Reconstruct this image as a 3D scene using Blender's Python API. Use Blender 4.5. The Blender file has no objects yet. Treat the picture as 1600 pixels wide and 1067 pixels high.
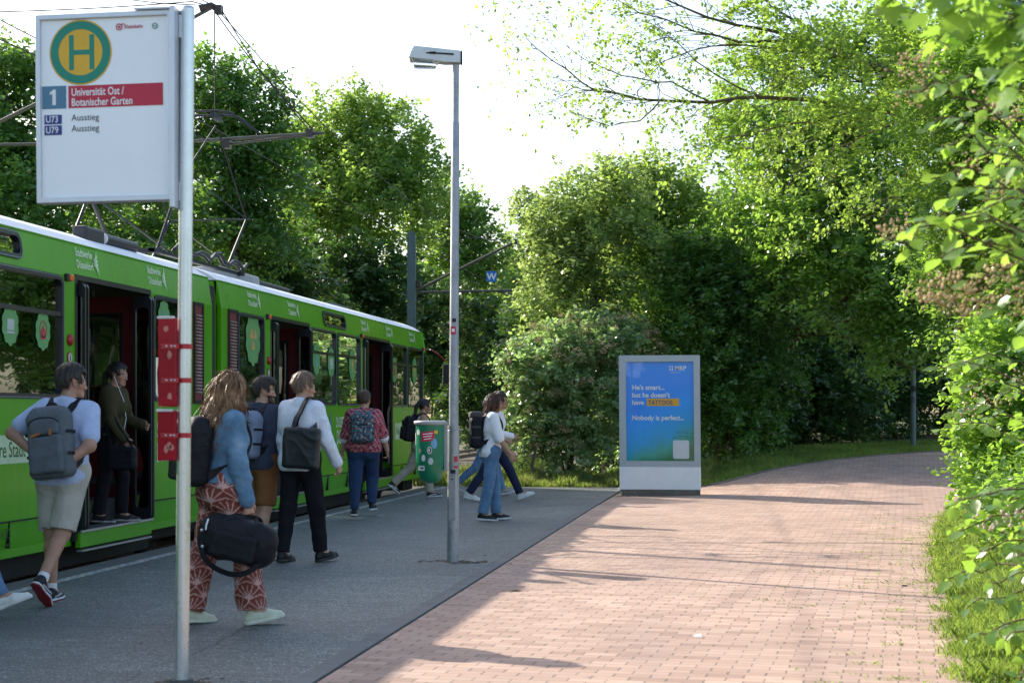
import bpy, bmesh, math, random
import numpy as np
from mathutils import Vector, Matrix

C = bpy.context.scene
COL = C.collection
R = math.radians
F = 2570.0            # focal length in photograph pixels (1600 wide)
HC = 1.4              # camera height
TH = math.atan(358 / F)   # the tram (world +Y) runs this far right of the camera axis
CT, ST = math.cos(TH), math.sin(TH)
HY = 648.0            # horizon row in the photograph

# ------------------------------------------------------------ camera
cam = bpy.data.cameras.new('camera')
cam.sensor_width = 36
cam.lens = 36 * F / 1600
cam.shift_y = (HY - 533.5) / 1600
cam.clip_end = 2000
cam.clip_start = 0.05
cam.dof.use_dof = True
cam.dof.focus_distance = 20
cam.dof.aperture_fstop = 5.0
co = bpy.data.objects.new('camera', cam)
co.location = (0, 0, HC)
co.rotation_euler = (R(90), 0, TH)
COL.objects.link(co)
C.camera = co

# ------------------------------------------------------------ sky, sun, exposure
SUN_EL = R(30.4)
SUN_X, SUN_Y = -0.854, 0.52
w = bpy.data.worlds.new('World')
C.world = w
w.use_nodes = True
nt = w.node_tree
bg = nt.nodes['Background']
sky = nt.nodes.new('ShaderNodeTexSky')
sky.sky_type = 'NISHITA'
sky.sun_disc = False
sky.sun_elevation = SUN_EL
sky.sun_rotation = math.atan2(SUN_X, SUN_Y)
sky.air_density = 1.0
sky.dust_density = 2.5
sky.ozone_density = 0.7
nt.links.new(sky.outputs[0], bg.inputs[0])
bg.inputs[1].default_value = 0.15
sl = bpy.data.lights.new('sun', 'SUN')
sl.energy = 3.9
sl.angle = R(0.53)
sl.color = (1.0, 0.92, 0.78)
so = bpy.data.objects.new('sun', sl)
sd = Vector((SUN_X * math.cos(SUN_EL), SUN_Y * math.cos(SUN_EL), math.sin(SUN_EL)))
so.rotation_euler = sd.to_track_quat('Z', 'Y').to_euler()
so.location = (-30, 20, 30)
COL.objects.link(so)
C.view_settings.view_transform = 'Standard'
C.view_settings.look = 'None'
C.view_settings.exposure = 1.18
C.view_settings.gamma = 1.0
C.render.engine = 'CYCLES'
C.cycles.max_bounces = 8
C.cycles.diffuse_bounces = 3
C.cycles.glossy_bounces = 3
C.cycles.transmission_bounces = 4
C.cycles.transparent_max_bounces = 12
C.cycles.use_denoising = True
C.cycles.sample_clamp_indirect = 6.0

# ------------------------------------------------------------ where a photograph point lies in the world
def W(px, py, Z):
    X = (px - 800) / F * Z
    return Vector((X * CT - Z * ST, X * ST + Z * CT, HC + (HY - py) / F * Z))
def G(px, py, z=0.0):
    return W(px, py, F * (HC - z) / (py - HY))
def XZ(X, Z, z=0.0):
    return Vector((X * CT - Z * ST, X * ST + Z * CT, z))
def sstep(a, b, t):
    t = np.clip((t - a) / (b - a), 0, 1)
    return t * t * (3 - 2 * t)
def rise(x, y):
    """height of the ground: the path climbs a little where it bends away on the right"""
    X = np.asarray(x) * CT + np.asarray(y) * ST
    Z = -np.asarray(x) * ST + np.asarray(y) * CT
    return np.interp(Z, [0, 26, 30, 32.5, 34.5, 37, 42, 60], [0, 0, .15, .30, .45, .60, .85, 1.3]) * sstep(2.1, 5.5, X)

# ------------------------------------------------------------ objects
BASE = {}          # object name -> world position its mesh coordinates are measured from
def link(o, parent=None):
    COL.objects.link(o)
    if parent is not None:
        o.parent = parent
    return o
def tag(o, label=None, cat=None, group=None, kind=None):
    if label: o['label'] = label
    if cat: o['category'] = cat
    if group: o['group'] = group
    if kind: o['kind'] = kind
    return o
def thing(name, label, cat, loc=(0, 0, 0), group=None):
    o = bpy.data.objects.new(name, None)
    o.empty_display_size = 0.2
    o.location = loc
    COL.objects.link(o)
    BASE[o.name] = Vector(loc)
    return tag(o, label, cat, group)
def copy_thing(o, loc, label=None, rotz=None, scale=None):
    c = o.copy(); COL.objects.link(c); c.location = loc
    if rotz is not None: c.rotation_euler.z = rotz
    if scale is not None: c.scale = (scale, scale, scale)
    if label: c['label'] = label
    for ch in list(o.children):
        d = ch.copy(); COL.objects.link(d); d.parent = c
        for g in list(ch.children):
            e = g.copy(); COL.objects.link(e); e.parent = d
    return c
def np_mesh(name, V, loops, starts, mats, tint=None, smooth=False, uv=None, mi=None, tintname='tint'):
    me = bpy.data.meshes.new(name)
    V = np.ascontiguousarray(V, dtype=np.float32)
    loops = np.ascontiguousarray(loops, dtype=np.int32).ravel()
    starts = np.ascontiguousarray(starts, dtype=np.int32)
    me.vertices.add(len(V)); me.vertices.foreach_set('co', V.ravel())
    me.loops.add(len(loops)); me.loops.foreach_set('vertex_index', loops)
    me.polygons.add(len(starts)); me.polygons.foreach_set('loop_start', starts)
    if mi is not None: me.polygons.foreach_set('material_index', np.ascontiguousarray(mi, dtype=np.int32))
    if smooth: me.polygons.foreach_set('use_smooth', np.ones(len(starts), dtype=bool))
    if tint is not None:
        a = me.attributes.new(tintname, 'FLOAT', 'FACE'); a.data.foreach_set('value', np.ascontiguousarray(tint, dtype=np.float32))
    me.update(calc_edges=True)
    for m in (mats if isinstance(mats, (list, tuple)) else [mats]): me.materials.append(m)
    return me
def mesh_obj(name, me, parent=None, base=None):
    o = bpy.data.objects.new(name, me)
    link(o, parent)
    return o

class MB:
    """collects shapes, all in world coordinates, into ONE mesh"""
    def __init__(s): s.v = []; s.f = []; s.m = []; s.sm = []
    def add(s, vs, fs, mi=0, smooth=False):
        n = len(s.v)
        s.v += [Vector(v) for v in vs]
        for f in fs:
            s.f.append([i + n for i in f]); s.m.append(mi); s.sm.append(smooth)
    def box(s, a, b, mi=0, M=None):
        x0, y0, z0 = a; x1, y1, z1 = b
        vs = [Vector(p) for p in ((x0,y0,z0),(x1,y0,z0),(x1,y1,z0),(x0,y1,z0),(x0,y0,z1),(x1,y0,z1),(x1,y1,z1),(x0,y1,z1))]
        if M is not None: vs = [M @ p for p in vs]
        s.add(vs, [(0,3,2,1),(4,5,6,7),(0,1,5,4),(1,2,6,5),(2,3,7,6),(3,0,4,7)], mi)
    def quad(s, a, b, c, d, mi=0): s.add([a, b, c, d], [(0, 1, 2, 3)], mi)
    def tube(s, pts, r, n=8, mi=0, cap=True, smooth=True):
        pts = [Vector(p) for p in pts]
        rs = r if isinstance(r, (list, tuple)) else [r] * len(pts)
        up = None; rings = []
        for i, p in enumerate(pts):
            t = (pts[min(i + 1, len(pts) - 1)] - pts[max(i - 1, 0)])
            t = t.normalized() if t.length > 1e-9 else Vector((0, 0, 1))
            if up is None:
                up = Vector((0, 0, 1)) if abs(t.z) < .9 else Vector((1, 0, 0))
            e1 = (up - t * up.dot(t)).normalized(); e2 = t.cross(e1); up = e1
            rings.append([p + (e1 * math.cos(k * 2 * math.pi / n) + e2 * math.sin(k * 2 * math.pi / n)) * rs[i] for k in range(n)])
        vs = [v for rg in rings for v in rg]
        fs = [(i*n+k, i*n+(k+1)%n, (i+1)*n+(k+1)%n, (i+1)*n+k) for i in range(len(pts)-1) for k in range(n)]
        s.add(vs, fs, mi, smooth)
        if cap:
            s.add(rings[0], [tuple(range(n))[::-1]], mi); s.add(rings[-1], [tuple(range(n))], mi)
    def lathe(s, prof, c=(0, 0, 0), n=32, mi=0, M=None, smooth=True):
        c = Vector(c); vs = []
        for r, z in prof:
            for k in range(n):
                a = 2 * math.pi * k / n
                p = Vector((r * math.cos(a), r * math.sin(a), z))
                vs.append((M @ p if M is not None else p) + c)
        m = len(prof)
        s.add(vs, [(i*n+k, i*n+(k+1)%n, (i+1)*n+(k+1)%n, (i+1)*n+k) for i in range(m-1) for k in range(n)], mi, smooth)
        s.add(vs[:n], [tuple(range(n))[::-1]], mi); s.add(vs[-n:], [tuple(range(n))], mi)
    def prism(s, poly, d, mi=0, mi_side=None):
        """planar polygon (3D points) pushed along d"""
        n = len(poly); poly = [Vector(p) for p in poly]; d = Vector(d)
        s.add(poly + [p + d for p in poly], [tuple(range(n))[::-1], tuple(range(n, 2 * n))], mi)
        k0 = len(s.v) - 2 * n
        for i in range(n):
            s.f.append([k0 + i, k0 + (i+1) % n, k0 + n + (i+1) % n, k0 + n + i]); s.m.append(mi if mi_side is None else mi_side); s.sm.append(False)
    def ring(s, outer, inner, d, mi=0):
        n = len(outer); d = Vector(d)
        o0 = [Vector(p) for p in outer]; i0 = [Vector(p) for p in inner]
        vs = o0 + i0 + [p + d for p in o0] + [p + d for p in i0]
        fs = []
        for k in range(n):
            j = (k + 1) % n
            fs += [(k, j, n + j, n + k), (2*n+k, 3*n+k, 3*n+j, 2*n+j), (k, 2*n+k, 2*n+j, j), (n+k, n+j, 3*n+j, 3*n+k)]
        s.add(vs, fs, mi)
    def build(s, name, mats, parent=None, bevel=0, label=None, cat=None, group=None, kind=None, fix=True, at=None, solid=0):
        if at is not None: base = Vector(at)
        elif parent is not None: base = BASE[parent.name]
        else:
            xs = [v.x for v in s.v]; ys = [v.y for v in s.v]; zs = [v.z for v in s.v]
            base = Vector(((min(xs)+max(xs))/2, (min(ys)+max(ys))/2, min(zs)))
        me = bpy.data.meshes.new(name)
        me.from_pydata([tuple(v - base) for v in s.v], [], s.f)
        for m in (mats if isinstance(mats, (list, tuple)) else [mats]): me.materials.append(m)
        me.polygons.foreach_set('material_index', s.m)
        me.polygons.foreach_set('use_smooth', s.sm)
        if fix:
            bm = bmesh.new(); bm.from_mesh(me)
            bmesh.ops.recalc_face_normals(bm, faces=bm.faces)
            bm.to_mesh(me); bm.free()
        o = bpy.data.objects.new(name, me)
        link(o, parent)
        BASE[o.name] = base
        if parent is None: o.location = base
        if solid:
            m = o.modifiers.new('solid', 'SOLIDIFY'); m.thickness = solid; m.offset = -1
        if bevel:
            m = o.modifiers.new('bevel', 'BEVEL'); m.width = bevel; m.segments = 2; m.limit_method = 'ANGLE'; m.angle_limit = R(40)
        return tag(o, label, cat, group, kind)

def rrect(w, h, r, n=5):
    """rounded rectangle outline, 2-D, centred"""
    out = []
    for cx, cy, a0 in ((w/2-r, h/2-r, 0), (-w/2+r, h/2-r, 90), (-w/2+r, -h/2+r, 180), (w/2-r, -h/2+r, 270)):
        for k in range(n + 1):
            a = R(a0 + 90 * k / n); out.append((cx + r * math.cos(a), cy + r * math.sin(a)))
    return out
class Plane:
    """a local 2-D frame on a flat face: u to the right, v up, n out of it"""
    def __init__(s, o, u, v):
        s.o = Vector(o); s.u = Vector(u).normalized(); s.v = Vector(v).normalized(); s.n = s.u.cross(s.v)
    def p(s, u, v, n=0): return s.o + s.u * u + s.v * v + s.n * n
    def poly(s, pts, n=0): return [s.p(a, b, n) for a, b in pts]
FONTCACHE = {}
def text(mb, pl, u, v, body, size, n=0.002, mi=0, bold=0.0, sx=1.0, align='LEFT', shear=0.0):
    """lettering as flat mesh, laid on plane pl with its baseline start at (u, v); size = cap height in metres"""
    key = (body, bold, align, shear)
    if key not in FONTCACHE:
        cu = bpy.data.curves.new('t', 'FONT'); cu.body = body; cu.size = 1.0; cu.offset = bold; cu.align_x = align
        cu.shear = shear; cu.resolution_u = 3
        ob = bpy.data.objects.new('t', cu); COL.objects.link(ob)
        dg = bpy.context.evaluated_depsgraph_get(); dg.update()
        me = bpy.data.meshes.new_from_object(ob.evaluated_get(dg))
        FONTCACHE[key] = ([v_.co.copy() for v_ in me.vertices], [tuple(p.vertices) for p in me.polygons])
        bpy.data.objects.remove(ob); bpy.data.meshes.remove(me); bpy.data.curves.remove(cu)
    vs, fs = FONTCACHE[key]
    k = size / 0.70
    mb.add([pl.p(u + q.x * k * sx, v + q.y * k, n) for q in vs], fs, mi)
def disc(cx, cy, r, n=28): return [(cx + r * math.cos(2*math.pi*k/n), cy + r * math.sin(2*math.pi*k/n)) for k in range(n)]

# ------------------------------------------------------------ materials
MATS = {}
class NB:
    def __init__(s, name):
        s.m = bpy.data.materials.new(name); s.m.use_nodes = True
        s.nt = s.m.node_tree; s.nt.nodes.clear()
        s.out = s.n('OutputMaterial')
    def n(s, t, **kw):
        nd = s.nt.nodes.new('ShaderNode' + t)
        for k, v in kw.items():
            if k.startswith('i_'):
                key = k[2:]
                key = int(key) if key.isdigit() else key.replace('_', ' ')
                if hasattr(v, 'is_output') or isinstance(v, bpy.types.NodeSocket): s.nt.links.new(v, nd.inputs[key])
                else: nd.inputs[key].default_value = v
            else: setattr(nd, k, v)
        return nd
    def math(s, op, a, b=0.0, c=0.0, clamp=False):
        nd = s.n('Math', operation=op, use_clamp=clamp)
        for i, x in enumerate((a, b, c)):
            if isinstance(x, bpy.types.NodeSocket): s.nt.links.new(x, nd.inputs[i])
            else: nd.inputs[i].default_value = x
        return nd.outputs[0]
    def mix(s, f, a, b, blend='MIX'):
        nd = s.n('MixRGB', blend_type=blend)
        for i, x in enumerate((f, a, b)):
            if isinstance(x, bpy.types.NodeSocket): s.nt.links.new(x, nd.inputs[i])
            else: nd.inputs[i].default_value = x if i == 0 else (tuple(x) + (1,))[:4]
        return nd.outputs[0]
    def ramp(s, f, stops):
        nd = s.n('ValToRGB'); e = nd.color_ramp.elements
        while len(e) < len(stops): e.new(0.5)
        for k, (p, c) in enumerate(stops):
            e[k].position = p; e[k].color = (tuple(c) + (1,))[:4] if not isinstance(c, (int, float)) else (c, c, c, 1)
        s.nt.links.new(f, nd.inputs[0]); return nd.outputs[0]
    def obj(s): return s.n('TexCoord').outputs['Object']
    def noise(s, vec, scale, detail=4, rough=.55):
        return s.n('TexNoise', i_Vector=vec, i_Scale=scale, i_Detail=detail, i_Roughness=rough).outputs[0]
    def princ(s, col, rough=.5, metal=0.0, bump=None, bs=.2, bd=.01, **kw):
        p = s.n('BsdfPrincipled')
        for key, x in (('Base Color', col), ('Roughness', rough), ('Metallic', metal)):
            if isinstance(x, bpy.types.NodeSocket): s.nt.links.new(x, p.inputs[key])
            else: p.inputs[key].default_value = (tuple(x) + (1,))[:4] if key == 'Base Color' else x
        for k, x in kw.items():
            key = k.replace('_', ' ')
            if isinstance(x, bpy.types.NodeSocket): s.nt.links.new(x, p.inputs[key])
            else: p.inputs[key].default_value = x
        if bump is not None:
            b = s.n('Bump', i_Strength=bs, i_Distance=bd, i_Height=bump)
            s.nt.links.new(b.outputs[0], p.inputs['Normal'])
        return p
    def done(s, shader):
        s.nt.links.new(shader.outputs[0], s.out.inputs[0]); return s.m
def mat(name, col, rough=.5, metal=0.0, var=.15, scale=6.0, bump=0.0, bscale=60.0, bd=.004, **kw):
    """plain finish with uneven tone and roughness"""
    if name in MATS: return MATS[name]
    b = NB(name); v = b.obj()
    n1 = b.noise(v, scale, 5); n2 = b.noise(v, scale * 7, 3)
    f = b.math('MULTIPLY_ADD', n1, .7, b.math('MULTIPLY', n2, .3))
    lo = tuple(max(0, c * (1 - var * 1.6)) for c in col); hi = tuple(min(1, c * (1 + var * 1.6)) for c in col)
    c = b.ramp(f, [(.25, lo), (.75, hi)])
    r = b.math('MULTIPLY_ADD', n2, .2, rough - .1, clamp=True)
    bm = b.noise(v, bscale, 3) if bump else None
    MATS[name] = b.done(b.princ(c, r, metal, bm, bump, bd, **kw))
    return MATS[name]
def cloth(name, col, weave=900.0, var=.12, rough=.9, fold=.35):
    if name in MATS: return MATS[name]
    b = NB(name); v = b.obj()
    n1 = b.noise(v, 9, 4); n2 = b.noise(v, weave / 6, 2)
    f = b.math('MULTIPLY_ADD', n1, .6, b.math('MULTIPLY', n2, .4))
    c = b.ramp(f, [(.3, tuple(x * (1 - var * 1.5) for x in col)), (.7, tuple(min(1, x * (1 + var * 1.5)) for x in col))])
    mp = b.n('Mapping', i_Vector=v, i_Scale=(14, 14, 9)).outputs[0]
    h = b.math('ADD', b.noise(mp, 1.0, 3, .5), b.math('MULTIPLY', n2, .05))
    p = b.princ(c, rough, 0, h, fold, .03)
    p.inputs['Specular IOR Level'].default_value = .18 if max(col) < .05 else .3
    MATS[name] = b.done(p)
    return MATS[name]
def attr_mat(name, attr='col', rough=.85, bump=.25, bs=14.0, bd=.02, spec=.3, sss=0.0):
    """colour woven or grown into the surface, kept per vertex"""
    if name in MATS: return MATS[name]
    b = NB(name); v = b.obj()
    c = b.n('Attribute', attribute_name=attr).outputs[0]
    n1 = b.noise(v, 30, 4)
    c = b.mix(1.0, c, b.ramp(n1, [(.3, (.86, .86, .86)), (.7, (1, 1, 1))]), 'MULTIPLY')
    p = b.princ(c, rough, 0, b.noise(v, bs, 3), bump, bd)
    p.inputs['Specular IOR Level'].default_value = spec
    if sss:
        p.inputs['Subsurface Weight'].default_value = sss; p.inputs['Subsurface Scale'].default_value = .01
    MATS[name] = b.done(p)
    return MATS[name]
def leaf_mat(name, dark, light, trans, rough=.42, tw=.42, spec=.4):
    if name in MATS: return MATS[name]
    b = NB(name)
    t = b.n('Attribute', attribute_name='tint').outputs['Fac']
    c = b.ramp(t, [(0, dark), (1, light)])
    tc = b.ramp(t, [(0, tuple(x * .7 for x in trans)), (1, trans)])
    p = b.princ(c, rough); p.inputs['Specular IOR Level'].default_value = spec
    tr = b.n('BsdfTranslucent'); b.nt.links.new(tc, tr.inputs[0])
    mx = b.n('MixShader', i_0=tw); b.nt.links.new(p.outputs[0], mx.inputs[1]); b.nt.links.new(tr.outputs[0], mx.inputs[2])
    MATS[name] = b.done(mx)
    return MATS[name]
# ============================================================ THE GROUND
XT = -6.24            # the tram's platform side
XCN = -7.57           # middle of its track
XE = -6.05            # platform edge
def bricks_mat():
    b = NB('clay_pavers'); v = b.obj()
    mp = b.n('Mapping', i_Vector=v, i_Rotation=(0, 0, R(5.5))).outputs[0]
    wob = b.n('TexNoise', i_Vector=mp, i_Scale=1.3, i_Detail=2).outputs[1]
    mp2 = b.n('VectorMath', operation='MULTIPLY_ADD'); b.nt.links.new(wob, mp2.inputs[0]); mp2.inputs[1].default_value = (.03, .03, 0); b.nt.links.new(mp, mp2.inputs[2])
    sp = b.n('SeparateXYZ', i_Vector=mp2.outputs[0])
    y = b.math('DIVIDE', sp.outputs[1], .105)
    row = b.math('FLOOR', y)
    odd = b.math('MULTIPLY', b.math('MODULO', b.math('ABSOLUTE', row), 2), .5)
    jit = b.n('TexWhiteNoise', noise_dimensions='1D', i_W=row).outputs[0]
    x = b.math('ADD', b.math('ADD', b.math('DIVIDE', sp.outputs[0], .2), odd), b.math('MULTIPLY', jit, .12))
    colm = b.math('FLOOR', x)
    fx = b.math('ABSOLUTE', b.math('SUBTRACT', b.math('SUBTRACT', x, colm), .5))
    fy = b.math('ABSOLUTE', b.math('SUBTRACT', b.math('SUBTRACT', y, row), .5))
    id3 = b.n('CombineXYZ', i_X=colm, i_Y=row)
    rnd = b.n('TexWhiteNoise', noise_dimensions='3D', i_Vector=id3.outputs[0])
    # head joints vary in width, bed joints are thin
    jx = b.math('GREATER_THAN', fx, b.math('MULTIPLY_ADD', rnd.outputs[1] if False else rnd.outputs[0], .034, .455))
    jy = b.math('GREATER_THAN', fy, b.math('MULTIPLY_ADD', b.noise(mp, 3, 2), .05, .425))
    jnt = b.math('MAXIMUM', jx, b.math('MULTIPLY', jy, .55))
    big = b.noise(v, .55, 5)
    base = b.ramp(rnd.outputs[0], [(0, (.31, .200, .155)), (.35, (.40, .268, .210)), (.7, (.45, .310, .244)), (1, (.50, .358, .286))])
    base = b.mix(b.math('MULTIPLY', b.noise(v, 90, 3), .35), base, (.30, .225, .20))
    base = b.mix(1.0, base, b.ramp(big, [(.3, (.76, .74, .72)), (.7, (1.08, 1.06, 1.03))]), 'MULTIPLY')
    sp_ = b.n('TexVoronoi', i_Vector=v, i_Scale=1.7)
    odd_ = b.ramp(rnd.outputs[0], [(.955, 0), (.975, 1)])
    base = b.mix(b.math('MULTIPLY', odd_, .45), base, (.27, .18, .15))
    base = b.mix(b.math('MULTIPLY', b.ramp(sp_.outputs['Distance'], [(.03, 1), (.07, 0)]), .5), base, (.16, .125, .11))
    # sun-bleached smear and worn traffic lanes
    st = b.noise(b.n('Mapping', i_Vector=v, i_Scale=(2.2, .25, 1)).outputs[0], 1.0, 4)
    base = b.mix(b.math('MULTIPLY', b.ramp(st, [(.52, 0), (.72, 1)]), .35), base, (.29, .225, .20))
    # moss in the joints towards the verge
    edge = b.math('SUBTRACT', sp.outputs[0], b.math('MULTIPLY_ADD', sp.outputs[1], .14, -.75))
    mossf = b.math('MULTIPLY', b.ramp(edge, [(0, 0), (.9, 1)]), b.ramp(b.noise(v, 7, 4), [(.45, 0), (.6, 1)]))
    jc = b.mix(mossf, b.mix(b.noise(v, 25, 2), (.10, .075, .062), (.21, .155, .125)), (.13, .17, .035))
    col = b.mix(jnt, base, jc)
    h = b.math('MULTIPLY_ADD', jnt, -1.0, b.math('ADD', b.math('MULTIPLY', rnd.outputs[0], .35), b.math('MULTIPLY', b.noise(v, 160, 2), .25)))
    return b.done(b.princ(col, b.math('MULTIPLY_ADD', b.noise(v, 30, 2), .25, .7), 0, h, .55, .004))
def asphalt_mat():
    b = NB('worn_asphalt'); v = b.obj()
    vo = b.n('TexVoronoi', i_Vector=v, i_Scale=105.0)
    ch = b.n('SeparateColor', i_Color=vo.outputs['Color']).outputs[0]
    agg = b.ramp(ch, [(0, (.056, .066, .065)), (.55, (.106, .122, .120)), (.88, (.178, .20, .195)), (1, (.36, .385, .375))])
    # drag marks run across the platform
    dr = b.noise(b.n('Mapping', i_Vector=v, i_Scale=(2.5, 26, 1), i_Rotation=(0, 0, R(4))).outputs[0], 1.0, 4)
    big = b.noise(v, .8, 6)
    c = b.mix(1.0, agg, b.ramp(big, [(.3, (.68, .69, .70)), (.7, (1.24, 1.22, 1.19))]), 'MULTIPLY')
    c = b.mix(1.0, c, b.ramp(dr, [(.3, (.72, .72, .72)), (.7, (1.24, 1.24, 1.24))]), 'MULTIPLY')
    # hairline cracks and older repairs
    wv_ = b.n('TexNoise', i_Vector=v, i_Scale=1.2, i_Detail=4).outputs[1]
    vv_ = b.n('VectorMath', operation='MULTIPLY_ADD'); b.nt.links.new(wv_, vv_.inputs[0]); vv_.inputs[1].default_value = (.5, .5, 0); b.nt.links.new(v, vv_.inputs[2])
    ck = b.n('TexVoronoi', feature='DISTANCE_TO_EDGE', i_Vector=vv_.outputs[0], i_Scale=.30)
    c = b.mix(b.math('MULTIPLY', b.ramp(ck.outputs['Distance'], [(.0015, 1), (.004, 0)]), b.ramp(b.noise(v, .7, 2), [(.45, 0), (.6, .85)])), c, (.028, .03, .03))
    pt_ = b.n('SeparateColor', i_Color=b.n('TexVoronoi', distance='CHEBYCHEV', i_Vector=v, i_Scale=.42).outputs['Color']).outputs[0]
    c = b.mix(1.0, c, b.ramp(pt_, [(0, (.84, .84, .85)), (.75, (1, 1, 1)), (1, (1.16, 1.15, 1.13))]), 'MULTIPLY')
    sn_ = b.ramp(b.noise(v, 2.6, 5, .65), [(.60, 0), (.72, 1)])
    c = b.mix(b.math('MULTIPLY', sn_, .35), c, (.055, .055, .052))
    # chewing gum and dropped specks
    gum = b.n('TexVoronoi', i_Vector=v, i_Scale=2.3)
    g = b.ramp(gum.outputs['Distance'], [(.028, 1), (.04, 0)])
    c = b.mix(b.math('MULTIPLY', g, .7), c, (.24, .24, .23))
    h = b.math('ADD', vo.outputs['Distance'], b.math('MULTIPLY', dr, .6))
    return b.done(b.princ(c, b.math('MULTIPLY_ADD', big, .3, .55), 0, h, .5, .004))
def soil_mat():
    b = NB('grass_soil'); v = b.obj()
    n1 = b.noise(v, 1.4, 6); n2 = b.noise(v, 14, 4)
    c = b.ramp(n1, [(.3, (.045, .036, .022)), (.5, (.055, .075, .02)), (.75, (.08, .11, .025))])
    c = b.mix(b.math('MULTIPLY', n2, .5), c, (.10, .08, .05))
    return b.done(b.princ(c, .95, 0, n2, .8, .03))
def gravel_mat():
    b = NB('track_ballast'); v = b.obj()
    vo = b.n('TexVoronoi', i_Vector=v, i_Scale=22.0)
    ch = b.n('SeparateColor', i_Color=vo.outputs['Color']).outputs[0]
    c = b.ramp(ch, [(0, (.05, .042, .036)), (1, (.15, .13, .11))])
    return b.done(b.princ(c, .95, 0, vo.outputs['Distance'], 1.0, .03))
M_soil, M_brick, M_asph, M_grav = soil_mat(), bricks_mat(), asphalt_mat(), gravel_mat()
M_kerb = mat('kerb_concrete', (.125, .128, .13), .85, var=.2, scale=4, bump=.4, bscale=120)
M_edge = mat('edge_slab_concrete', (.10, .10, .098), .9, var=.25, scale=3, bump=.4, bscale=90)
def line_mat():
    b = NB('worn_line_paint'); v = b.obj()
    f = b.ramp(b.noise(v, 16, 6, .7), [(.42, 0), (.56, 1)])
    return b.done(b.princ(b.mix(f, (.13, .13, .13), (.50, .50, .48)), .8))
M_line = line_mat()

def grid_sheet(name, P, mats, label=None):
    """P: (n, m, 3) points"""
    n, m = P.shape[:2]
    idx = np.arange(n * m).reshape(n, m)
    q = np.stack([idx[:-1, :-1], idx[:-1, 1:], idx[1:, 1:], idx[1:, :-1]], -1).reshape(-1, 4)
    me = np_mesh(name, P.reshape(-1, 3), q, np.arange(len(q)) * 4, mats, smooth=True)
    o = mesh_obj(name, me); o['kind'] = 'structure'
    return o
gx = np.concatenate([[-700, -300, -120, -60, -40, -25], np.arange(-16, -6, 1.0), [XE - .06, XE - .05], np.arange(-5.5, 26, .5), [32, 45, 70, 130, 300, 700]])
gy = np.concatenate([[-300, -60, -20, -5], np.arange(0, 75, .6), [85, 100, 140, 250, 500, 900]])
GX, GY = np.meshgrid(gx, gy)
_r = np.random.default_rng(5)
GZ = rise(GX, GY) - .014 + _r.normal(0, .006, GX.shape) * (GX > 5)
GZ[(GX < XE - .055) & (GY > -20) & (GY < 34)] = -.36
GZ = np.where((GX < XE - .055) & (GY >= 34), -.30, GZ)
GZ = np.where((GX > XE - .055) & (GX < 4.6), np.minimum(GZ, rise(GX, GY) - .014), GZ)
grid_sheet('ground', np.stack([GX, GY, GZ], -1), M_soil)

# track bed
tb = MB(); tb.box((-13.6, -2, -.358), (XE - .07, 90, -.285)); tb.build('track_bed', M_grav, kind='structure')
# path of clay pavers
PL = [(-2.2, -60), (-2.2, 4), (-2.2, 10), (-2.2, 18), (-2.2, 25.5), (-2.15, 29.3), (-.75, 30.4)] + [tuple(XZ(a, b)[:2]) for a, b in ((5.06, 32.5), (6.7, 34.5), (8.4, 36), (10.1, 37), (14, 38.5), (22, 39))]
PR = [(.2, -60), (.95, 4), (1.22, 9.4), (2.05, 18), (3.0, 24.6), (3.3, 26.2), (3.8, 27.4)] + [tuple(XZ(a, b)[:2]) for a, b in ((8.4, 28.3), (9.4, 29.5), (10.6, 30.4), (12, 31), (15, 32), (22, 32.4))]
def dens(pl, k):
    t = np.arange(len(pl)); tt = np.linspace(0, len(pl) - 1, k); a = np.array(pl)
    return np.stack([np.interp(tt, t, a[:, 0]), np.interp(tt, t, a[:, 1])], -1)
def smooth(a, n):
    for _ in range(n): a[1:-1] = (a[:-2] + 2 * a[1:-1] + a[2:]) / 4
    return a
dl, dr = dens(PL, 160), dens(PR, 160)
dr[55:] = smooth(dr[55:].copy(), 25)
dl[75:] = smooth(dl[75:].copy(), 20)
s_ = np.linspace(0, 1, 22)[None, :, None]
PP = dl[:, None] * (1 - s_) + dr[:, None] * s_
PP = np.concatenate([PP, rise(PP[..., 0], PP[..., 1])[..., None]], -1)
grid_sheet('path', PP, M_brick)
# low kerb where the path bends away
kb = MB()
for i in range(82, 158):
    a, b_ = Vector((*dl[i], float(rise(*dl[i])))), Vector((*dl[i + 1], float(rise(*dl[i + 1]))))
    d = (b_ - a); nrm = Vector((-d.y, d.x, 0)).normalized() * .08
    up = Vector((0, 0, .022)); dn = Vector((0, 0, -.08))
    kb.add([a + dn, a + nrm + dn, a + nrm + up, a + up, b_ + dn, b_ + nrm + dn, b_ + nrm + up, b_ + up], [(0,1,2,3), (7,6,5,4), (0,3,7,4), (3,2,6,7), (2,1,5,6)])
kb.build('path_kerb', mat('path_kerb_stone', (.15, .125, .105), .9, var=.25, scale=3, bump=.3), kind='structure')
pf = MB(); pf.box((-5.775, -60, -.3), (-2.345, 31.7, 0)); pf.build('platform', M_asph, kind='structure')
pk = MB()
for k in range(31): pk.box((-2.342, 1 + k, -.2), (-2.218, 1.995 + k, .006))
pk.build('platform_kerb', M_kerb, kind='structure', bevel=.006)
pe = MB()
for k in range(31): pe.box((XE, 1 + k, -.32), (-5.778, 1.993 + k, -.002))
pe.build('platform_edge', M_edge, kind='structure', bevel=.008)
ln = MB(); ln.quad((-5.74, 1, .004), (-5.63, 1, .004), (-5.63, 31.5, .004), (-5.74, 31.5, .004)); ln.build('platform_line', M_line, kind='structure')
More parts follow.
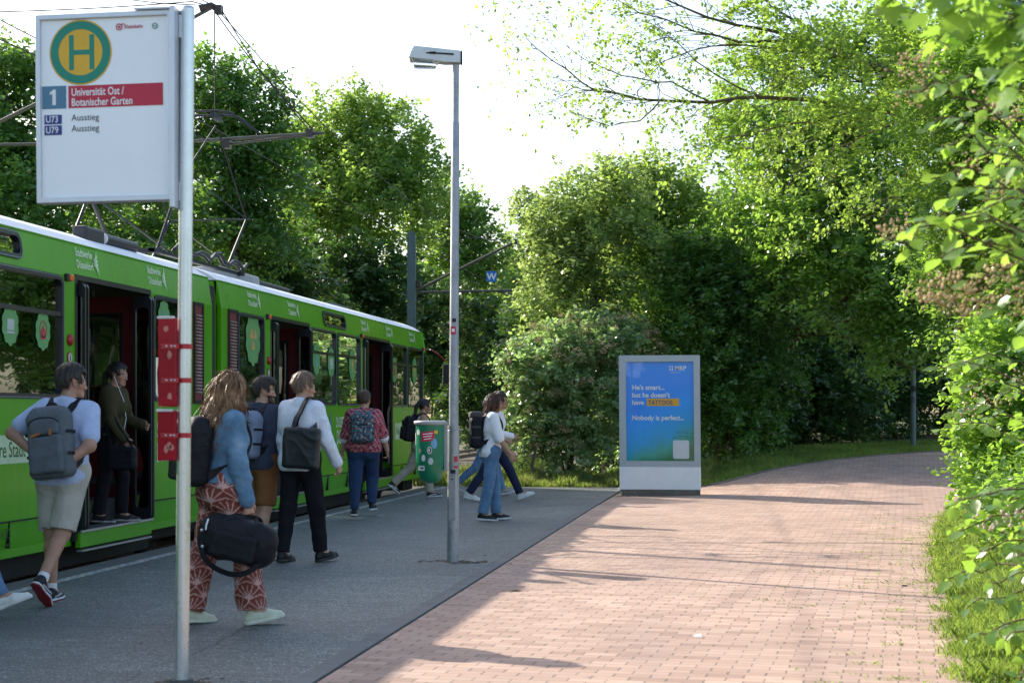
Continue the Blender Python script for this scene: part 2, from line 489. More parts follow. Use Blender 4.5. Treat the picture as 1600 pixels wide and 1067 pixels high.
# rails
M_rail = mat('rail_steel', (.16, .12, .10), .5, .6, var=.2)
for xc, lab in ((XCN, 'steel rails of the tram track beside the platform edge'), (-11.6, 'steel rails of the far tram track under the trees')):
    t = thing('tram_track', lab, 'rails', (xc, 30, -.28))
    for s in (-1, 1):
        m = MB(); x = xc + s * .7175
        m.box((x - .035, -2, -.2), (x + .035, 90, -.17)); m.box((x - .012, -2, -.27), (x + .012, 90, -.2)); m.box((x - .06, -2, -.284), (x + .06, 90, -.27))
        m.build('rail', M_rail, t)

# ============================================================ THE TRAM
def tz(px): return F * (-XT / CT) / (1158 - px)
def ty(px): return (tz(px) + XT * ST) / CT
def th(px, py): return HC + (HY - py) / F * tz(px)
M_green = None
def paint_mat(name, col, rough=.28):
    b = NB(name); v = b.obj()
    n1 = b.noise(v, 1.2, 5); n2 = b.noise(b.n('Mapping', i_Vector=v, i_Scale=(3, 3, .35)).outputs[0], 2.5, 4)
    c = b.ramp(b.math('MULTIPLY_ADD', n1, .5, b.math('MULTIPLY', n2, .5)), [(.3, tuple(x * .84 for x in col)), (.7, tuple(x * 1.08 for x in col))])
    zz = b.n('SeparateXYZ', i_Vector=v).outputs[2]
    dirt = b.math('MULTIPLY', b.ramp(b.math('MULTIPLY_ADD', n2, .5, b.math('MULTIPLY', zz, -.6)), [(0, 0), (.12, 1)]), .4)
    c = b.mix(dirt, c, (.07, .06, .045))
    r = b.math('MULTIPLY_ADD', n1, .2, rough - .08)
    h = b.noise(v, .9, 2)
    return b.done(b.princ(c, r, 0, h, .12, .05, Coat_Weight=.12, Coat_Roughness=.08, Specular_IOR_Level=.35))
M_green = paint_mat('tram_green_vinyl', (.088, .37, .005))
M_roofw = mat('tram_roof_paint', (.72, .75, .77), .5, var=.08, scale=2)
M_black = mat('rubber_black', (.012, .013, .016), .5, var=.2)
M_frame = mat('window_frame_black', (.008, .010, .014), .35, var=.2)
M_alu = mat('brushed_aluminium', (.55, .57, .60), .35, .8, var=.1)
M_red = mat('tram_interior_red', (.11, .004, .010), .45, var=.15)
M_cream = mat('tram_interior_cream', (.42, .42, .36), .6, var=.1)
M_dgrey = mat('tram_interior_grey', (.05, .052, .055), .7, var=.2)
M_seat = cloth('seat_cloth', (.10, .02, .03))
M_under = mat('underframe_black', (.014, .013, .012), .8, var=.3)
M_white = mat('white_vinyl', (.72, .74, .70), .4, var=.06)
M_wgreen = mat('pale_green_vinyl', (.66, .80, .55), .4, var=.06)
M_orange = mat('orange_lamp', (.8, .12, .01), .25, var=.1)
M_redlamp = mat('red_button', (.35, .015, .015), .3, var=.1)
M_dlet = mat('dark_green_lettering', (.035, .12, .02), .5)
M_sgreen = mat('sticker_green', (.12, .34, .11), .5, var=.1)
M_pole = mat('galvanised_steel', (.66, .68, .68), .30, .75, var=.06, scale=5, bump=.02, bscale=40)
def glass_mat(name, tintc, refl, rough=.015):
    b = NB(name)
    t = b.n('BsdfTransparent'); t.inputs[0].default_value = (*tintc, 1)
    g = b.n('BsdfGlossy'); g.inputs[0].default_value = (.95, .97, .96, 1); g.inputs['Roughness'].default_value = rough
    v = b.obj()
    bp = b.n('Bump', i_Strength=.06, i_Distance=.05, i_Height=b.noise(v, 1.3, 2)); b.nt.links.new(bp.outputs[0], g.inputs['Normal'])
    fr = b.n('Fresnel', i_IOR=1.52)
    f = b.math('MULTIPLY_ADD', fr.outputs[0], 1.0, refl, clamp=True)
    mx = b.n('MixShader', i_0=f); b.nt.links.new(t.outputs[0], mx.inputs[1]); b.nt.links.new(g.outputs[0], mx.inputs[2])
    return b.done(mx)
M_glass = glass_mat('tinted_tram_glass', (.16, .19, .17), .30)
M_glass2 = glass_mat('clear_case_glass', (.95, .97, .97), .0, .03)

YA = ty(337)            # articulation
Y0 = YA - 13.3          # rear end of the tram
YB = ty(662)            # front end, where the nose tapers in
tram = thing('tram', 'long green two-car tram with open doors standing at the platform', 'tram', (XCN, YA, -.27))
PROF = [(.235, .05), (.48, .012), (.9, 0), (1.5, 0), (2.70, .0), (3.03, .05)]
def px_in(z): return float(np.interp(z, [p[0] for p in PROF], [p[1] for p in PROF]))
HWD = XT - XCN          # half width
def side(mb, y0, y1, ops, s):
    ys = sorted(set([y0, y1] + [q for o in ops for q in o[:2]])); zs = sorted(set([p[0] for p in PROF] + [q for o in ops for q in o[2:]]))
    ys = [y for y in ys if y0 <= y <= y1]
    for a, b_ in zip(ys, ys[1:]):
        for c, d in zip(zs, zs[1:]):
            ym, zm = (a + b_) / 2, (c + d) / 2
            if any(o[0] < ym < o[1] and o[2] < zm < o[3] for o in ops): continue
            X = lambda z: XCN + s * (HWD - px_in(z))
            mb.add([(X(c), a, c), (X(c), b_, c), (X(d), b_, d), (X(d), a, d)], [(0, 1, 2, 3) if s > 0 else (3, 2, 1, 0)])
DT, DB = 2.70, .16      # door top, bottom of the opening
doors = [(ty(119), ty(234)), (ty(423.5), ty(483)), (ty(567), ty(609))]
WZ = (1.545, 2.69)
wins1 = [(YA - 11.6, YA - 9.4), (YA - 9.1, YA - 7.2), (YA - 7.05, ty(98)), (ty(239), ty(283))]
wins2 = [(ty(371), ty(412)), (ty(484.8), ty(524.8)), (ty(527), ty(562.5)), (ty(610.5), ty(635)), (ty(636.8), ty(660))]
disp = [(ty(-70), ty(37), 2.755, 3.005), (ty(506.5), ty(541.5), 2.74, 2.98)]
def inset(y0, y1, z0, z1, d=.035): return (y0 + d, y1 - d, z0 + d, z1 - d)
for y0, y1, wins, dd, dsp in ((Y0, YA - .14, wins1, [doors[0], (YA - 12.9, YA - 11.75)], disp[:1]), (YA + .20, YB, wins2, doors[1:], disp[1:])):
    bd = MB()
    ops = [(a, b_, DB, DT) for a, b_ in dd] + [inset(a, b_, *WZ) for a, b_ in wins] + [inset(*q) for q in dsp]
    side(bd, y0, y1, ops, 1)
    fops = [inset(a, b_, *WZ) for a, b_ in wins] + [inset(a + .1, b_ - .1, *WZ) for a, b_ in dd]
    side(bd, y0, y1, fops, -1)
    # end bulkheads, with the passage left open at the joint
    for yy in (y0, y1):
        if abs(yy - YA) < .5: bx = [((XCN - HWD + .06, XCN - .6)), ((XCN + .6, XCN + HWD - .06))]
        elif yy == YB: bx = []
        else: bx = [(XCN - HWD + .06, XCN + HWD - .06)]
        for a, b_ in bx: bd.quad((a, yy, .235), (b_, yy, .235), (b_, yy, 3.02), (a, yy, 3.02))
    bd.build('car_body', M_green, tram, solid=.045, fix=False)
    # pale roof: a bright cant rail, then the crown
    rf = MB()
    pr = [(HWD - .048, 3.034), (HWD - .20, 3.13), (HWD - .42, 3.21), (.45, 3.30), (0, 3.31)]
    pr = pr + [(-a, z) for a, z in pr[::-1][1:]]
    ends = [y0, y1]
    vs = [(XCN + a, yy, z) for yy in ends for a, z in pr]; n = len(pr)
    rf.add(vs, [(k, k + 1, n + k + 1, n + k) for k in range(n - 1)] + [tuple(range(n)), tuple(range(n, 2 * n))[::-1]])
    rf.build('roof', M_roofw, tram)
    # gutter line under the roof edge, seam along the skirt
    tr = MB(); tr.box((XT - .06, y0 + .02, 3.022), (XT - .040, y1 - .02, 3.036))
    tr.build('gutter', M_green, tram)
    sm = MB()
    segs = [y0 + .02] + [q for a, b_ in sorted(dd) for q in (a - .05, b_ + .05)] + [y1 - .02]
    for a, b_ in zip(segs[::2], segs[1::2]):
        sm = MB(); sm.box((XT - .012, a, .474), (XT + .002, b_, .486))
        for yy in np.arange(a + 1.1, b_ - .3, 1.25): sm.box((XT - .05, yy, .25), (XT - .006, yy + .012, .474))
        sm.build('skirt_seam', M_under, tram)
# side faces of the tapered nose
ns = MB(); nt_ = MB()
Yn = ty(669.5)
for s in (1, -1):
    X = lambda z, t: XCN + s * (HWD - px_in(z) - .32 * t)
    zs = [.235, .48, .9, 1.35]
    for c, d in zip(zs, zs[1:]): ns.add([(X(c, 0), YB, c), (X(c, 1), Yn + .25, c), (X(d, 1), Yn + .25, d), (X(d, 0), YB, d)], [(0, 1, 2, 3)])
    for c, d in ((2.62, 2.70), (2.70, 3.03)): nt_.add([(X(c, 0), YB, c), (X(c, 1), Yn + .2, c), (X(d, 1), Yn + .1, d), (X(d, 0), YB, d)], [(0, 1, 2, 3)])
X1 = HWD - .32
ns.add([(XCN - X1, Yn + .25, .235), (XCN + X1, Yn + .25, .235), (XCN + X1, Yn + .25, 1.35), (XCN - X1, Yn + .25, 1.35)], [(0, 1, 2, 3)])
nt_.add([(XCN - X1, Yn + .2, 2.62), (XCN + X1, Yn + .2, 2.62), (XCN + X1 - .08, Yn + .1, 3.03), (XCN - X1 + .08, Yn + .1, 3.03)], [(0, 1, 2, 3)])
nt_.add([(XCN - X1 + .08, Yn + .1, 3.03), (XCN + X1 - .08, Yn + .1, 3.03), (XCN + HWD - .055, YB, 3.03), (XCN + .5, YB, 3.25), (XCN - .5, YB, 3.25), (XCN - HWD + .055, YB, 3.03)], [(0, 1, 2, 3, 4, 5)])
ns.build('nose', M_green, tram, solid=.03); nt_.build('front_cowl', M_green, tram, solid=.03)
wsn = MB()
for s in (1, -1):
    wsn.add([(XCN + s * HWD - s * .004, YB + .02, 1.35), (XCN + s * X1, Yn + .24, 1.35), (XCN + s * X1, Yn + .19, 2.62), (XCN + s * HWD - s * .004, YB + .02, 2.62)], [(0, 1, 2, 3)])
wsn.add([(XCN - X1, Yn + .245, 1.35), (XCN + X1, Yn + .245, 1.35), (XCN + X1, Yn + .195, 2.62), (XCN - X1, Yn + .195, 2.62)], [(0, 1, 2, 3)])
wsn.build('windscreen', M_frame, tram)
mr = MB()
mr.tube([W(672, 546, 33.6), W(683, 552, 33.7), W(692, 560, 33.8), W(697, 566, 33.9)], .014, 6)
mr.build('mirror_arm', M_redlamp, tram)
mm = MB(); c = W(698, 584, 33.9); mm.box(c + Vector((-.08, -.05, -.2)), c + Vector((.08, .05, .2))); mm.build('mirror', M_black, tram, bevel=.03)

# windows: frame, pane, sash rail
def window(y0, y1, z0, z1, rail=True, s=1, parent=tram, glass=None, name='window'):
    zc, yc = (z0 + z1) / 2, (y0 + y1) / 2
    pl = Plane((XCN + s * HWD, yc, zc), (0, s, 0), (0, 0, 1))
    if z0 > 2.7: pl.o.x = XCN + s * (HWD - px_in(zc)); pl = Plane(pl.o, pl.u, Vector((-s * .15, 0, 1)))
    o = rrect(y1 - y0, z1 - z0, .10); i = rrect(y1 - y0 - .09, z1 - z0 - .09, .065)
    m = MB(); m.ring(pl.poly(o, .016), pl.poly(i, .016), pl.n * -.05)
    f = m.build(name, M_frame, parent)
    e = MB(); i2 = rrect(y1 - y0 - .075, z1 - z0 - .075, .07)
    # bright metal edging along the frame
    o2 = rrect(y1 - y0 - .012, z1 - z0 - .012, .095); o3 = rrect(y1 - y0 - .034, z1 - z0 - .034, .085)
    e.ring(pl.poly(o2, .019), pl.poly(o3, .019), pl.n * -.004); e.build('edging', M_edging, f)
    if rail:
        g = MB(); u0 = (y1 - y0) / 2 - .05; v0 = (z1 - z0) / 2 - .36
        pts = [(-u0, v0 - .02), (u0, v0 - .02), (u0, v0 + .02), (-u0, v0 + .02)]
        g.prism(pl.poly(pts, -.012), pl.n * .022); g.build('sash_rail', M_frame, f)
    g = MB(); g.add(pl.poly(i2, -.018), [tuple(range(len(i2)))]); g.build('pane', glass or M_glass, f)
    return f
M_edging = mat('window_edging', (.16, .20, .26), .22, .5, var=.1)
for k, (a, b_) in enumerate(wins1 + wins2):
    window(a, b_, *WZ, rail=(a < ty(100) or a > ty(480)))
    window(a, b_, *WZ, rail=False, s=-1)
for a, b_ in doors: window(a + .1, b_ - .1, *WZ, rail=False, s=-1)
for q in disp: window(*q, rail=False, name='destination_display')

# joint between the cars: bellows and louvred red-backed panels
be = MB()
for k in range(9):
    y = YA - .14 + .34 * k / 8.0
    r_ = .13 if k % 2 else .06
    o = [(XCN - HWD + r_, y, .3), (XCN + HWD - r_, y, .3), (XCN + HWD - r_ - .02, y, 2.95), (XCN + .5, y, 3.2), (XCN - .5, y, 3.2), (XCN - HWD + r_ + .02, y, 2.95)]
    be.v += [Vector(p) for p in o]
for k in range(8):
    for j in range(6): be.f.append([k*6+j, k*6+(j+1)%6, (k+1)*6+(j+1)%6, (k+1)*6+j]); be.m.append(0); be.sm.append(False)
be.build('bellows', M_black, tram)
M_lred = mat('louvre_red', (.16, .01, .02), .5)
for a, b_ in ((ty(301), ty(316)), (ty(355.5), ty(370))):
    m = MB(); m.box((XT + .001, a, 1.53), (XT + .012, b_, 2.70)); f = m.build('louvre_panel', M_lred, tram)
    m = MB(); m.ring([(XT + .012, a, 1.53), (XT + .012, b_, 1.53), (XT + .012, b_, 2.70), (XT + .012, a, 2.70)], [(XT + .012, a + .035, 1.57), (XT + .012, b_ - .035, 1.57), (XT + .012, b_ - .035, 2.66), (XT + .012, a + .035, 2.66)], (.012, 0, 0))
    m.build('louvre_frame', M_under, f)
    m = MB()
    for k in range(24):
        z = 1.66 + k * .0385
        m.add([(XT + .013, a + .04, z), (XT + .013, b_ - .12, z), (XT + .045, b_ - .12, z - .006), (XT + .045, a + .04, z - .006), (XT + .013, a + .04, z + .012), (XT + .013, b_ - .12, z + .012), (XT + .045, b_ - .12, z + .006), (XT + .045, a + .04, z + .006)], [(0,1,2,3), (7,6,5,4), (3,2,6,7), (0,3,7,4), (1,5,6,2)])
    m.build('louvre_slats', M_alu, f)

# doors: folded leaves, surround, red partitions, grab poles, steps
for k, (a, b_) in enumerate(doors):
    m = MB(); m.ring([(XT + .004, a - .03, .2), (XT + .004, b_ + .03, .2), (XT + .004, b_ + .03, DT + .03), (XT + .004, a - .03, DT + .03)], [(XT + .004, a + .02, .2), (XT + .004, b_ - .02, .2), (XT + .004, b_ - .02, DT - .02), (XT + .004, a + .02, DT - .02)], (-.08, 0, 0))
    m.build('door_surround', M_frame, tram)
    for y, sgn in ((a + .04, 1), (b_ - .04, -1)):
        for j in range(2):
            m = MB(); x0, x1 = XT - .13, XT + .07; yy = y + sgn * (.02 + j * .07)
            o = rrect(x1 - x0, DT - .30 - .05, .05); pl = Plane(((x0 + x1) / 2, yy, (DT + .25) / 2), (1, 0, 0), (0, 0, 1))
            i_ = [(p[0] * .72, p[1] * .9) for p in o]
            m.ring(pl.poly(o, .018), pl.poly(i_, .018), pl.n * -.036)
            lf = m.build('door_leaf', M_frame, tram)
            g = MB(); g.add(pl.poly(i_), [tuple(range(len(i_)))]); g.build('leaf_pane', M_glass, lf)
    for y in (b_ + .05, a - .08):      # partition either side of the doorway, with a dark window in it
        m = MB(); o = [(XT - 1.02, y, .3), (XT - .06, y, .3), (XT - .06, y, 2.66), (XT - 1.02, y, 2.66)]
        i_ = [(XT - .88, y, 1.15), (XT - .36, y, 1.15), (XT - .36, y, 2.45), (XT - .88, y, 2.45)]
        m.ring(o, i_, (0, .03, 0)); pt = m.build('partition', M_red, tram)
        m = MB(); i2 = [(XT - .92, y - .006, 1.11), (XT - .32, y - .006, 1.11), (XT - .32, y - .006, 2.49), (XT - .92, y - .006, 2.49)]
        m.ring(i2, i_, (0, .042, 0)); m.build('partition_frame', M_frame, pt)
        g = MB(); g.add([Vector(p) + Vector((0, .012, 0)) for p in i_], [(0, 1, 2, 3)]); g.build('partition_pane', M_glass, pt)
    m = MB(); yp = a + (b_ - a) * .36
    m.tube([(XT - .26, yp, .5), (XT - .26, yp, 1.45), (XT - .22, yp - .02, 1.62), (XT - .22, yp - .02, 2.66)], .019, 10); m.build('grab_pole', M_alu, tram)
    m = MB(); m.box((XT - .30, yp - .07, 2.02), (XT - .16, yp + .05, 2.26)); m.build('ticket_validator', M_black, tram, bevel=.02)
    # fold-out step below the sill and the stair inside
    m = MB(); m.box((XT - .35, a + .02, .28), (XT + .035, b_ - .02, .30)); st = m.build('door_step', M_dgrey, tram)
    m = MB(); m.box((XT + .035, a + .02, .284), (XT + .05, b_ - .02, .304)); m.build('step_nosing', M_alu, st)
    m = MB(); m.box((XT - .02, a + .03, .14), (XT + .03, b_ - .03, .278)); m.build('step_riser', M_green, st)
    m = MB(); m.box((XT - .02, a + .05, .10), (XT + .045, b_ - .05, .118)); m.build('step_edge', M_alu, st)
    m = MB(); m.box((XT - .72, a + .01, .3), (XT - .36, b_ - .01, .52)); m.build('inner_step', M_dgrey, tram)
    m = MB(); m.box((XT - .3595, a + .02, .40), (XT - .352, a + (b_ - a) * .62, .515)); m.build('inner_riser', M_green, tram)
# floor, ceiling, seats, rails of the saloon
M_ceil = mat('tram_ceiling', (.30, .29, .24), .6, var=.1)
fl = MB()
for y0, y1, dd in ((Y0 + .05, YA + .03, [doors[0]]), (YA + .03, YB, doors[1:])):
    fl.box((XCN - HWD + .08, y0, .66), (XT - .73, y1, .73))
    cs = [y0] + [q for a, b_ in dd for q in (a - .02, b_ + .02)] + [y1]
    for a, b_ in zip(cs[::2], cs[1::2]): fl.box((XT - .729, a, .66), (XT - .07, b_, .73))
fl.build('saloon_floor', M_dgrey, tram)
ce = MB(); ce.box((XCN - HWD + .1, Y0 + .06, 2.78), (XT - .1, YB, 2.82)); ce.build('ceiling', M_ceil, tram)
lin = MB()   # inside lining of the far wall, below and above the glass
lin.box((XCN - HWD + .06, Y0 + .06, .73), (XCN - HWD + .075, YB, 1.53)); lin.box((XCN - HWD + .06, Y0 + .06, 2.70), (XCN - HWD + .075, YB, 2.78))
lin.build('wall_lining', M_cream, tram)
def seat(y, x, face):
    m = MB()
    m.box((x - .22, y - .22, 1.10), (x + .22, y + .22, 1.18)); m.box((x - .05, y - .05, .73), (x + .05, y + .05, 1.10))
    p = [(x - .22, y - face * .20, 1.17), (x + .22, y - face * .20, 1.17), (x + .20, y - face * .29, 1.78), (x - .20, y - face * .29, 1.78)]
    m.prism(p, (0, -face * .06, 0))
    m.build('seat', M_seat, tram, bevel=.025)
for y in (YA - 9.0, YA - 7.8, YA - 6.6, YA - 5.4, YA - 1.0, YA + 1.8, YA + 5.9, YA + 7.2):
    for x in (XCN - .98, XCN - .52): seat(y, x, 1 if int(y * 10) % 2 else -1)
hr = MB()
for x in (XCN - .45, XCN + .45):
    hr.tube([(x, Y0 + .3, 2.62), (x, YB - .4, 2.62)], .016, 8)
    for y in np.arange(Y0 + 1.2, YB - .6, 2.1): hr.tube([(x, y, .73), (x, y, 2.78)], .016, 8)
hr.build('handrails', M_alu, tram)
tv = MB(); c0 = (XCN + .1, doors[0][0] + .95, 1.0)      # pale fare machine facing the door
tv.box((XCN - .35, doors[0][1] + .25, .73), (XCN + .12, doors[0][1] + .62, 1.95)); tv.build('fare_machine', M_cream, tram, bevel=.02)
# under the floor: bogies and boxes
for y in (Y0 + 2.6, YA, YB - 2.6):
    bg_ = MB(); bg_.box((XCN - 1.0, y - 1.45, -.02), (XCN + 1.0, y + 1.45, .22))
    b1 = bg_.build('bogie', M_under, tram, bevel=.04)
    for dy in (-.95, .95):
        for s in (-1, 1):
            wm = MB(); wm.lathe([(.0, -.06), (.33, -.06), (.34, -.04), (.34, .04), (.28, .06), (.12, .07), (.0, .075)], (XCN + s * .75, y + dy, .16), 28, M=Matrix.Rotation(R(90) * s, 3, 'Y'))
            wm.build('wheel', M_under, b1)
ub = MB()
for a, b_ in ((Y0 + .4, Y0 + 1.0), (Y0 + 4.3, YA - 1.7), (YA + 1.7, YB - 4.2), (YB - 1.0, YB - .1)): ub.box((XCN - 1.15, a, -.06), (XCN + 1.12, b_, .30))
ub.build('underframe', M_under, tram)

# roof gear and the current collector
def roofbox(name, y0, y1, x0, x1, z1, m, z0=3.2): 
    b_ = MB(); b_.box((x0, y0, z0), (x1, y1, z1)); return b_.build(name, m, tram, bevel=.03)
M_rgrey = mat('roof_box_grey', (.38, .39, .40), .6, var=.15)
M_rblk = mat('roof_box_black', (.03, .03, .035), .5, var=.2)
ys1 = ty(163)
roofbox('roof_speaker', ys1 + .25, ys1 + .75, XT - .45, XT - .29, 3.31, M_rblk, 3.14)
cy = MB(); cy.tube([(XT - .36, ys1 + .85, 3.235), (XT - .36, ys1 + 1.75, 3.235)], .06, 16); cy.build('roof_cylinder', M_rblk, tram)
cy = MB(); cy.tube([(XT - .36, ys1 + .80, 3.235), (XT - .36, ys1 + .849, 3.235)], .062, 16); cy.build('cylinder_cap', M_roofw, tram)
yy = ty(-600); roofbox('roof_fan', yy, yy + 1.5, XCN - .6, XCN + .6, 3.45, M_rgrey)
y_ = ty(402); roofbox('roof_cabinet', y_ + .6, y_ + 2.4, XCN - .7, XCN + .65, 3.40, M_rgrey); roofbox('roof_cabinet', y_ + 2.6, y_ + 4.2, XCN - .6, XCN + .6, 3.37, M_rblk)
roofbox('roof_cabinet', YB - 4.2, YB - 2.8, XCN - .6, XCN + .5, 3.36, M_rblk)
def wx(px, py, x):
    """the point on the plane of constant world x seen at a photograph pixel"""
    Z = F * (-x / CT) / (1158 - px)
    return W(px, py, Z)
pan = MB()
for x in (-7.0, -8.14):
    dx = Vector((x + 7.0, 0, 0)); sh = lambda v: Vector((x, v.y, v.z))
    pan.tube([sh(wx(357, 414, -7.0)), sh(wx(385, 343, -7.0))], [.024, .017], 8)
    pan.tube([sh(wx(385, 343, -7.0)), sh(wx(341, 205, -7.0))], .012, 8)
    pan.tube([sh(wx(245, 392, -7.0)), sh(wx(281, 283, -7.0))], [.022, .016], 8)
    pan.tube([sh(wx(281, 283, -7.0)), sh(wx(337, 197, -7.0))], .011, 8)
k1, k2 = wx(385, 343, -7.0), wx(281, 283, -7.0)
for kk in (k1, k2): pan.tube([kk + Vector((.06, 0, 0)), kk + Vector((-1.2, 0, 0))], .011, 8)
pan.tube([wx(341, 205, -7.0) + Vector((-1.14, 0, 0)), wx(385, 343, -7.0)], .009, 6)
pan.tube([wx(385, 343, -7.0) + Vector((-1.14, 0, 0)), wx(357, 414, -7.0)], .009, 6)
M_pan = mat('collector_steel', (.025, .028, .034), .5, .3, var=.2)
pt = pan.build('pantograph', M_pan, tram)
hd = MB(); hy = wx(338, 196, -7.0).y
for dy in (-.16, .16):
    zc = 5.46
    hd.tube([(XCN - 1.12, hy + dy, zc - .26), (XCN - .98, hy + dy, zc - .14), (XCN - .82, hy + dy, zc - .03), (XCN - .62, hy + dy, zc), (XCN + .62, hy + dy, zc), (XCN + .82, hy + dy, zc - .03), (XCN + .98, hy + dy, zc - .14), (XCN + 1.12, hy + dy, zc - .26)], .015, 6)
for x in (-.57, .57): hd.box((XCN + x - .025, hy - .17, 5.36), (XCN + x + .025, hy + .17, 5.445))
hd.build('collector_head', M_pan, pt)
pb = MB()
ybp = (wx(357, 414, -7.0).y + wx(245, 392, -7.0).y) / 2
for y in (ybp - 1.7, ybp + 1.6): pb.box((-8.3, y - .05, 3.33), (-6.84, y + .05, 3.385))
for x in (-8.2, -6.94): pb.box((x - .04, ybp - 1.75, 3.34), (x + .04, ybp + 1.65, 3.38))
pts = [(-6.85, ybp - 1.2 + .2 * k, 3.42 + .11 * math.sin(k * .9) ** 2 * (1 + .4 * math.sin(k))) for k in range(16)]
pb.tube(pts, .022, 7); pb.tube([(p[0] - .14, p[1] + .3, p[2] + .0) for p in pts], .02, 7)
pb.build('collector_base', M_pan, pt)
st = MB()
st.tube([wx(166, 367, -7.3), wx(146, 318, -7.3), wx(110, 250, -7.3)], .024, 8); st.tube([wx(160, 318, -7.2), wx(215, 357, -7.2), wx(262, 392, -7.2)], .014, 6)
st.build('collector_strut', M_pan, pt)

# lamps and buttons
def sphere_cap(mb, c, r, ax='x', fl=.5):
    mb.lathe([(r, 0), (r * .92, r * fl * .4), (r * .7, r * fl * .75), (r * .35, r * fl * .95), (0.001, r * fl)], c, 14, M=Matrix.Rotation(R(90), 3, 'Y'))
for px, py in ((105, 434), (417.5, 495), (564, 525), (660, 546)):
    y, z = ty(px), th(px, py)
    m = MB(); m.box((XT + .001, y - .07, z - .035), (XT + .035, y - .02, z + .035)); l = m.build('indicator_lamp', M_black, tram, bevel=.006)
    m = MB(); m.box((XT + .002, y - .019, z - .03), (XT + .05, y + .05, z + .03)); m.build('lamp_lens', M_orange, l, bevel=.012)
M_ltgrey = mat('button_white', (.6, .6, .58), .4)
for px, py in ((108, 531), (419, 563), (236.5, 550)):
    y, z = ty(px), th(px, py)
    m = MB(); m.lathe([(.055, 0), (.055, .02), (.03, .035), (.001, .036)], (XT + .002, y, z), 18, M=Matrix.Rotation(R(90), 3, 'Y')); bt = m.build('door_button', M_redlamp, tram)
    pl = Plane((XT + .003, y, z - .165), (0, 1, 0), (0, 0, 1))
    m = MB(); m.prism(pl.poly(disc(0, 0, .055, 20)), pl.n * .006); bt = m.build('door_pictogram', M_redlamp, tram)
    m = MB(); m.prism(pl.poly(disc(0, 0, .043, 20), .0065), pl.n * .003); m.build('pictogram_face', M_ltgrey, bt)
    m = MB(); m.prism(pl.poly([(-.008, -.03), (.008, -.03), (.008, .008), (-.008, .008)], .010), pl.n * .002); m.prism(pl.poly(disc(0, .019, .008, 10), .010), pl.n * .002); m.build('pictogram_figure', M_black, bt)
# emergency handle by the rear door
m = MB(); y, z = ty(232), th(232, 775); m.box((XT + .001, y, z - .07), (XT + .03, y + .035, z + .07)); m.build('emergency_handle', M_redlamp, tram, bevel=.005)

# ---------------- lettering and stickers on the side
PS = lambda px, py: Plane((XT - .02, ty(px), th(px, py)), (0, 1, 0), Vector((-.20, 0, 1)))
def swoosh(mb, pl, u, v, s, n=.004):
    for sg in (1, -1):
        for a0, a1, u0 in ((.03, .20, .05), (.10, .62, .0), (.17, 1.0, .0)):
            pts = [(u + s * .42 * (u0 + (1 - u0) * t), v + sg * s * .5 * (a0 + (a1 - a0) * t ** 2.2)) for t in np.linspace(0, 1, 9)]
            wd = [s * (.022 + .042 * math.sin(.4 + t * 2.3)) for t in np.linspace(0, 1, 9)]
            vs = pl.poly([(p[0], p[1] + q) for p, q in zip(pts, wd)] + [(p[0], p[1] - q) for p, q in zip(pts, wd)][::-1], n)
            mb.add(vs, [(i, i + 1, 16 - i, 17 - i) for i in range(8)])
for px, py in ((122, 410), (234, 434), (389.5, 467.5), (452.5, 482), (566, 503.5), (605, 512), (641, 518)):
    z = 2.80; m = MB()
    pl = Plane((XT - px_in(z) + .004, ty(px), z), (0, 1, 0), Vector((-(px_in(3.02) - px_in(2.72)), 0, .30)))
    text(m, pl, 0, .115, 'Stadtwerke', .078, sx=.80, bold=.02); text(m, pl, 0, .0, 'Düsseldorf', .078, sx=.82, bold=.02)
    swoosh(m, pl, .43, .085, .25)
    m.build('utility_lettering', M_wgreen, tram)
PF = lambda y, z: Plane((XT + .002, y, z), (0, 1, 0), (0, 0, 1))
# banner at the rear
m = MB(); yb0, yb1 = YA - 9.9, ty(62); pl = PF(0, 0)
m.prism([(XT + .001, yb0, .98), (XT + .001, yb1, .98), (XT + .001, yb1, 1.225), (XT + .001, yb0, 1.225)], (.002, 0, 0)); bn = m.build('banner', mat('banner_pale', (.50, .62, .40), .4), tram)
m = MB(); text(m, PF(ty(64) - 1.42, 1.035), 0, 0, 'Für unsere Stadt', .135, sx=.84, n=.003, bold=.004); m.build('banner_lettering', M_dlet, bn)
m = MB(); text(m, PF(ty(2), .335), 0, 0, '4273', .09, sx=.7, n=.0, bold=.005); text(m, PF(ty(-8), .275), 0, 0, 'Rheinbahn Düsseldorf', .028, sx=.9); m.build('fleet_number', M_dlet, tram)
M_wbig = mat('big_white_lettering', (.62, .72, .52), .4)
m = MB(); text(m, PF(ty(244), 1.16), 0, 0, 'STADT', .165, sx=.75, bold=.02); text(m, PF(ty(244), .90), 0, 0, 'DÜSSELDORF', .20, sx=.62, bold=.02); m.build('side_lettering', M_wbig, tram)
m = MB(); text(m, PF(ty(501), 1.02), 0, 0, 'T', .42, sx=.75, bold=.03); text(m, PF(ty(524.5), 1.21), 0, 0, 'DÜSSEL', .155, sx=.75, bold=.02); text(m, PF(ty(525.5), .95), 0, 0, 'DORF', .21, sx=.72, bold=.02); m.build('side_lettering', M_wbig, tram)
m = MB(); pl = PF(ty(516.5), 1.12)      # water drop emblem
dp = [(.16 * math.sin(a) * (math.sin(a / 2) ** 1.6), .36 * math.cos(a)) for a in np.linspace(0, 2 * math.pi, 26)[:-1]]
m.prism(pl.poly(dp, .001), pl.n * .002); em = m.build('drop_emblem', mat('drop_blue', (.10, .26, .34), .3), tram)
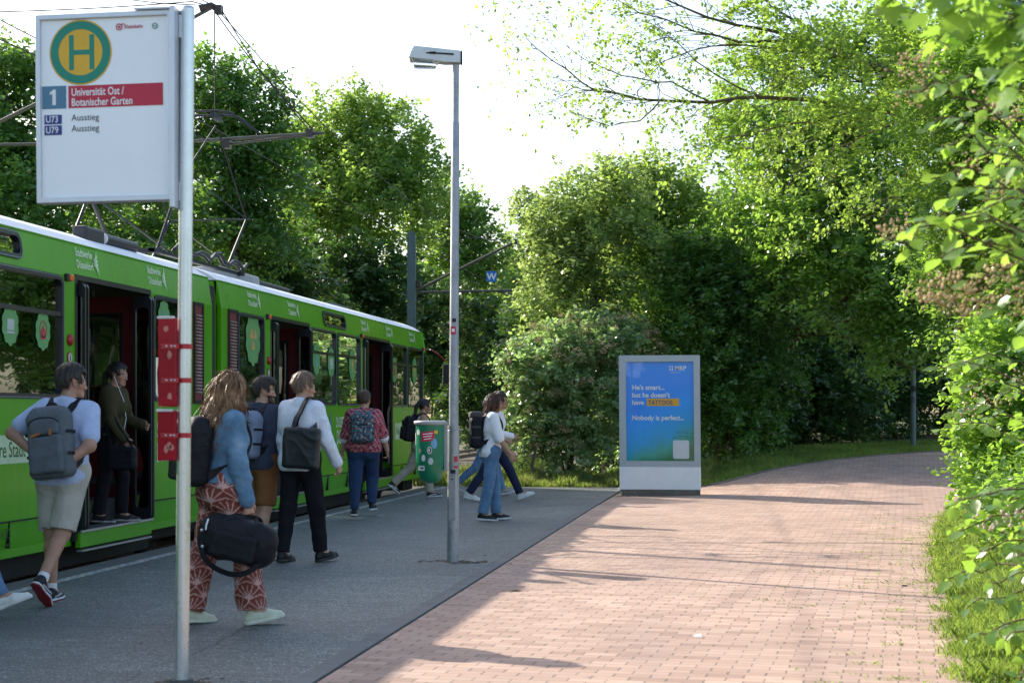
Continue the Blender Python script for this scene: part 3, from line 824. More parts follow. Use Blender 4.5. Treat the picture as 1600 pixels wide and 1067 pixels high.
m = MB(); m.prism(pl.poly([(u * .55 - .01, v * .62 - .05) for u, v in dp], .004), pl.n * .002); m.build('drop_core', mat('drop_green', (.12, .42, .18), .3), em)
m = MB(); a = PF(ty(617), .95); m.prism(a.poly([(0, 0), (.98, 0), (.98, .30), (0, .30)], .0), a.n * .002); bn = m.build('banner', mat('banner_pale', (.50, .62, .40), .4), tram)
m = MB(); text(m, PF(ty(617) + .10, 1.04), 0, 0, 'Wasser', .13, sx=.85, n=.003); m.build('banner_lettering', M_dlet, bn)
m = MB()
for k in range(4): m.box((XT + .001, ty(552), .36 + .05 * k), (XT + .012, ty(563), .378 + .05 * k))
m.build('vent_slots', M_dlet, tram)
m = MB(); text(m, PF(ty(516), .36), 0, 0, 'Tür', .05, sx=.8); text(m, PF(ty(514), .30), 0, 0, 'Rheinbahn', .028); m.build('small_lettering', M_dlet, tram)
# scalloped green stickers on the panes
M_kred = mat('sticker_red', (.45, .05, .06), .5); M_kgr = mat('sticker_grey', (.45, .50, .48), .5); M_kbl = mat('sticker_blue', (.15, .35, .55), .5); M_kor = mat('sticker_orange', (.6, .35, .12), .5)
def sticker(px, py, r, kind):
    pl = Plane((XT - .006, ty(px), th(px, py)), (0, 1, 0), (0, 0, 1))
    out = [((r + .075 * r * abs(math.sin(5 * a)) * 1.6 - .05 * r) * math.cos(a), (r + .075 * r * abs(math.sin(5 * a)) * 1.6 - .05 * r) * 1.12 * math.sin(a)) for a in np.linspace(0, 2 * math.pi, 72)[:-1]]
    m = MB(); m.prism(pl.poly(out), pl.n * .002); s = m.build('window_sticker', M_sgreen, tram)
    m = MB(); k = r
    P = lambda pts, n=.003: m.prism(pl.poly([(a * k, b * k) for a, b in pts], n), pl.n * .002)
    if kind == 'kettle':
        P([(-.38, -.5), (.38, -.5), (.28, .12), (-.28, .12)]); P(disc(0, .18, .12, 10))
        m.ring(pl.poly([(a*k, b*k) for a, b in disc(0, .1, .52, 20)], .003), pl.poly([(a*k, b*k) for a, b in disc(0, .1, .45, 20)], .003), pl.n * .002); mt = M_kred
    elif kind == 'laptop': P(rrect(.9, .62, .06, 2)); P([(-.55, -.5), (.55, -.5), (.42, -.36), (-.42, -.36)]); mt = M_kgr
    elif kind == 'ball':
        for j in range(3): P([(0, 0)] + [(.5 * math.cos(a), .5 * math.sin(a)) for a in np.linspace(j * 2.09, j * 2.09 + 1.05, 6)])
        mt = M_kor
    elif kind == 'bottle': P([(-.16, -.55), (.16, -.55), (.16, .15), (.07, .3), (.07, .5), (-.07, .5), (-.07, .3), (-.16, .15)]); mt = M_kbl
    else: P(disc(0, .12, .3, 16)); P([(-.12, -.5), (.12, -.5), (.12, -.2), (-.12, -.2)]); mt = M_kor
    m.build('sticker_picture', mt, s)
for q in ((17, 507, .155, 'laptop'), (68, 517, .15, 'kettle'), (257, 497, .17, 'bottle'), (396, 529, .30, 'ball'), (495, 561, .20, 'bottle'), (518, 566, .20, 'laptop'), (551, 570, .22, 'bulb'), (617, 578, .2, 'kettle'), (648, 580, .22, 'ball')): sticker(*q)
# ============================================================ THE STOP SIGN
base = G(284, 1066); sgn = thing('stop_sign', 'tall white tram stop sign with a green and yellow H on a steel pole', 'sign', base)
lean = Vector((CT, ST, 0)) * .0086
def up(b, z): return b + Vector((0, 0, z)) + lean * z
m = MB(); m.tube([up(base, -.02), up(base, 3.52)], .0365, 24); pole = m.build('pole', M_pole, sgn)
m = MB(); m.lathe([(.036, 3.5201), (.034, 3.532), (.0, 3.536)], base + lean * 3.52, 24); m.build('pole_cap', M_pole, pole)
m = MB(); m.tube([up(base, -.015), up(base, .02)], .06, 20); m.build('base_collar', M_edge, pole)
xr = up(base, 3.0).x - .046; ysn = base.y + lean.y * 3
SW, SB, ST_ = .745, 2.515, 3.505
# the panel stands square to the tram
pl = Plane((xr - SW / 2 - .012, ysn - .05, (SB + ST_) / 2), (1, 0, 0.0086), (-.0086, 0, 1))
H_ = ST_ - SB
M_signw = mat('sign_white', (.88, .91, .93), .22, var=.02, scale=2, Coat_Weight=.4)
M_salu = mat('sign_frame_aluminium', (.62, .65, .69), .38, .55, var=.06)
m = MB(); o = [(-SW/2, -H_/2), (SW/2, -H_/2), (SW/2, H_/2), (-SW/2, H_/2)]; i_ = [(a * (1 - .05 / SW), b_ * (1 - .055 / H_)) for a, b_ in o]
m.ring(pl.poly(o, .012), pl.poly(i_, .012), pl.n * -.085); fr = m.build('sign_frame', M_salu, sgn, bevel=.003)
m = MB(); m.prism(pl.poly([(a * (1 - .049 / SW), b_ * (1 - .054 / H_)) for a, b_ in o], -.068), pl.n * .062); pan_ = m.build('sign_panel', M_signw, sgn)
m = MB(); m.box((xr - .012, ysn - .10, SB - .04), (xr + .012, ysn + .02, ST_ + .012)); m.box((xr + .0125, ysn - .03, ST_ - .14), (xr + .03, ysn + .03, ST_ - .02)); m.box((xr + .0125, ysn - .03, SB), (xr + .03, ysn + .03, SB + .1))
m.build('mounting_rail', M_salu, sgn, bevel=.003)
m = MB(); m.box((pl.o.x + .17, ysn - .08, ST_ + .004), (xr - .0125, ysn - .02, ST_ + .013)); m.build('rail_tab', M_salu, sgn)
def su(px): return (px - 178.5) / 1600 * (SW / .1300) if False else (px - 178.0) * SW / 206.0
def sv(px, py):      # height on the panel read off the photograph
    Z = F * 1.0 / 1.0
    t = (px - 75) / 208.0; top = 26 + (15.5 - 26) * t; bot = 320.5 + (314.5 - 320.5) * t
    return H_ / 2 - (py - top) / (bot - top) * H_
M_hg = mat('roundel_green', (.0, .23, .15), .35, var=.04); M_hy = mat('roundel_yellow', (.72, .42, .02), .35, var=.04)
u, v = su(142), sv(142, 83)
m = MB(); m.prism(pl.poly(disc(u, v, .171, 56), -.0055), pl.n * .002); rd = m.build('roundel', M_hy, pan_)
m = MB(); m.ring(pl.poly(disc(u, v, .164, 56), -.0033), pl.poly(disc(u, v, .121, 56), -.0033), pl.n * .001)
for du in (-.062, .050): m.prism(pl.poly([(u + du - .0005, v - .092), (u + du + .0255, v - .092), (u + du + .0255, v + .092), (u + du - .0005, v + .092)], -.0033), pl.n * .001)
m.prism(pl.poly([(u - .036, v - .0125), (u + .0495, v - .0125), (u + .0495, v + .0125), (u - .036, v + .0125)], -.0033), pl.n * .001)
m.build('letter_h', M_hg, pan_)
M_sred = mat('sign_red', (.50, .012, .045), .35, var=.03); M_sblue = mat('sign_slate_blue', (.07, .20, .31), .35, var=.03); M_sdb = mat('sign_dark_blue', (.015, .03, .22), .35, var=.03)
M_sgrey = mat('sign_grey_lettering', (.045, .06, .075), .5); M_pw = mat('print_white', (.80, .80, .80), .4, var=.02)
def bar(pl, a, b_, mt, name, parent, n=-.0055, th_=.002):
    m = MB(); m.prism(pl.poly([(a[0], b_[1]), (b_[0], b_[1]), (b_[0], a[1]), (a[0], a[1])], n), pl.n * th_); return m.build(name, mt, parent)
bar(pl, (su(83), sv(83, 137)), (su(119.5), sv(119.5, 171)), M_sblue, 'platform_number_field', pan_)
bar(pl, (su(123), sv(123, 136)), (su(266), sv(266, 165)), M_sred, 'stop_name_field', pan_)
bar(pl, (su(86), sv(86, 182)), (su(112.5), sv(112.5, 195.5)), M_sdb, 'line_field', pan_)
bar(pl, (su(86), sv(86, 198.5)), (su(112.5), sv(112.5, 212.5)), M_sdb, 'line_field', pan_)
m = MB(); T = lambda px, py, s, cap, **k: text(m, pl, su(px), sv(px, py), s, cap, n=-.0030, **k)
m.prism(pl.poly([(su(u_), sv(u_, v_)) for u_, v_ in ((98.7, 166), (98.7, 148.5), (94.8, 150.2), (94.8, 146.6), (100.2, 141.6), (104, 141.6), (104, 166))], -.0030), pl.n * .001); m.build('platform_number', M_pw, pan_); m = MB(); T(127.5, 151.5, 'Universität Ost /', .040, bold=.018, sx=.742); T(127.5, 167.5, 'Botanischer Garten', .040, bold=.018, sx=.742); m.build('stop_name', M_pw, pan_)
for py_, tx_ in ((193.5, 'U73'), (210.5, 'U79')):
    m = MB(); T(88, py_, tx_, .034, bold=.012, sx=.86); m.build('line_number', M_pw, pan_)
for py_ in (190.5, 207.5):
    m = MB(); T(127.5, py_, 'Ausstieg', .034, sx=.92); m.build('direction_lettering', M_sgrey, pan_)
m = MB(); T(208, 45.5, 'Rheinbahn', .020, bold=.012, sx=.85, shear=.25)
uu, vv = su(201), sv(201, 43); m.ring(pl.poly(disc(uu, vv, .018, 20), -.003), pl.poly(disc(uu, vv, .013, 20), -.003), pl.n * .001); m.prism(pl.poly(disc(uu, vv, .007, 12), -.003), pl.n * .001)
m.prism(pl.poly([(uu + .012, vv + .012), (uu + .03, vv + .012), (uu + .03, vv + .017), (uu + .012, vv + .017)], -.003), pl.n * .001)
m.build('operator_logo', M_sred, pan_)
m = MB(); uu, vv = su(255), sv(255, 41); m.ring(pl.poly(disc(uu, vv, .0155, 20), -.003), pl.poly(disc(uu, vv, .0115, 20), -.003), pl.n * .001)
m.prism(pl.poly([(uu - .0075, vv - .002), (uu + .0075, vv - .002), (uu + .0075, vv + .002), (uu - .0075, vv + .002)], -.003), pl.n * .001); m.build('small_emblem', M_hg, pan_)

# red timetable cases strapped to the pole (seen from behind)
b = NB('red_case_plastic')
v_ = b.obj(); p = b.princ(b.ramp(b.noise(v_, 5, 4), [(.3, (.36, .005, .02)), (.7, (.52, .012, .035))]), .18, 0, None, Transmission_Weight=.35, IOR=1.3)
M_case = b.done(p)
M_strap = mat('red_strap', (.42, .012, .025), .35, var=.1)
M_torn = mat('torn_paper', (.50, .20, .16), .8, var=.2)
for top, bot, straps, lab in ((497, 634, (541, 594), 'taller red timetable case strapped to the stop sign pole'), (642, 719, (680,), 'shorter red timetable case on the stop sign pole under the taller one')):
    zt, zb = HC + (HY - top) / F * base.y * 1.0, HC + (HY - bot) / F * base.y
    Zs = 8.57; zt, zb = HC + (HY - top) / F * Zs, HC + (HY - bot) / F * Zs
    pc = up(base, (zt + zb) / 2)
    x1, x0 = pc.x - .022, pc.x - .126
    c = thing('timetable_case', lab, 'notice case', (pc.x - .08, pc.y, zb), None)
    m = MB(); m.box((x0, pc.y - .055, zb), (x1 - .004, pc.y - .030, zt)); cb = m.build('case_back', M_case, c, bevel=.006)
    m = MB(); m.box((x0 - .008, pc.y - .029, zb - .004), (x0 + .006, pc.y + .10, zt + .004)); m.box((x0 + .0065, pc.y + .087, zb - .004), (x1 - .02, pc.y + .10, zt + .004)); m.build('case_side', M_strap, c, bevel=.004)
    m = MB(); m.box((x0 - .004, pc.y - .058, zt - .004), (x1 - .02, pc.y - .026, zt + .010)); m.build('case_lid', M_ltgrey, c, bevel=.003)
    for sy in straps:
        z = HC + (HY - sy) / F * Zs
        m = MB(); m.tube([up(base, z - .013), up(base, z + .013)], .0395, 24)
        m.box((x0 + .02, pc.y - .060, z - .013), (pc.x - .01, pc.y - .0555, z + .013)); m.box((pc.x - .045, pc.y - .0555, z - .013), (pc.x - .030, pc.y - .01, z + .013)); st = m.build('strap', M_strap, c)
        m = MB()
        for k in (.03, .048, .075): m.lathe([(.006, 0), (.0055, .003), (.001, .005)], (x1 - k + .02, pc.y - .0602, z), 10, M=Matrix.Rotation(R(90), 3, 'X'))
        m.build('strap_rivets', M_pole, st)
    m = MB(); rr = random.Random(int(top))
    for k in range(3):
        cx, cz = rr.uniform(x0 + .03, x1 - .02), rr.uniform(zb + .03, zt - .04)
        if min(abs(cz - (HC + (HY - sy) / F * Zs)) for sy in straps) < .04: cz -= .05
        m.prism([(cx + rr.uniform(.7, 1.2) * .014 * math.cos(a), pc.y - .0553, cz + rr.uniform(.7, 1.5) * .018 * math.sin(a)) for a in np.linspace(0, 5.6, 7)], (0, -.001, 0))
    m.build('torn_sticker', M_torn, c)

# ============================================================ LAMP POST WITH BIN
lb = G(707.5, 877); lt = thing('lamp_post', 'slim galvanised lamp post with a flat grey lantern standing on the asphalt platform', 'lamp post', lb)
ll = Vector((CT, ST, 0)) * .0062
def lu(z): return lb + Vector((0, 0, z)) + ll * z
b = NB('weathered_galvanised'); v_ = b.obj()
zz = b.n('SeparateXYZ', i_Vector=v_).outputs[2]
n1 = b.noise(b.n('Mapping', i_Vector=v_, i_Scale=(6, 6, 2.2)).outputs[0], 2.2, 6, .65); n2 = b.noise(v_, 45, 3)
c_ = b.ramp(b.math('MULTIPLY_ADD', n1, .7, b.math('MULTIPLY', n2, .3)), [(.3, (.20, .215, .235)), (.55, (.36, .375, .39)), (.75, (.47, .48, .49))])
rust = b.math('MULTIPLY', b.ramp(n1, [(.55, 0), (.66, 1)]), b.ramp(zz, [(0, 1), (1, .25)]))
c_ = b.mix(b.math('MULTIPLY', rust, .45), c_, (.17, .11, .075))
M_lamp = b.done(b.princ(c_, b.math('MULTIPLY_ADD', n2, .25, .38), .55, n1, .2, .004))
m = MB(); m.tube([lu(-.02), lu(1.26)], .056, 24); pl1 = m.build('lower_pole', M_lamp, lt)
m = MB(); m.tube([lu(1.2601), lu(4.18), lu(4.20), lu(4.74)], [.046, .038, .032, .032], 24); m.build('upper_pole', M_lamp, lt)
m = MB(); m.tube([lu(1.25), lu(1.275)], [.058, .049], 24); m.build('pole_collar', M_lamp, lt)
m = MB(); q = lu(.62); m.box((q.x - .033, q.y - .0585, .40), (q.x + .033, q.y - .05, .84)); dp_ = m.build('service_hatch', M_lamp, pl1, bevel=.004)
m = MB(); m.lathe([(.008, 0), (.008, .004), (.001, .005)], (q.x, q.y - .0585, .79), 12, M=Matrix.Rotation(R(90), 3, 'X')); m.build('hatch_lock', M_under, dp_)
# lantern: a flat tapering box reaching out over the platform to the left
hp = Plane(lu(4.78), (-CT * .985, -ST * .985 - .02, 0), (0, 0, 1)); top = lu(4.74)
def lant(pts_side, w0, w1, name, mt, parent=lt, bevel=.008):
    m = MB(); L = max(p[0] for p in pts_side)
    ww = lambda u: w0 + (w1 - w0) * max(u, 0) / L
    a = [hp.p(u, v, ww(u)) for u, v in pts_side]; b_ = [hp.p(u, v, -ww(u)) for u, v in pts_side]; n = len(a)
    m.add(a + b_, [tuple(range(n)), tuple(range(n, 2*n))[::-1]] + [(k, (k+1) % n, n + (k+1) % n, n + k) for k in range(n)])
    return m.build(name, mt, parent, bevel=bevel)
M_lant = mat('lantern_grey', (.62, .65, .67), .45, .2, var=.1)
hs = lant([(-.045, .085), (.40, .118), (.425, .07), (.445, .012), (.44, .002), (.24, -.012), (.10, -.03), (-.045, -.03)], .06, .125, 'lantern_housing', M_lant)
lant([(.415, .0), (.40, -.062), (.19, -.072), (.165, -.018)], .07, .10, 'lantern_glass', mat('lantern_diffuser', (.75, .78, .78), .1, var=.03, Transmission_Weight=.85, IOR=1.2), bevel=.006)
lant([(-.0455, .088), (-.0455, -.034), (-.062, -.034), (-.062, .08)], .061, .061, 'lantern_socket', M_under)
m = MB()
for d_ in (.062,): m.tube([hp.p(.02, .045, -.075), hp.p(.16, .05, -.0865), hp.p(.28, .05, -.10)], .008, 6); m.box((-.03, -.01, -.01), (.03, .01, .01), M=Matrix.Translation(hp.p(.22, .052, -.095)))
m.build('lantern_latch', M_under, hs)
# stickers on the post
m = MB()
def wrap(m, z, r, a0, a1, h, mi=0, n=6):
    cc = lu(z); pts = []
    for k in range(n + 1):
        a = R(a0 + (a1 - a0) * k / n); pts.append(Vector((r * math.cos(a), r * math.sin(a), 0)))
    vs = [cc + p + Vector((0, 0, -h/2)) for p in pts] + [cc + p + Vector((0, 0, h/2)) for p in pts]
    m.add(vs, [(k, k+1, n+2+k, n+1+k) for k in range(n)], mi)
wrap(m, 2.205, .0475, 235, 300, .075); s1 = m.build('round_sticker', M_sred, lt)
m = MB(); wrap(m, 2.205, .0479, 250, 285, .03); m.build('sticker_mark', M_pw, s1)
m = MB(); wrap(m, .95, .0575, 285, 325, .115); m.build('red_sticker', M_sred, lt); m = MB(); wrap(m, 1.02, .0575, 250, 283, .16); m.build('pale_sticker', M_lamp, lt)
for z_, r_ in ((2.30, .0475), (.86, .0576)):
    m = MB(); wrap(m, z_, r_, 255, 300, .035); m.build('dark_sticker', M_under, lt)
# trodden dirt round the foot
b = NB('dry_dirt'); v_ = b.obj(); M_dirt = b.done(b.princ(b.ramp(b.noise(v_, 20, 5), [(.3, (.07, .055, .04)), (.7, (.16, .125, .085))]), .95, 0, b.noise(v_, 60, 4), .8, .01))
rr = random.Random(3); m = MB()
for cc, cnt, rad in ((lb + Vector((.05, -.03, 0)), 95, .42), (base, 25, .2), (Vector((-2.0, 28.2, 0)), 40, .5)):
    for k in range(cnt):
        a, d_ = rr.uniform(0, 6.28), .06 + rad * rr.random() ** 1.6
        s = rr.uniform(.006, .03) * (1.2 - d_ / rad * .7); c = cc + Vector((d_ * 1.5 * math.cos(a), d_ * .8 * math.sin(a), .0035))
        pts = [c + Vector((s * rr.uniform(.7, 1.8) * math.cos(t), s * rr.uniform(.6, 1.2) * math.sin(t), 0)) for t in np.linspace(0, 5.5, 7)]
        m.add(pts + [c + Vector((0, 0, s * .35))], [(i, (i + 1) % 7, 7) for i in range(7)])
m.build('dirt', M_dirt, kind='stuff')
lf_mats = [mat('dead_leaf_brown', (.22, .09, .03), .7, var=.2), mat('fallen_leaf_yellow', (.50, .48, .05), .6, var=.1), mat('paper_scrap', (.6, .6, .58), .7)]
m = MB()
for (px, py), mi, s in (((221, 1003), 0, .022), ((208, 826 + 200), 0, .012), ((806, 922), 1, .05), ((757, 867), 2, .025), ((577, 990), 2, .014), ((663, 787), 2, .04), ((1413, 914), 0, .05), ((1432, 905), 0, .03), ((1390, 880), 0, .03), ((900, 1000), 0, .012), ((1310, 1035), 0, .02), ((640, 985), 0, .016), ((618, 998), 0, .02), ((1200, 960), 0, .015), ((820, 815), 2, .02), ((740, 830), 2, .012), ((1090, 992), 2, .05)):
    c = G(px, py, .006); a = rr.uniform(0, 6)
    e1, e2 = Vector((math.cos(a), math.sin(a), .1)) * s, Vector((-math.sin(a), math.cos(a), .2)) * s * .6
    m.add([c - e1, c + e2 * .8, c + e1, c - e2], [(0, 1, 2), (0, 2, 3)], mi)
m.build('litter', lf_mats, kind='stuff')

# green bullet-shaped bin on the post
Zb = 15.5; bc = W(672.5, 757, Zb); bz0 = HC + (HY - 755) / F * Zb; bz1 = HC + (HY - 663) / F * Zb
bn = thing('litter_bin', 'green bullet shaped litter bin covered in stickers on the lamp post', 'bin', (bc.x, bc.y, bz0))
b = NB('bin_green_plastic'); v_ = b.obj(); n1 = b.noise(v_, 5, 5)
M_bin = b.done(b.princ(b.ramp(n1, [(.3, (.0, .13, .06)), (.7, (.003, .20, .10))]), b.math('MULTIPLY_ADD', n1, .3, .2), 0, b.noise(v_, 40, 3), .08, .003, Coat_Weight=.3))
rb = .138; hb = bz1 - bz0
prof = [(.001, 0), (.04, .004), (.075, .018), (.105, .05), (.125, .10), (.134, .17), (rb, .25), (.139, hb)]
prof += [(.132, hb), (.131, .25), (.118, .10), (.07, .03), (.001, .012)]
m = MB(); m.lathe(prof[:8], (bc.x, bc.y, bz0), 40); m.build('bin_body', M_bin, bn)
m = MB(); m.lathe([(.136, hb - .006), (.150, hb - .002), (.157, hb + .018), (.152, hb + .032), (.134, hb + .036), (.122, hb + .028), (.120, hb - .03), (.118, hb - .2)], (bc.x, bc.y, bz0), 40); m.build('bin_rim', mat('bin_rim_grey', (.36, .37, .37), .5, .1, var=.12), bn)
q = lu(bz0 + hb * .6)
m = MB(); m.box((bc.x + .136, bc.y - .03, bz0 + .12), (bc.x + .160, bc.y + .03, bz0 + hb + .03))
for z in (bz0 + .18, bz0 + hb - .03): m.box((bc.x + .1605, bc.y - .02, z - .02), (q.x - .045, bc.y + .02, z + .02)); m.tube([lu(z - .018), lu(z + .018)], .0585, 20)
m.build('bin_bracket', M_lamp, bn)
def bstick(name, a0, a1, z0, z1, mt, r=.1398, parent=bn, n=8, oval=False, rot=0):
    m = MB()
    if oval:
        pts = []
        am, zm = (a0 + a1) / 2, (z0 + z1) / 2
        for k in range(18):
            t = 2 * math.pi * k / 18; a = R(am + (a1 - a0) / 2 * math.cos(t)); z = zm + (z1 - z0) / 2 * math.sin(t)
            pts.append((bc.x + r * math.cos(a), bc.y + r * math.sin(a), bz0 + z))
        ctr = (bc.x + r * math.cos(R(am)), bc.y + r * math.sin(R(am)), bz0 + zm)
        m.add(pts + [ctr], [(k, (k + 1) % 18, 18) for k in range(18)])
    else:
        vs = []
        for z in (z0, z1):
            for k in range(n + 1):
                t = k / n; a = R(a0 + (a1 - a0) * t); vs.append((bc.x + r * math.cos(a), bc.y + r * math.sin(a), bz0 + z + rot * (t - .5)))
        m.add(vs, [(k, k + 1, n + 2 + k, n + 1 + k) for k in range(n)])
    return m.build(name, mt, parent)
M_s_or = mat('sticker_light', (.62, .62, .58), .5)
s = bstick('bin_sticker_red', 243, 297, hb - .155, hb - .065, M_sred, rot=.012)
for k in range(3): bstick('sticker_print', 250 + 2 * k, 290 - 3 * k, hb - .09 - .024 * k, hb - .082 - .024 * k, M_pw, r=.1403, parent=s, rot=.010)
bstick('bin_sticker_white', 216, 236, hb - .10, hb - .045, M_s_or, oval=True)
s = bstick('bin_sticker_oval', 225, 248, hb - .285, hb - .205, M_hg, oval=True); bstick('sticker_print', 231, 243, hb - .262, hb - .222, M_torn, r=.1403, parent=s, oval=True)
bstick('bin_sticker_blue', 283, 308, hb - .225, hb - .13, M_kbl, oval=True)
s = bstick('bin_sticker_round', 268, 287, hb - .275, hb - .205, M_s_or, oval=True); bstick('sticker_print', 271, 284, hb - .265, hb - .215, M_under, r=.1403, parent=s, oval=True); bstick('sticker_print', 273, 279, hb - .255, hb - .225, M_pw, r=.1407, parent=s, oval=True)
bstick('bin_sticker_pale', 244, 261, hb - .345, hb - .28, M_s_or, oval=True); bstick('bin_sticker_grey', 272, 292, hb - .375, hb - .31, M_kgr, oval=True)
s = bstick('bin_sticker_label', 226, 258, hb - .43, hb - .385, M_s_or); bstick('sticker_print', 240, 254, hb - .415, hb - .40, M_under, r=.1403, parent=s)
bstick('bin_sticker_yellow', 296, 310, hb - .085, hb - .055, M_hy); bstick('bin_sticker_strip', 188, 204, hb - .19, hb - .08, M_s_or)

# ============================================================ ADVERTISING CASE
a0, a1 = G(970, 775), G(1093, 776)
Zd = 28.3; ac = XZ((1031.5 - 800) / F * Zd, Zd); AW = 124 / F * Zd / .985
az = lambda py: HC + (HY - py) / F * Zd
ad = thing('advertising_case', 'freestanding grey poster case with a blue and green advertisement on the paving', 'poster case', (ac.x, ac.y, 0))
pa = Plane((ac.x, ac.y, 0), (1, 0, 0), (-.0075, 0, 1))
M_acase = mat('case_grey_paint', (.36, .42, .46), .4, .25, var=.06, scale=3)
M_abase = mat('case_base_pale', (.78, .80, .81), .55, var=.05, scale=3)
M_ash = mat('case_plinth_concrete', (.14, .125, .105), .9, var=.2, bump=.3)
def pbox(name, u0, u1, z0, z1, n0, n1, mt, parent=ad, bevel=.006):
    m = MB(); m.prism(pa.poly([(u0, z0), (u1, z0), (u1, z1), (u0, z1)], n0), pa.n * (n1 - n0)); return m.build(name, mt, parent, bevel=bevel)
hw = AW / 2
pbox('plinth', -hw + .03, hw - .01, -.01, az(765), -.26, .01, M_ash)
pbox('base_panel', -hw, hw, az(765) + .002, az(729), -.27, .02, M_abase)
z0_, z1_ = az(729) + .003, az(555)
m = MB(); o = [(-hw, z0_), (hw, z0_), (hw, z1_), (-hw, z1_)]
pu0, pu1, pz0, pz1 = -hw + .118, hw - .105, az(720), az(565)
i_ = [(pu0, pz0), (pu1, pz0), (pu1, pz1), (pu0, pz1)]
m.ring(pa.poly(o, .02), pa.poly(i_, .02), pa.n * -.05); cf = m.build('case_frame', M_acase, ad)
m = MB(); m.prism(pa.poly(o, -.27), pa.n * .239); m.build('case_body', M_acase, ad, bevel=.006)
b = NB('poster_print'); v_ = b.obj(); sp = b.n('SeparateXYZ', i_Vector=v_)
zt_ = b.math('DIVIDE', b.math('SUBTRACT', sp.outputs[2], pz0), pz1 - pz0); xt_ = b.math('DIVIDE', b.math('SUBTRACT', sp.outputs[0], pu0), pu1 - pu0)
mixf = b.math('ADD', b.math('ADD', b.math('MULTIPLY', zt_, 1.45), .20), b.math('MULTIPLY', xt_, -.42))
mixf = b.math('ADD', mixf, b.math('MULTIPLY', b.math('SUBTRACT', b.noise(b.n('Mapping', i_Vector=v_, i_Scale=(2.4, 1, .8)).outputs[0], 1.6, 4), .3), .42))
c_ = b.ramp(mixf, [(.06, (.02, .18, .06)), (.22, (.03, .34, .26)), (.42, (.004, .34, .70)), (.75, (.001, .33, .95)), (1.0, (.002, .27, .95))])
M_poster = b.done(b.princ(c_, .5))
m = MB(); m.add(pa.poly([(pu0 - .01, pz0 - .01), (pu1 + .01, pz0 - .01), (pu1 + .01, pz1 + .01), (pu0 - .01, pz1 + .01)], -.026), [(0, 1, 2, 3)]); po = m.build('poster', M_poster, ad)
au = lambda px: (px - 1031.5) / F * Zd
m = MB(); TT = lambda px, py, s, cap, **k: text(m, pa, au(px), az(py), s, cap, n=-.0235, **k)
TT(988.5, 608.5, "He's smart...", .080, sx=.98, bold=.022); TT(988.5, 620.5, "but he doesn't", .080, sx=.98, bold=.022); TT(988.5, 632, 'have', .080, sx=.98, bold=.022); TT(1062.5, 632, '.', .076)
TT(988.5, 656, 'Nobody is perfect...', .080, sx=.98, bold=.022); TT(1056, 579, 'MRP', .082, sx=.86, bold=.012)
for k in range(2):
    u = au(1047.5 + 3.6 * k)
    m.prism(pa.poly([(u, az(579)), (u + .018, az(579)), (u + .018, az(575.2)), (u, az(575.2))], -.0235), pa.n * .001); m.prism(pa.poly([(u, az(574.2)), (u + .018, az(574.2)), (u + .018, az(571.5)), (u, az(571.5))], -.0235), pa.n * .001)
TT(1047.5, 582.6, 'a creative company', .018, sx=.95)
m.build('poster_lettering_white', M_pw, po)
m = MB(); m.prism(pa.poly([(au(1011.5), az(634)), (au(1062), az(634)), (au(1062), az(622.5)), (au(1011.5), az(622.5))], -.0245), pa.n * .0008); hl = m.build('highlight_field', mat('poster_yellow', (.75, .40, .005), .5, var=.03), po)
m = MB(); text(m, pa, au(1014), az(632), 'TATTOOS', .076, n=-.0225, sx=.84, bold=.02); m.build('highlight_lettering', M_sdb, hl)
m = MB(); q = rrect(25 / F * Zd, 29 / F * Zd, .03, 4); m.prism(pa.poly([(a + au(1064.5), b_ + az(702)) for a, b_ in q], -.0245), pa.n * .001); cd = m.build('white_card', mat('poster_card', (.62, .66, .70), .5, var=.04), po)
m = MB()
for k, ch in enumerate('Follow us'): text(m, pa, au(1058) + .034 * k, az(677.5) + .012 * math.sin(k * .55), ch, .04, n=-.0235, sx=.8)
for k, ch in enumerate('on Instagram'): text(m, pa, au(1052.5) + .029 * k, az(684.5) + .02 * math.sin(k * .3), ch, .04, n=-.0235, sx=.8)
m.build('poster_lettering_dark', M_sgrey, po)
m = MB(); text(m, pa, au(972), az(560.5), 'Werbung im Stadtraum', .016, n=.0215); text(m, pa, au(979), az(726), 'Rheinbahn Werbung', .02, n=.0215); m.build('case_lettering', M_ltgrey, cf)
m = MB(); m.add(pa.poly([(pu0 - .005, pz0 - .005), (pu1 + .005, pz0 - .005), (pu1 + .005, pz1 + .005), (pu0 - .005, pz1 + .005)], .012), [(0, 1, 2, 3)]); m.build('case_glass', M_glass2, ad)

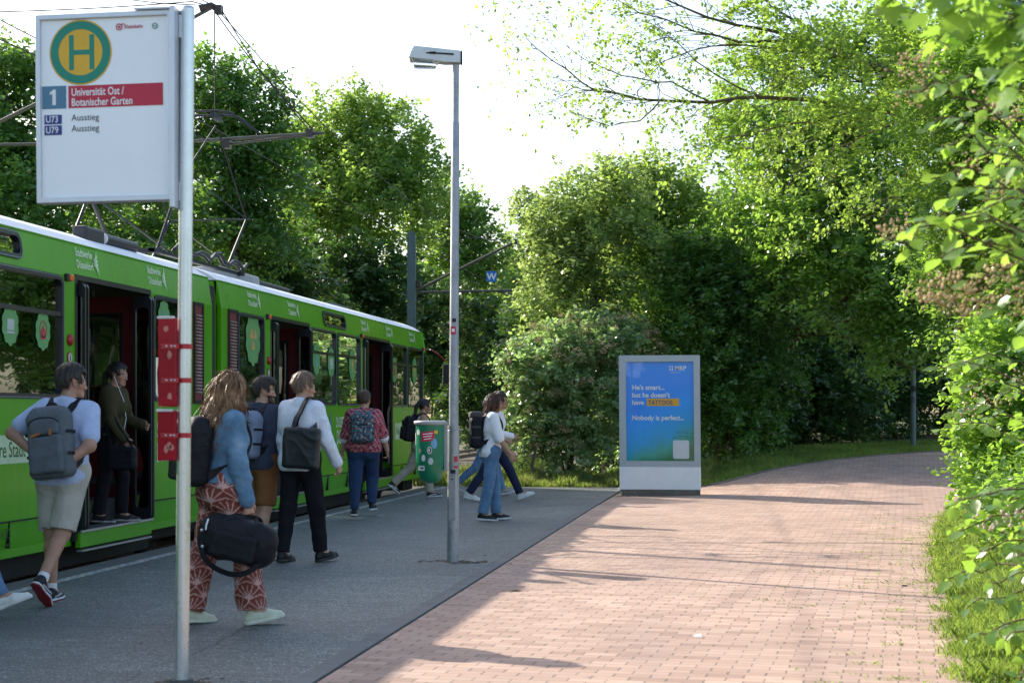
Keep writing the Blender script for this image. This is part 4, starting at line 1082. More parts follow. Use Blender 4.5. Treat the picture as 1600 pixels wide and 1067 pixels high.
# ============================================================ OVERHEAD LINE
M_mast = mat('mast_green_grey', (.085, .125, .13), .5, .2, var=.15, scale=3)
M_tube = mat('bracket_tube', (.10, .095, .08), .5, .4, var=.2)
M_wire = mat('copper_wire', (.035, .03, .028), .5, .5, var=.1)
M_ins = mat('insulator_dark', (.04, .025, .02), .35)
def mast(px, Z, zt, lab, z0=-.3):
    c = W(px, 0, Z); c.z = z0; t = thing('overhead_line_mast', lab, 'mast', c)
    m = MB(); w2 = 6.6 / F * Z
    y = c.y
    # rounded-top box mast
    a = [(-w2, z0)] + [(w2, z0)] + [(w2 * math.cos(k), zt - w2 + w2 * math.sin(k)) for k in np.linspace(0, math.pi, 12)]
    u = Vector((CT, ST, 0)); n = Vector((-ST, CT, 0))
    m.prism([Vector((c.x, c.y, 0)) + u * p[0] - n * w2 + Vector((0, 0, p[1])) for p in a], n * w2 * 2); bo = m.build('mast_post', M_mast, t)
    a2 = [(p[0] * .62, p[1] if i < 2 else p[1] - .12) for i, p in enumerate(a)]
    m = MB(); m.prism([Vector((c.x, c.y, 0)) + u * p[0] - n * (w2 + .012) + Vector((0, 0, p[1])) for p in a2], n * .01); m.build('mast_panel', M_rgrey if False else M_mast, bo)
    return t
Z1 = 23.8
m1 = mast(-34, Z1, 8.4, 'grey overhead line mast at the left edge carrying the bracket over the tram')
def tubes(name, parent, segs, r, mt=M_tube):
    m = MB()
    for s in segs: m.tube(s, r, 8)
    return m.build(name, mt, parent)
nd = W(335, 10, Z1)
bk = tubes('bracket_arm', m1, [[W(-30, 205, Z1), W(72, 155, Z1), nd]], .028)
tubes('registration_tube', m1, [[W(-30, 227, Z1), W(300, 221, Z1), W(506, 208, Z1)]], .024)
tubes('steady_arm', m1, [[W(352, 226, Z1 + .1), W(490, 211, Z1 + .05)]], .018)
for px, py in ((342, 16), (355, 226), (485, 209)): m = MB(); q = W(px, py, Z1); m.box(q - Vector((.05, .06, .06)), q + Vector((.05, .06, .06))); m.build('clamp', M_ins, m1)
m = MB(); m.tube([W(312, 14, Z1), W(330, 9, Z1), W(342, 16, Z1)], .05, 8); m.build('insulator', M_ins, m1)
tubes('bracing_wire', m1, [[W(337, 20, Z1), W(360, 52, Z1), W(405, 110, Z1), W(484, 205, Z1)], [W(341, 8, Z1), W(404, 108, Z1 + .1), W(490, 204, Z1)], [nd, W(336, 190, Z1)]], .009, M_wire)
Z2 = 55.0
m2 = mast(643, Z2, HC + (HY - 362) / F * Z2, 'green grey overhead line mast with rounded top beyond the front of the tram')
tubes('bracket_arm', m2, [[W(650, 452, Z2), W(658, 450, Z2), W(805, 378, Z2)]], .045)
tubes('registration_tube', m2, [[W(650, 457, Z2), W(872, 452, Z2)]], .04)
tubes('steady_arm', m2, [[W(770, 455, Z2), W(808, 461, Z2)]], .028)
tubes('bracing_wire', m2, [[W(650, 372, Z2), W(740, 372, Z2), W(810, 377, Z2)], [W(768, 392, Z2), W(768, 424, Z2)]], .011, M_wire)
for px, py in ((805, 378), (654, 444)): m = MB(); q = W(px, py, Z2); m.box(q - Vector((.08, .07, .09)), q + Vector((.08, .07, .09))); m.build('clamp', M_ins, m2)
# blue W board hung in the line
q = W(768, 432, Z2 - .2); ws = thing('signal_board', 'small blue square board with a white W hanging from the overhead line', 'sign', q)
pw = Plane(q, (CT, ST, 0), (0, 0, 1)); hwb = 8 / F * Z2
m = MB(); m.prism(pw.poly([(-hwb, -hwb), (hwb, -hwb), (hwb, hwb), (-hwb, hwb)], -.03), pw.n * .03); bd = m.build('board', mat('signal_blue', (.0, .16, .58), .4, var=.03), ws)
m = MB(); text(m, pw, 0, -.105, 'W', .21, n=.003, align='CENTER', bold=.03); m.build('board_letter', M_pw, bd)
def wire(name, pts, lab, r=.008):
    m = MB(); m.tube(pts, r, 6); m.build('overhead_wire', M_wire, label=lab, cat='wire')
def span(a, b_, sag, n=14): return [a.lerp(b_, k / n) - Vector((0, 0, 4 * sag * (k / n) * (1 - k / n))) for k in range(n + 1)]
ca, cb, cz = Vector((XCN + .1, W(335, 0, Z1).y, 5.5)), Vector((XCN - .15, W(805, 0, Z2).y, 5.5)), Vector((XCN + .1, -8, 5.5))
wire('w', span(cz, ca, .12) + span(ca, cb, .05)[1:] + span(cb, cb + Vector((-1, 45, 0)), .05)[1:], 'lower overhead contact wire that the tram collector touches')
ma, mb_, mz = nd.copy(), W(805, 378, Z2), Vector((XCN, -8, 7.3))
wire('w', span(mz, ma, .75) + span(ma, mb_, .95)[1:] + span(mb_, mb_ + Vector((-1, 45, 0)), 1.2)[1:], 'upper overhead catenary wire sagging above the contact wire', .009)
wire('w', span(W(-60, 20, Z1 + .05), W(300, 3, Z1), .03) + [W(335, 12, Z1)], 'thin overhead wire running level to the bracket above the stop sign', .009)
wire('w', [W(150, -6, Z1), W(252, 6, Z1), W(320, 9, Z1)], 'short overhead wire dropping to the bracket behind the stop sign', .008)
wire('w', [W(-80, 22, 18), W(0, 62, 18.6), W(78, 97, 19.2), W(200, 160, 20.3), W(330, 222, 22)], 'slanting overhead wire crossing behind the stop sign', .008)

# far lamp post beside the bend of the path
q = XZ((1427 - 800) / F * 38, 38); q.z = float(rise(q.x, q.y))
fl_ = thing('lamp_post', 'dark lamp post in the shade by the bend of the path, half hidden by leaves', 'lamp post', q)
m = MB(); m.tube([q - Vector((0, 0, .05)), q + Vector((0, 0, 4.9))], [.062, .045], 14); lp = m.build('pole', M_mast, fl_)
m = MB(); hh = q + Vector((0, 0, 4.9)); m.prism([hh + Vector((.06, -.1, -.03)), hh + Vector((-.5, -.14, 0)), hh + Vector((-.5, -.14, .09)), hh + Vector((.06, -.1, .09))], (0, .22, 0)); m.build('lantern', M_lant, fl_, bevel=.01)
for z, mt in ((1.28, M_under), (1.02, M_sgrey)):
    m = MB(); m.tube([q + Vector((0, 0, z)), q + Vector((0, 0, z + .14))], .0625, 14, cap=False); m.build('pole_sticker', mt, lp)
# ============================================================ PLANTS
def unit(a): return a / np.maximum(np.linalg.norm(a, axis=-1, keepdims=True), 1e-9)
def template(kind):
    """leaf outline in its own plane: x across, y from stalk to tip, z lift; faces as index tuples"""
    if kind == 'small':      # four-cornered leaf folded along its rib
        return np.array([(0, 0, 0), (.30, .42, .07), (0, 1, -.04), (-.30, .42, .07)]), [(0, 1, 2, 3)]
    if kind == 'oval':
        return np.array([(0, 0, 0), (.22, .18, .05), (.33, .42, .08), (.26, .70, .05), (0, 1, -.06), (-.26, .70, .05), (-.33, .42, .08), (-.22, .18, .05), (0, .45, 0)]), [(0, 1, 2, 8), (8, 2, 3, 4), (0, 8, 6, 7), (8, 4, 5, 6)]
    if kind == 'lobed':      # oak-like
        return np.array([(0, 0, 0), (.10, .15, .02), (.25, .22, .06), (.15, .36, .03), (.33, .50, .08), (.18, .62, .03), (.24, .82, .05), (0, 1, -.05), (-.24, .82, .05), (-.18, .62, .03), (-.33, .50, .08), (-.15, .36, .03), (-.25, .22, .06), (-.10, .15, .02)]), [(0, 1, 2, 3, 11, 12, 13), (3, 4, 5, 9, 10, 11), (5, 6, 7, 8, 9)]
    if kind == 'maple':
        o = [(0, 0), (.12, .04), (.42, -.06), (.36, .10), (.55, .26), (.40, .30), (.52, .56), (.33, .52), (.22, .50), (.26, .74), (.12, .72), (0, 1.02)]
        o += [(-a, b_) for a, b_ in o[-2:0:-1]]
        P = [(a, b_, .10 * abs(a) - .12 * b_ * b_) for a, b_ in o]; P.append((0, .34, 0)); n = len(o)
        return np.array(P), [(k, (k + 1) % n, n) for k in range(n)]
    if kind == 'bramble':
        o = [(0, 0), (.16, .06), (.30, .22), (.27, .30), (.36, .42), (.28, .55), (.22, .68), (.14, .76), (0, 1.0)]
        o += [(-a, b_) for a, b_ in o[-2:0:-1]]
        P = [(a, b_, .16 * abs(a) - .10 * b_ * b_) for a, b_ in o]; P.append((0, .4, -.02)); n = len(o)
        return np.array(P), [(k, (k + 1) % n, n) for k in range(n)]
    if kind == 'bud':        # a tiny faceted blossom or berry
        return np.array([(0, 0, -.5), (.5, 0, 0), (0, .5, 0), (-.5, 0, 0), (0, -.5, 0), (0, 0, .5)]), [(0, 2, 1), (0, 3, 2), (0, 4, 3), (0, 1, 4), (5, 1, 2), (5, 2, 3), (5, 3, 4), (5, 4, 1)]
def leaves_mesh(name, P, Yd, Nn, size, tint, mats, kind='small', mi=None):
    T, faces = template(kind)
    Y = unit(Yd); X = unit(np.cross(Y, Nn)); Z = np.cross(X, Y)
    s = size[:, None, None]
    V = P[:, None, :] + s * (T[None, :, 0:1] * X[:, None, :] + T[None, :, 1:2] * Y[:, None, :] + T[None, :, 2:3] * Z[:, None, :])
    n, k = V.shape[:2]
    fl = np.concatenate([np.array(f) for f in faces]); fs = np.cumsum([0] + [len(f) for f in faces])[:-1]; L = len(fl)
    loops = (np.arange(n)[:, None] * k + fl[None]).ravel(); starts = (np.arange(n)[:, None] * L + fs[None]).ravel()
    t = np.repeat(tint, len(faces)); m_ = None if mi is None else np.repeat(mi, len(faces))
    return np_mesh(name, V.reshape(-1, 3), loops, starts, mats, tint=t, mi=m_)
def ell(px, py, rx, ry, Z, dz=0.0, deep=.85):
    c = W(px, py, Z + dz); k = (Z + dz) / F
    return (np.array(c), np.array([rx * k, max(rx, ry * .7) * k * deep, ry * k]))
def sample_blobs(rng, blobs, n, shell=3.2, gap=.0, gs=1.3):
    vol = np.array([b_[1][0] * b_[1][2] + .3 * b_[1].prod() for b_ in blobs]); pr = vol / vol.sum()
    pts, nrm = [], []
    ph = rng.uniform(0, 6.28, (5, 3)); fq = rng.uniform(.6, 1.7, (5, 3)) * gs
    tot = 0
    while tot < n:
        k = rng.choice(len(blobs), size=n, p=pr)
        d = unit(rng.normal(size=(n, 3))); d[:, 2] = np.where(rng.random(n) < .35, np.abs(d[:, 2]), d[:, 2])
        r = rng.random(n) ** (1 / shell)
        c = np.array([b_[0] for b_ in blobs])[k]; R_ = np.array([b_[1] for b_ in blobs])[k]
        # lumpy outline
        lump = 1 + .16 * np.sin(d[:, 0] * 5 + k * 1.7) * np.cos(d[:, 2] * 4 + k) + .10 * np.sin(d[:, 1] * 9 + k * 2.3 + d[:, 2] * 7)
        p = c + d * R_ * (r * lump)[:, None]
        f = sum(np.sin(p @ np.diag(fq[i]) @ np.ones(3) * 1.0 + ph[i, 0] + np.cos(p[:, i % 3] * fq[i, 1] + ph[i, 1])) for i in range(5)) / 5
        keep = f > gap - .55
        pts.append(p[keep]); nrm.append(unit(d / R_)[keep]); tot += keep.sum()
    return np.concatenate(pts)[:n], np.concatenate(nrm)[:n]
def foliage(rng, blobs, size, lai=6.8, per=22, tw=.55, droop=.25, shell=3.2, gap=.0, nleaf=None, kind='small', spread=.85, gs=1.3, upw=.35):
    area = sum(math.pi * b_[1][0] * b_[1][2] for b_ in blobs)
    n = nleaf or int(area * lai / (.30 * size * size))
    nt_ = max(8, n // per)
    tb_, tn = sample_blobs(rng, blobs, nt_, shell, gap, gs)
    td = unit(tn * .9 + rng.normal(size=tn.shape) * .55 + np.array([0, 0, upw]))
    L = tw * rng.uniform(.55, 1.3, nt_)
    k = np.repeat(np.arange(nt_), per); t = rng.random(nt_ * per) ** .8
    D = td[k]; sidev = unit(np.cross(D, np.array([0.01, 0.02, 1.0])))
    sgn = rng.choice([-1, 1], size=len(k))
    P = tb_[k] + D * (t * L[k])[:, None]; P[:, 2] -= droop * (t ** 2) * L[k]
    P += rng.normal(size=P.shape) * .14 * tw
    Y = unit(D * .45 + sidev * (sgn * spread)[:, None] + rng.normal(size=P.shape) * .42 + np.array([0, 0, -.12]))
    Nn = unit(np.array([0, 0, 1.0]) + rng.normal(size=P.shape) * .62 + D * .25)
    S = size * rng.uniform(.6, 1.25, len(k))
    clump = np.sin(tb_[:, 0] * 2.1 + tb_[:, 2] * 1.3) * .5 + .5
    tint = np.clip(.5 * clump[k] + rng.normal(.25, .22, len(k)), 0, 1)
    return P, Y, Nn, S, tint, tb_
def rel(P, base): return P - np.array(base)[None]
M_bark = mat('bark_grey_brown', (.085, .065, .045), .9, var=.3, scale=5, bump=.6, bscale=25, bd=.02)
M_bark2 = mat('bark_olive', (.115, .095, .04), .85, var=.3, scale=6, bump=.5, bscale=30, bd=.02)
M_twig = mat('twig_brown', (.10, .065, .035), .8, var=.2)
LEAF = dict(
    deep=leaf_mat('leaf_deep_green', (.040, .112, .040), (.118, .240, .066), (.24, .46, .06), .32, .48, .75),
    mid=leaf_mat('leaf_mid_green', (.050, .128, .036), (.135, .260, .062), (.34, .57, .08), .34, .52, .75),
    light=leaf_mat('leaf_light_green', (.080, .165, .042), (.180, .305, .072), (.46, .67, .12), .38, .57, .65),
    pale=leaf_mat('leaf_pale_olive', (.092, .165, .055), (.210, .312, .10), (.44, .60, .15), .40, .54, .6),
    grey=leaf_mat('leaf_grey_green', (.10, .18, .085), (.26, .36, .19), (.42, .64, .19), .30, .50, .9),
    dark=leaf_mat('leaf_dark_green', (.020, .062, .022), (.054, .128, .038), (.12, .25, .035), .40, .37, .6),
    oak=leaf_mat('leaf_oak_green', (.060, .146, .032), (.150, .275, .058), (.42, .68, .09), .32, .54, .75),
    fresh=leaf_mat('leaf_fresh_green', (.062, .155, .034), (.145, .275, .060), (.40, .66, .08), .32, .54, .7),
    yellow=leaf_mat('leaf_yellow_green', (.080, .160, .032), (.165, .285, .060), (.44, .66, .09), .40, .56, .6),
)
M_bloom = leaf_mat('faded_blossom', (.42, .30, .15), (.74, .60, .38), (.5, .38, .2), .8, .3)
M_pinkb = leaf_mat('bramble_blossom', (.62, .44, .36), (.88, .78, .70), (.6, .45, .4), .7, .35)

def limb_curve(rng, a, b_, wob, n=6):
    a, b_ = np.array(a), np.array(b_); t = np.linspace(0, 1, n)[:, None]
    p = a + (b_ - a) * t
    off = rng.normal(size=(n, 3)) * wob * np.linalg.norm(b_ - a) * np.sin(t * math.pi)
    p += off; p[:, 2] += .08 * np.linalg.norm(b_ - a) * np.sin(t[:, 0] * math.pi)
    return [Vector(q) for q in p]
def plant(name, label, cat, base, blobs, leaf, size, seed=0, group=None, trunk=.16, stems=1, limbs=26, twigs=90, bark=None, fork=.35, bloom=0, kind='small', tname='trunk', bloomsize=.03, **kw):
    rng = np.random.default_rng(seed)
    base = Vector(base)
    t = thing(name, label, cat, base, group)
    P, Y, Nn, S, tint, tb_ = foliage(rng, blobs, size, kind=kind, **kw)
    keep = P[:, 2] > float(rise(base.x, base.y)) + .02
    P, Y, Nn, S, tint = P[keep], Y[keep], Nn[keep], S[keep], tint[keep]
    me = leaves_mesh('crown', rel(P, base), Y, Nn, S, tint, LEAF[leaf], kind)
    mesh_obj('crown', me, t)
    if bloom:
        q, qn = sample_blobs(rng, blobs, bloom * 3, 30, -.5)
        ok = (qn[:, 2] > -.1); q, qn = q[ok][:bloom], qn[ok][:bloom]
        m_ = 26; kk = np.repeat(np.arange(len(q)), m_)
        off = rng.normal(size=(len(kk), 3)) * np.array([.055, .055, .03]) * bloomsize / .03
        BP = q[kk] + qn[kk] * .10 + off
        me = leaves_mesh('blossom', rel(BP, base), rng.normal(size=BP.shape), unit(rng.normal(size=BP.shape)), bloomsize * rng.uniform(.6, 1.2, len(kk)), rng.random(len(kk)), M_bloom, 'bud')
        mesh_obj('blossom', me, t)
    m = MB()
    ctr = sum((b_[0] * b_[1].prod() for b_ in blobs), np.zeros(3)) / sum(b_[1].prod() for b_ in blobs)
    top = Vector(ctr)
    fork_pts = []
    for s in range(stems):
        off = Vector((rng.normal() * .25, rng.normal() * .25, 0)) if stems > 1 else Vector((0, 0, 0))
        tgt = top if stems == 1 else Vector(blobs[s % len(blobs)][0])
        pts = limb_curve(rng, base + off - Vector((0, 0, .1)), tgt, .05, 8)
        r0 = trunk / math.sqrt(stems)
        m.tube(pts, [r0 * (1.25 if k == 0 else 1) * (1 - .75 * k / 7) for k in range(8)], 9)
        fork_pts += [(pts[k], r0 * (1 - .75 * k / 7)) for k in range(2 if stems > 1 else 3, 8)]
    ids = rng.choice(len(tb_), size=min(limbs, len(tb_)), replace=False)
    lp = []
    for i in ids:
        q = Vector(tb_[i]); a, r = min(fork_pts, key=lambda f: (f[0] - q).length + max(0, f[0].z - q.z) * 1.5)
        pts = limb_curve(rng, a, q, .07, 6); r = min(r * .6, .02 + .018 * (q - a).length)
        m.tube(pts, [r * (1 - .82 * k / 5) for k in range(6)], 6, cap=False)
        lp += [(p, r * (1 - .8 * k / 5)) for k, p in enumerate(pts)][2:]
    if twigs and lp:
        LP = np.array([tuple(p[0]) for p in lp])
        for i in rng.choice(len(tb_), size=min(twigs, len(tb_)), replace=False):
            j = int(np.argmin(np.linalg.norm(LP - tb_[i], axis=1)))
            if np.linalg.norm(LP[j] - tb_[i]) > 2.5: continue
            pts = limb_curve(rng, LP[j], tb_[i], .08, 4)
            r = min(lp[j][1] * .7, .016); m.tube(pts, [r, r * .7, r * .45, r * .25], 4, cap=False)
    m.build(tname, bark or M_bark, t, fix=False)
    return t
def gpx(px, Z, z=None):
    q = XZ((px - 800) / F * Z, Z); q.z = float(rise(q.x, q.y)) if z is None else z
    return q
def B_(Z, *bl): return [ell(a, b_, c, d, Z, e) for a, b_, c, d, e in bl]

GT = 'trees beyond the tram tracks'
plant('broadleaf_tree', 'big dark green tree at the left edge behind the rear of the tram', 'tree', gpx(20, 37, -.3),
      B_(37, (-40, 250, 120, 130, 0), (40, 190, 95, 110, 0), (90, 320, 110, 110, 0), (-10, 370, 120, 90, -1), (0, 130, 50, 45, 0)), 'deep', .16, 1, GT, trunk=.22, gap=-.03, lai=8.5, tw=.6)
plant('broadleaf_tree', 'dark tree mostly hidden behind the white stop sign', 'tree', gpx(205, 42, -.3),
      B_(42, (190, 330, 90, 75, 0), (255, 360, 70, 80, 0), (190, 420, 120, 60, 0)), 'deep', .18, 2, GT, trunk=.2, lai=6)
plant('broadleaf_tree', 'tall dark green tree standing right of the stop sign pole', 'tree', gpx(350, 49, -.3),
      B_(49, (330, 170, 65, 90, 0), (385, 205, 65, 95, 0), (330, 290, 100, 90, 0), (420, 300, 55, 110, 0), (340, 390, 120, 80, 0)), 'deep', .18, 3, GT, trunk=.24, gap=-.05, lai=8.5, tw=.7)
plant('broadleaf_tree', 'rounded lighter green tree above the front car of the tram', 'tree', gpx(545, 64, -.3),
      B_(64, (520, 225, 75, 70, 0), (588, 240, 80, 75, 0), (475, 280, 52, 80, 0), (640, 300, 65, 80, 0), (560, 320, 100, 85, -1), (500, 370, 80, 70, 0), (560, 170, 35, 25, 0)), 'light', .21, 4, GT, trunk=.28, gap=.02, lai=8, tw=.8, limbs=34)
plant('broadleaf_tree', 'dark tree falling away to the right of the rounded lighter tree', 'tree', gpx(705, 74, -.3),
      B_(74, (690, 350, 55, 75, 0), (730, 370, 40, 55, 0), (700, 450, 70, 90, 0), (752, 430, 45, 75, 0)), 'mid', .24, 5, GT, trunk=.26, tw=.8)
GS = 'bushes along the tracks behind the tram'
for k, (lab, px, Z, bl) in enumerate((
        ('dark bush behind the tram joint below the tall dark tree', 430, 52, ((420, 420, 85, 60, 0), (380, 470, 100, 80, 0), (470, 470, 70, 70, 0))),
        ('dark bush behind the front car left of the rounded overhead line mast', 570, 60, ((550, 430, 75, 55, 0), (600, 470, 65, 70, 0), (520, 500, 90, 90, 0))),
        ('dark bush between the overhead line mast and the lamp post', 680, 70, ((670, 500, 60, 80, 0), (700, 590, 70, 110, 0), (640, 560, 60, 90, 0))),
        ('dark bush right of the lamp post behind the walking men', 765, 62, ((750, 540, 50, 90, 0), (770, 640, 55, 90, 0), (735, 650, 45, 80, 0))),
        ('dark low bush behind the rear car under the big left tree', 100, 40, ((60, 440, 150, 70, 0), (190, 450, 120, 70, 0))),)):
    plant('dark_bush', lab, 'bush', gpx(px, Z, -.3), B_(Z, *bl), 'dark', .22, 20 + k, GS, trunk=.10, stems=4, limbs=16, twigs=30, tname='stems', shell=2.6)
GB = 'trees behind the poster case'
plant('conifer', 'narrow pale pointed tree far off above the blue W board', 'tree', gpx(825, 92),
      B_(92, (820, 340, 20, 44, 0), (818, 390, 32, 45, 0), (850, 375, 24, 50, 0), (805, 440, 40, 55, 0), (845, 450, 45, 60, 0), (785, 470, 30, 50, 0)), 'pale', .26, 6, GB, trunk=.22, tw=.7, upw=.8, gap=-.1, lai=8)
plant('broadleaf_tree', 'feathery pale green tree in the middle rising behind the blossoming bush', 'tree', gpx(925, 35.8),
      B_(35.6, (872, 372, 42, 55, 0), (915, 332, 50, 55, 0), (958, 308, 44, 48, 0), (890, 440, 62, 70, 0), (960, 400, 80, 80, 0), (862, 480, 46, 62, 0)), 'pale', .13, 7, GB, trunk=.16, gap=.08, tw=.6, upw=.6)
plant('broadleaf_tree', 'twin topped bright green tree straight above the poster case', 'tree', gpx(1040, 38),
      B_(37.6, (1040, 300, 48, 45, 0), (990, 300, 40, 42, 0), (1060, 365, 70, 65, 0), (1000, 370, 60, 65, 0), (1095, 420, 70, 60, 0), (1030, 450, 90, 70, 0)), 'light', .125, 8, GB, trunk=.2, gap=.06, tw=.55, upw=.55)
plant('broadleaf_tree', 'deep green tree filling the gap behind the feathery pale tree', 'tree', gpx(950, 42.5),
      B_(42.5, (890, 400, 50, 60, 0), (940, 360, 55, 60, 0), (1000, 350, 60, 60, 0), (1060, 380, 60, 60, 0), (920, 470, 80, 80, 0), (1030, 470, 90, 80, 0), (850, 540, 60, 80, 0)), 'deep', .16, 71, GB, trunk=.18, lai=7.5, tw=.6)  # added mostly hidden, to keep the sun off the bend and undergrowth
plant('broadleaf_tree', 'deep green tree between the twin topped tree and the tall bright tree', 'tree', gpx(1120, 44.5),
      B_(44.5, (1100, 390, 60, 60, 0), (1160, 380, 70, 80, 0), (1120, 470, 90, 80, 0), (1220, 440, 80, 90, 0), (1180, 540, 100, 80, 0), (1290, 500, 80, 90, 0)), 'deep', .16, 72, GB, trunk=.18, lai=7.5, tw=.6)  # another added tree, there to block sun from the bushes at the bend
plant('added_thicket', 'dense dark thicket between the trees and the poster case', 'bush', gpx(1050, 40.2),
      B_(40.2, (950, 440, 70, 80, 0), (1040, 430, 80, 80, 0), (1130, 460, 80, 90, 0), (1220, 520, 80, 80, 0), (1000, 560, 100, 90, 0), (1120, 570, 110, 90, 0), (1230, 600, 80, 70, 0), (1310, 560, 70, 80, 2), (1390, 560, 70, 80, 3)), 'dark', .15, 73, None, trunk=.10, stems=6, limbs=20, twigs=40, tname='stems', lai=8, shell=2.4, gap=-.3, tw=.45)  # added row of hidden bushes that shades the grass and path at the bend
plant('maple_bush', 'dark maple bush whose shaded side hangs behind the poster case', 'bush', gpx(1110, 36),
      B_(35.6, (1060, 420, 75, 60, 0), (1130, 430, 75, 70, 0), (1010, 470, 60, 60, 0), (1110, 510, 105, 80, 0), (1180, 480, 70, 90, 0), (1060, 570, 100, 80, 0), (1160, 600, 90, 90, 0), (1030, 640, 85, 85, 0), (1130, 670, 90, 70, 0)), 'deep', .12, 9, None, trunk=.10, stems=5, limbs=30, twigs=60, tname='stems', lai=6, shell=2.6, tw=.4)
plant('blossom_bush', 'grey green bush with faded blossom at the end of the platform', 'bush', gpx(880, 34.0),
      B_(34.0, (860, 590, 72, 70, 0), (925, 560, 82, 62, 0), (845, 660, 62, 66, 0), (930, 640, 82, 85, 0), (985, 560, 52, 55, 1), (870, 700, 72, 45, 0), (815, 570, 28, 32, 0), (975, 690, 55, 50, .6), (960, 520, 50, 30, .6)), 'grey', .105, 10, None, trunk=.10, stems=7, limbs=40, twigs=120, tname='stems', bloom=420, lai=5.5, tw=.34, shell=2.8, kind='oval', bloomsize=.028)
GU = 'bushes in the shade beside the bend of the path'
for k, (lab, px, Z, bl) in enumerate((
        ('shaded bush right of the poster case at the start of the bend', 1150, 37, ((1125, 610, 65, 70, 0), (1180, 640, 75, 62, 0), (1120, 685, 60, 45, 0), (1200, 690, 50, 30, 0))),
        ('shaded bush in the middle of the bend below the thin bare stem', 1260, 39.5, ((1235, 620, 75, 70, 0), (1300, 630, 75, 65, 0), (1260, 675, 80, 35, 0))),
        ('shaded bush left of the far lamp post', 1365, 41.5, ((1345, 600, 70, 75, 0), (1395, 620, 60, 65, 0), (1360, 655, 80, 35, 0))),
        ('shaded bush right of the far lamp post', 1480, 43, ((1465, 590, 70, 85, 0), (1540, 600, 80, 100, 0), (1485, 650, 80, 45, 0))),
        ('tall dark bush closing the view above the bend', 1300, 50, ((1200, 520, 80, 80, 0), (1300, 520, 100, 90, 0), (1410, 520, 90, 90, 0), (1500, 500, 90, 110, 0))),)):
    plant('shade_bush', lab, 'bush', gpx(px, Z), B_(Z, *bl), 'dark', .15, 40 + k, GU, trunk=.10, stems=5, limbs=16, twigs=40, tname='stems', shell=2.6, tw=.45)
plant('sapling', 'thin bare stemmed sapling in the shade right of the poster case', 'tree', gpx(1218, 39.5),
      B_(39.5, (1225, 520, 38, 45, 0), (1250, 480, 30, 30, 0)), 'mid', .13, 51, None, trunk=.035, limbs=10, twigs=16, bark=mat('bark_pale', (.30, .25, .17), .8), lai=2.0)
plant('oak_tree', 'sunlit oak hanging over the bend of the path right of centre', 'tree', gpx(1165, 38.6),
      B_(35, (1180, 215, 55, 60, 1), (1255, 240, 85, 80, 0), (1340, 250, 90, 90, 0), (1200, 330, 70, 65, .5), (1290, 350, 100, 85, -.5), (1390, 360, 80, 100, 0), (1250, 430, 75, 60, -.5), (1340, 450, 90, 75, -1), (1430, 470, 60, 85, -1), (1425, 560, 52, 46, -1.5), (1430, 500, 50, 50, -1.5), (1390, 520, 55, 45, -1), (1150, 180, 35, 40, 1)), 'oak', .12, 11, None, trunk=.11, limbs=46, twigs=150, bark=M_bark2, kind='lobed', gap=.06, tw=.5, lai=6, shell=2.8, gs=1.6)
plant('broadleaf_tree', 'tall bright tree rising behind the oak at the top right', 'tree', gpx(1330, 45),
      B_(45, (1180, 140, 60, 60, 0), (1270, 120, 80, 70, 0), (1370, 120, 80, 90, 0), (1460, 150, 80, 120, 0), (1130, 260, 40, 60, 0), (1540, 200, 90, 150, 0)), 'mid', .15, 12, None, trunk=.26, limbs=30, twigs=60, lai=6, gap=.03)
plant('hedge_tree', 'dense small leaved hedge tree filling the right edge above the verge', 'tree', gpx(1570, 22),
      B_(21, (1500, 200, 75, 100, .5), (1580, 250, 90, 130, 0), (1480, 320, 60, 80, .5), (1560, 420, 90, 110, 0), (1475, 430, 45, 60, .5), (1520, 520, 70, 70, 0), (1600, 560, 80, 100, -.5), (1560, 90, 90, 80, 0), (1640, 350, 80, 200, -1)), 'fresh', .075, 13, None, trunk=.16, stems=3, limbs=40, twigs=120, tname='stems', bark=M_bark2, lai=6.5, tw=.34, gap=.0, shell=2.6)
plant('hedge_bush', 'leafy bush spilling over the right edge of the paving', 'bush', gpx(1565, 18.5),
      B_(18.2, (1545, 560, 55, 50, 0), (1560, 600, 55, 60, 0), (1590, 670, 70, 70, -.4), (1545, 700, 44, 66, -.2), (1562, 755, 62, 50, -.6), (1590, 800, 60, 45, -3), (1530, 640, 28, 36, 0), (1620, 740, 60, 60, -1), (1520, 745, 20, 30, 0)), 'fresh', .075, 14, None, trunk=.07, stems=7, limbs=30, twigs=90, tname='stems', kind='oval', lai=6.5, tw=.30, shell=2.8)

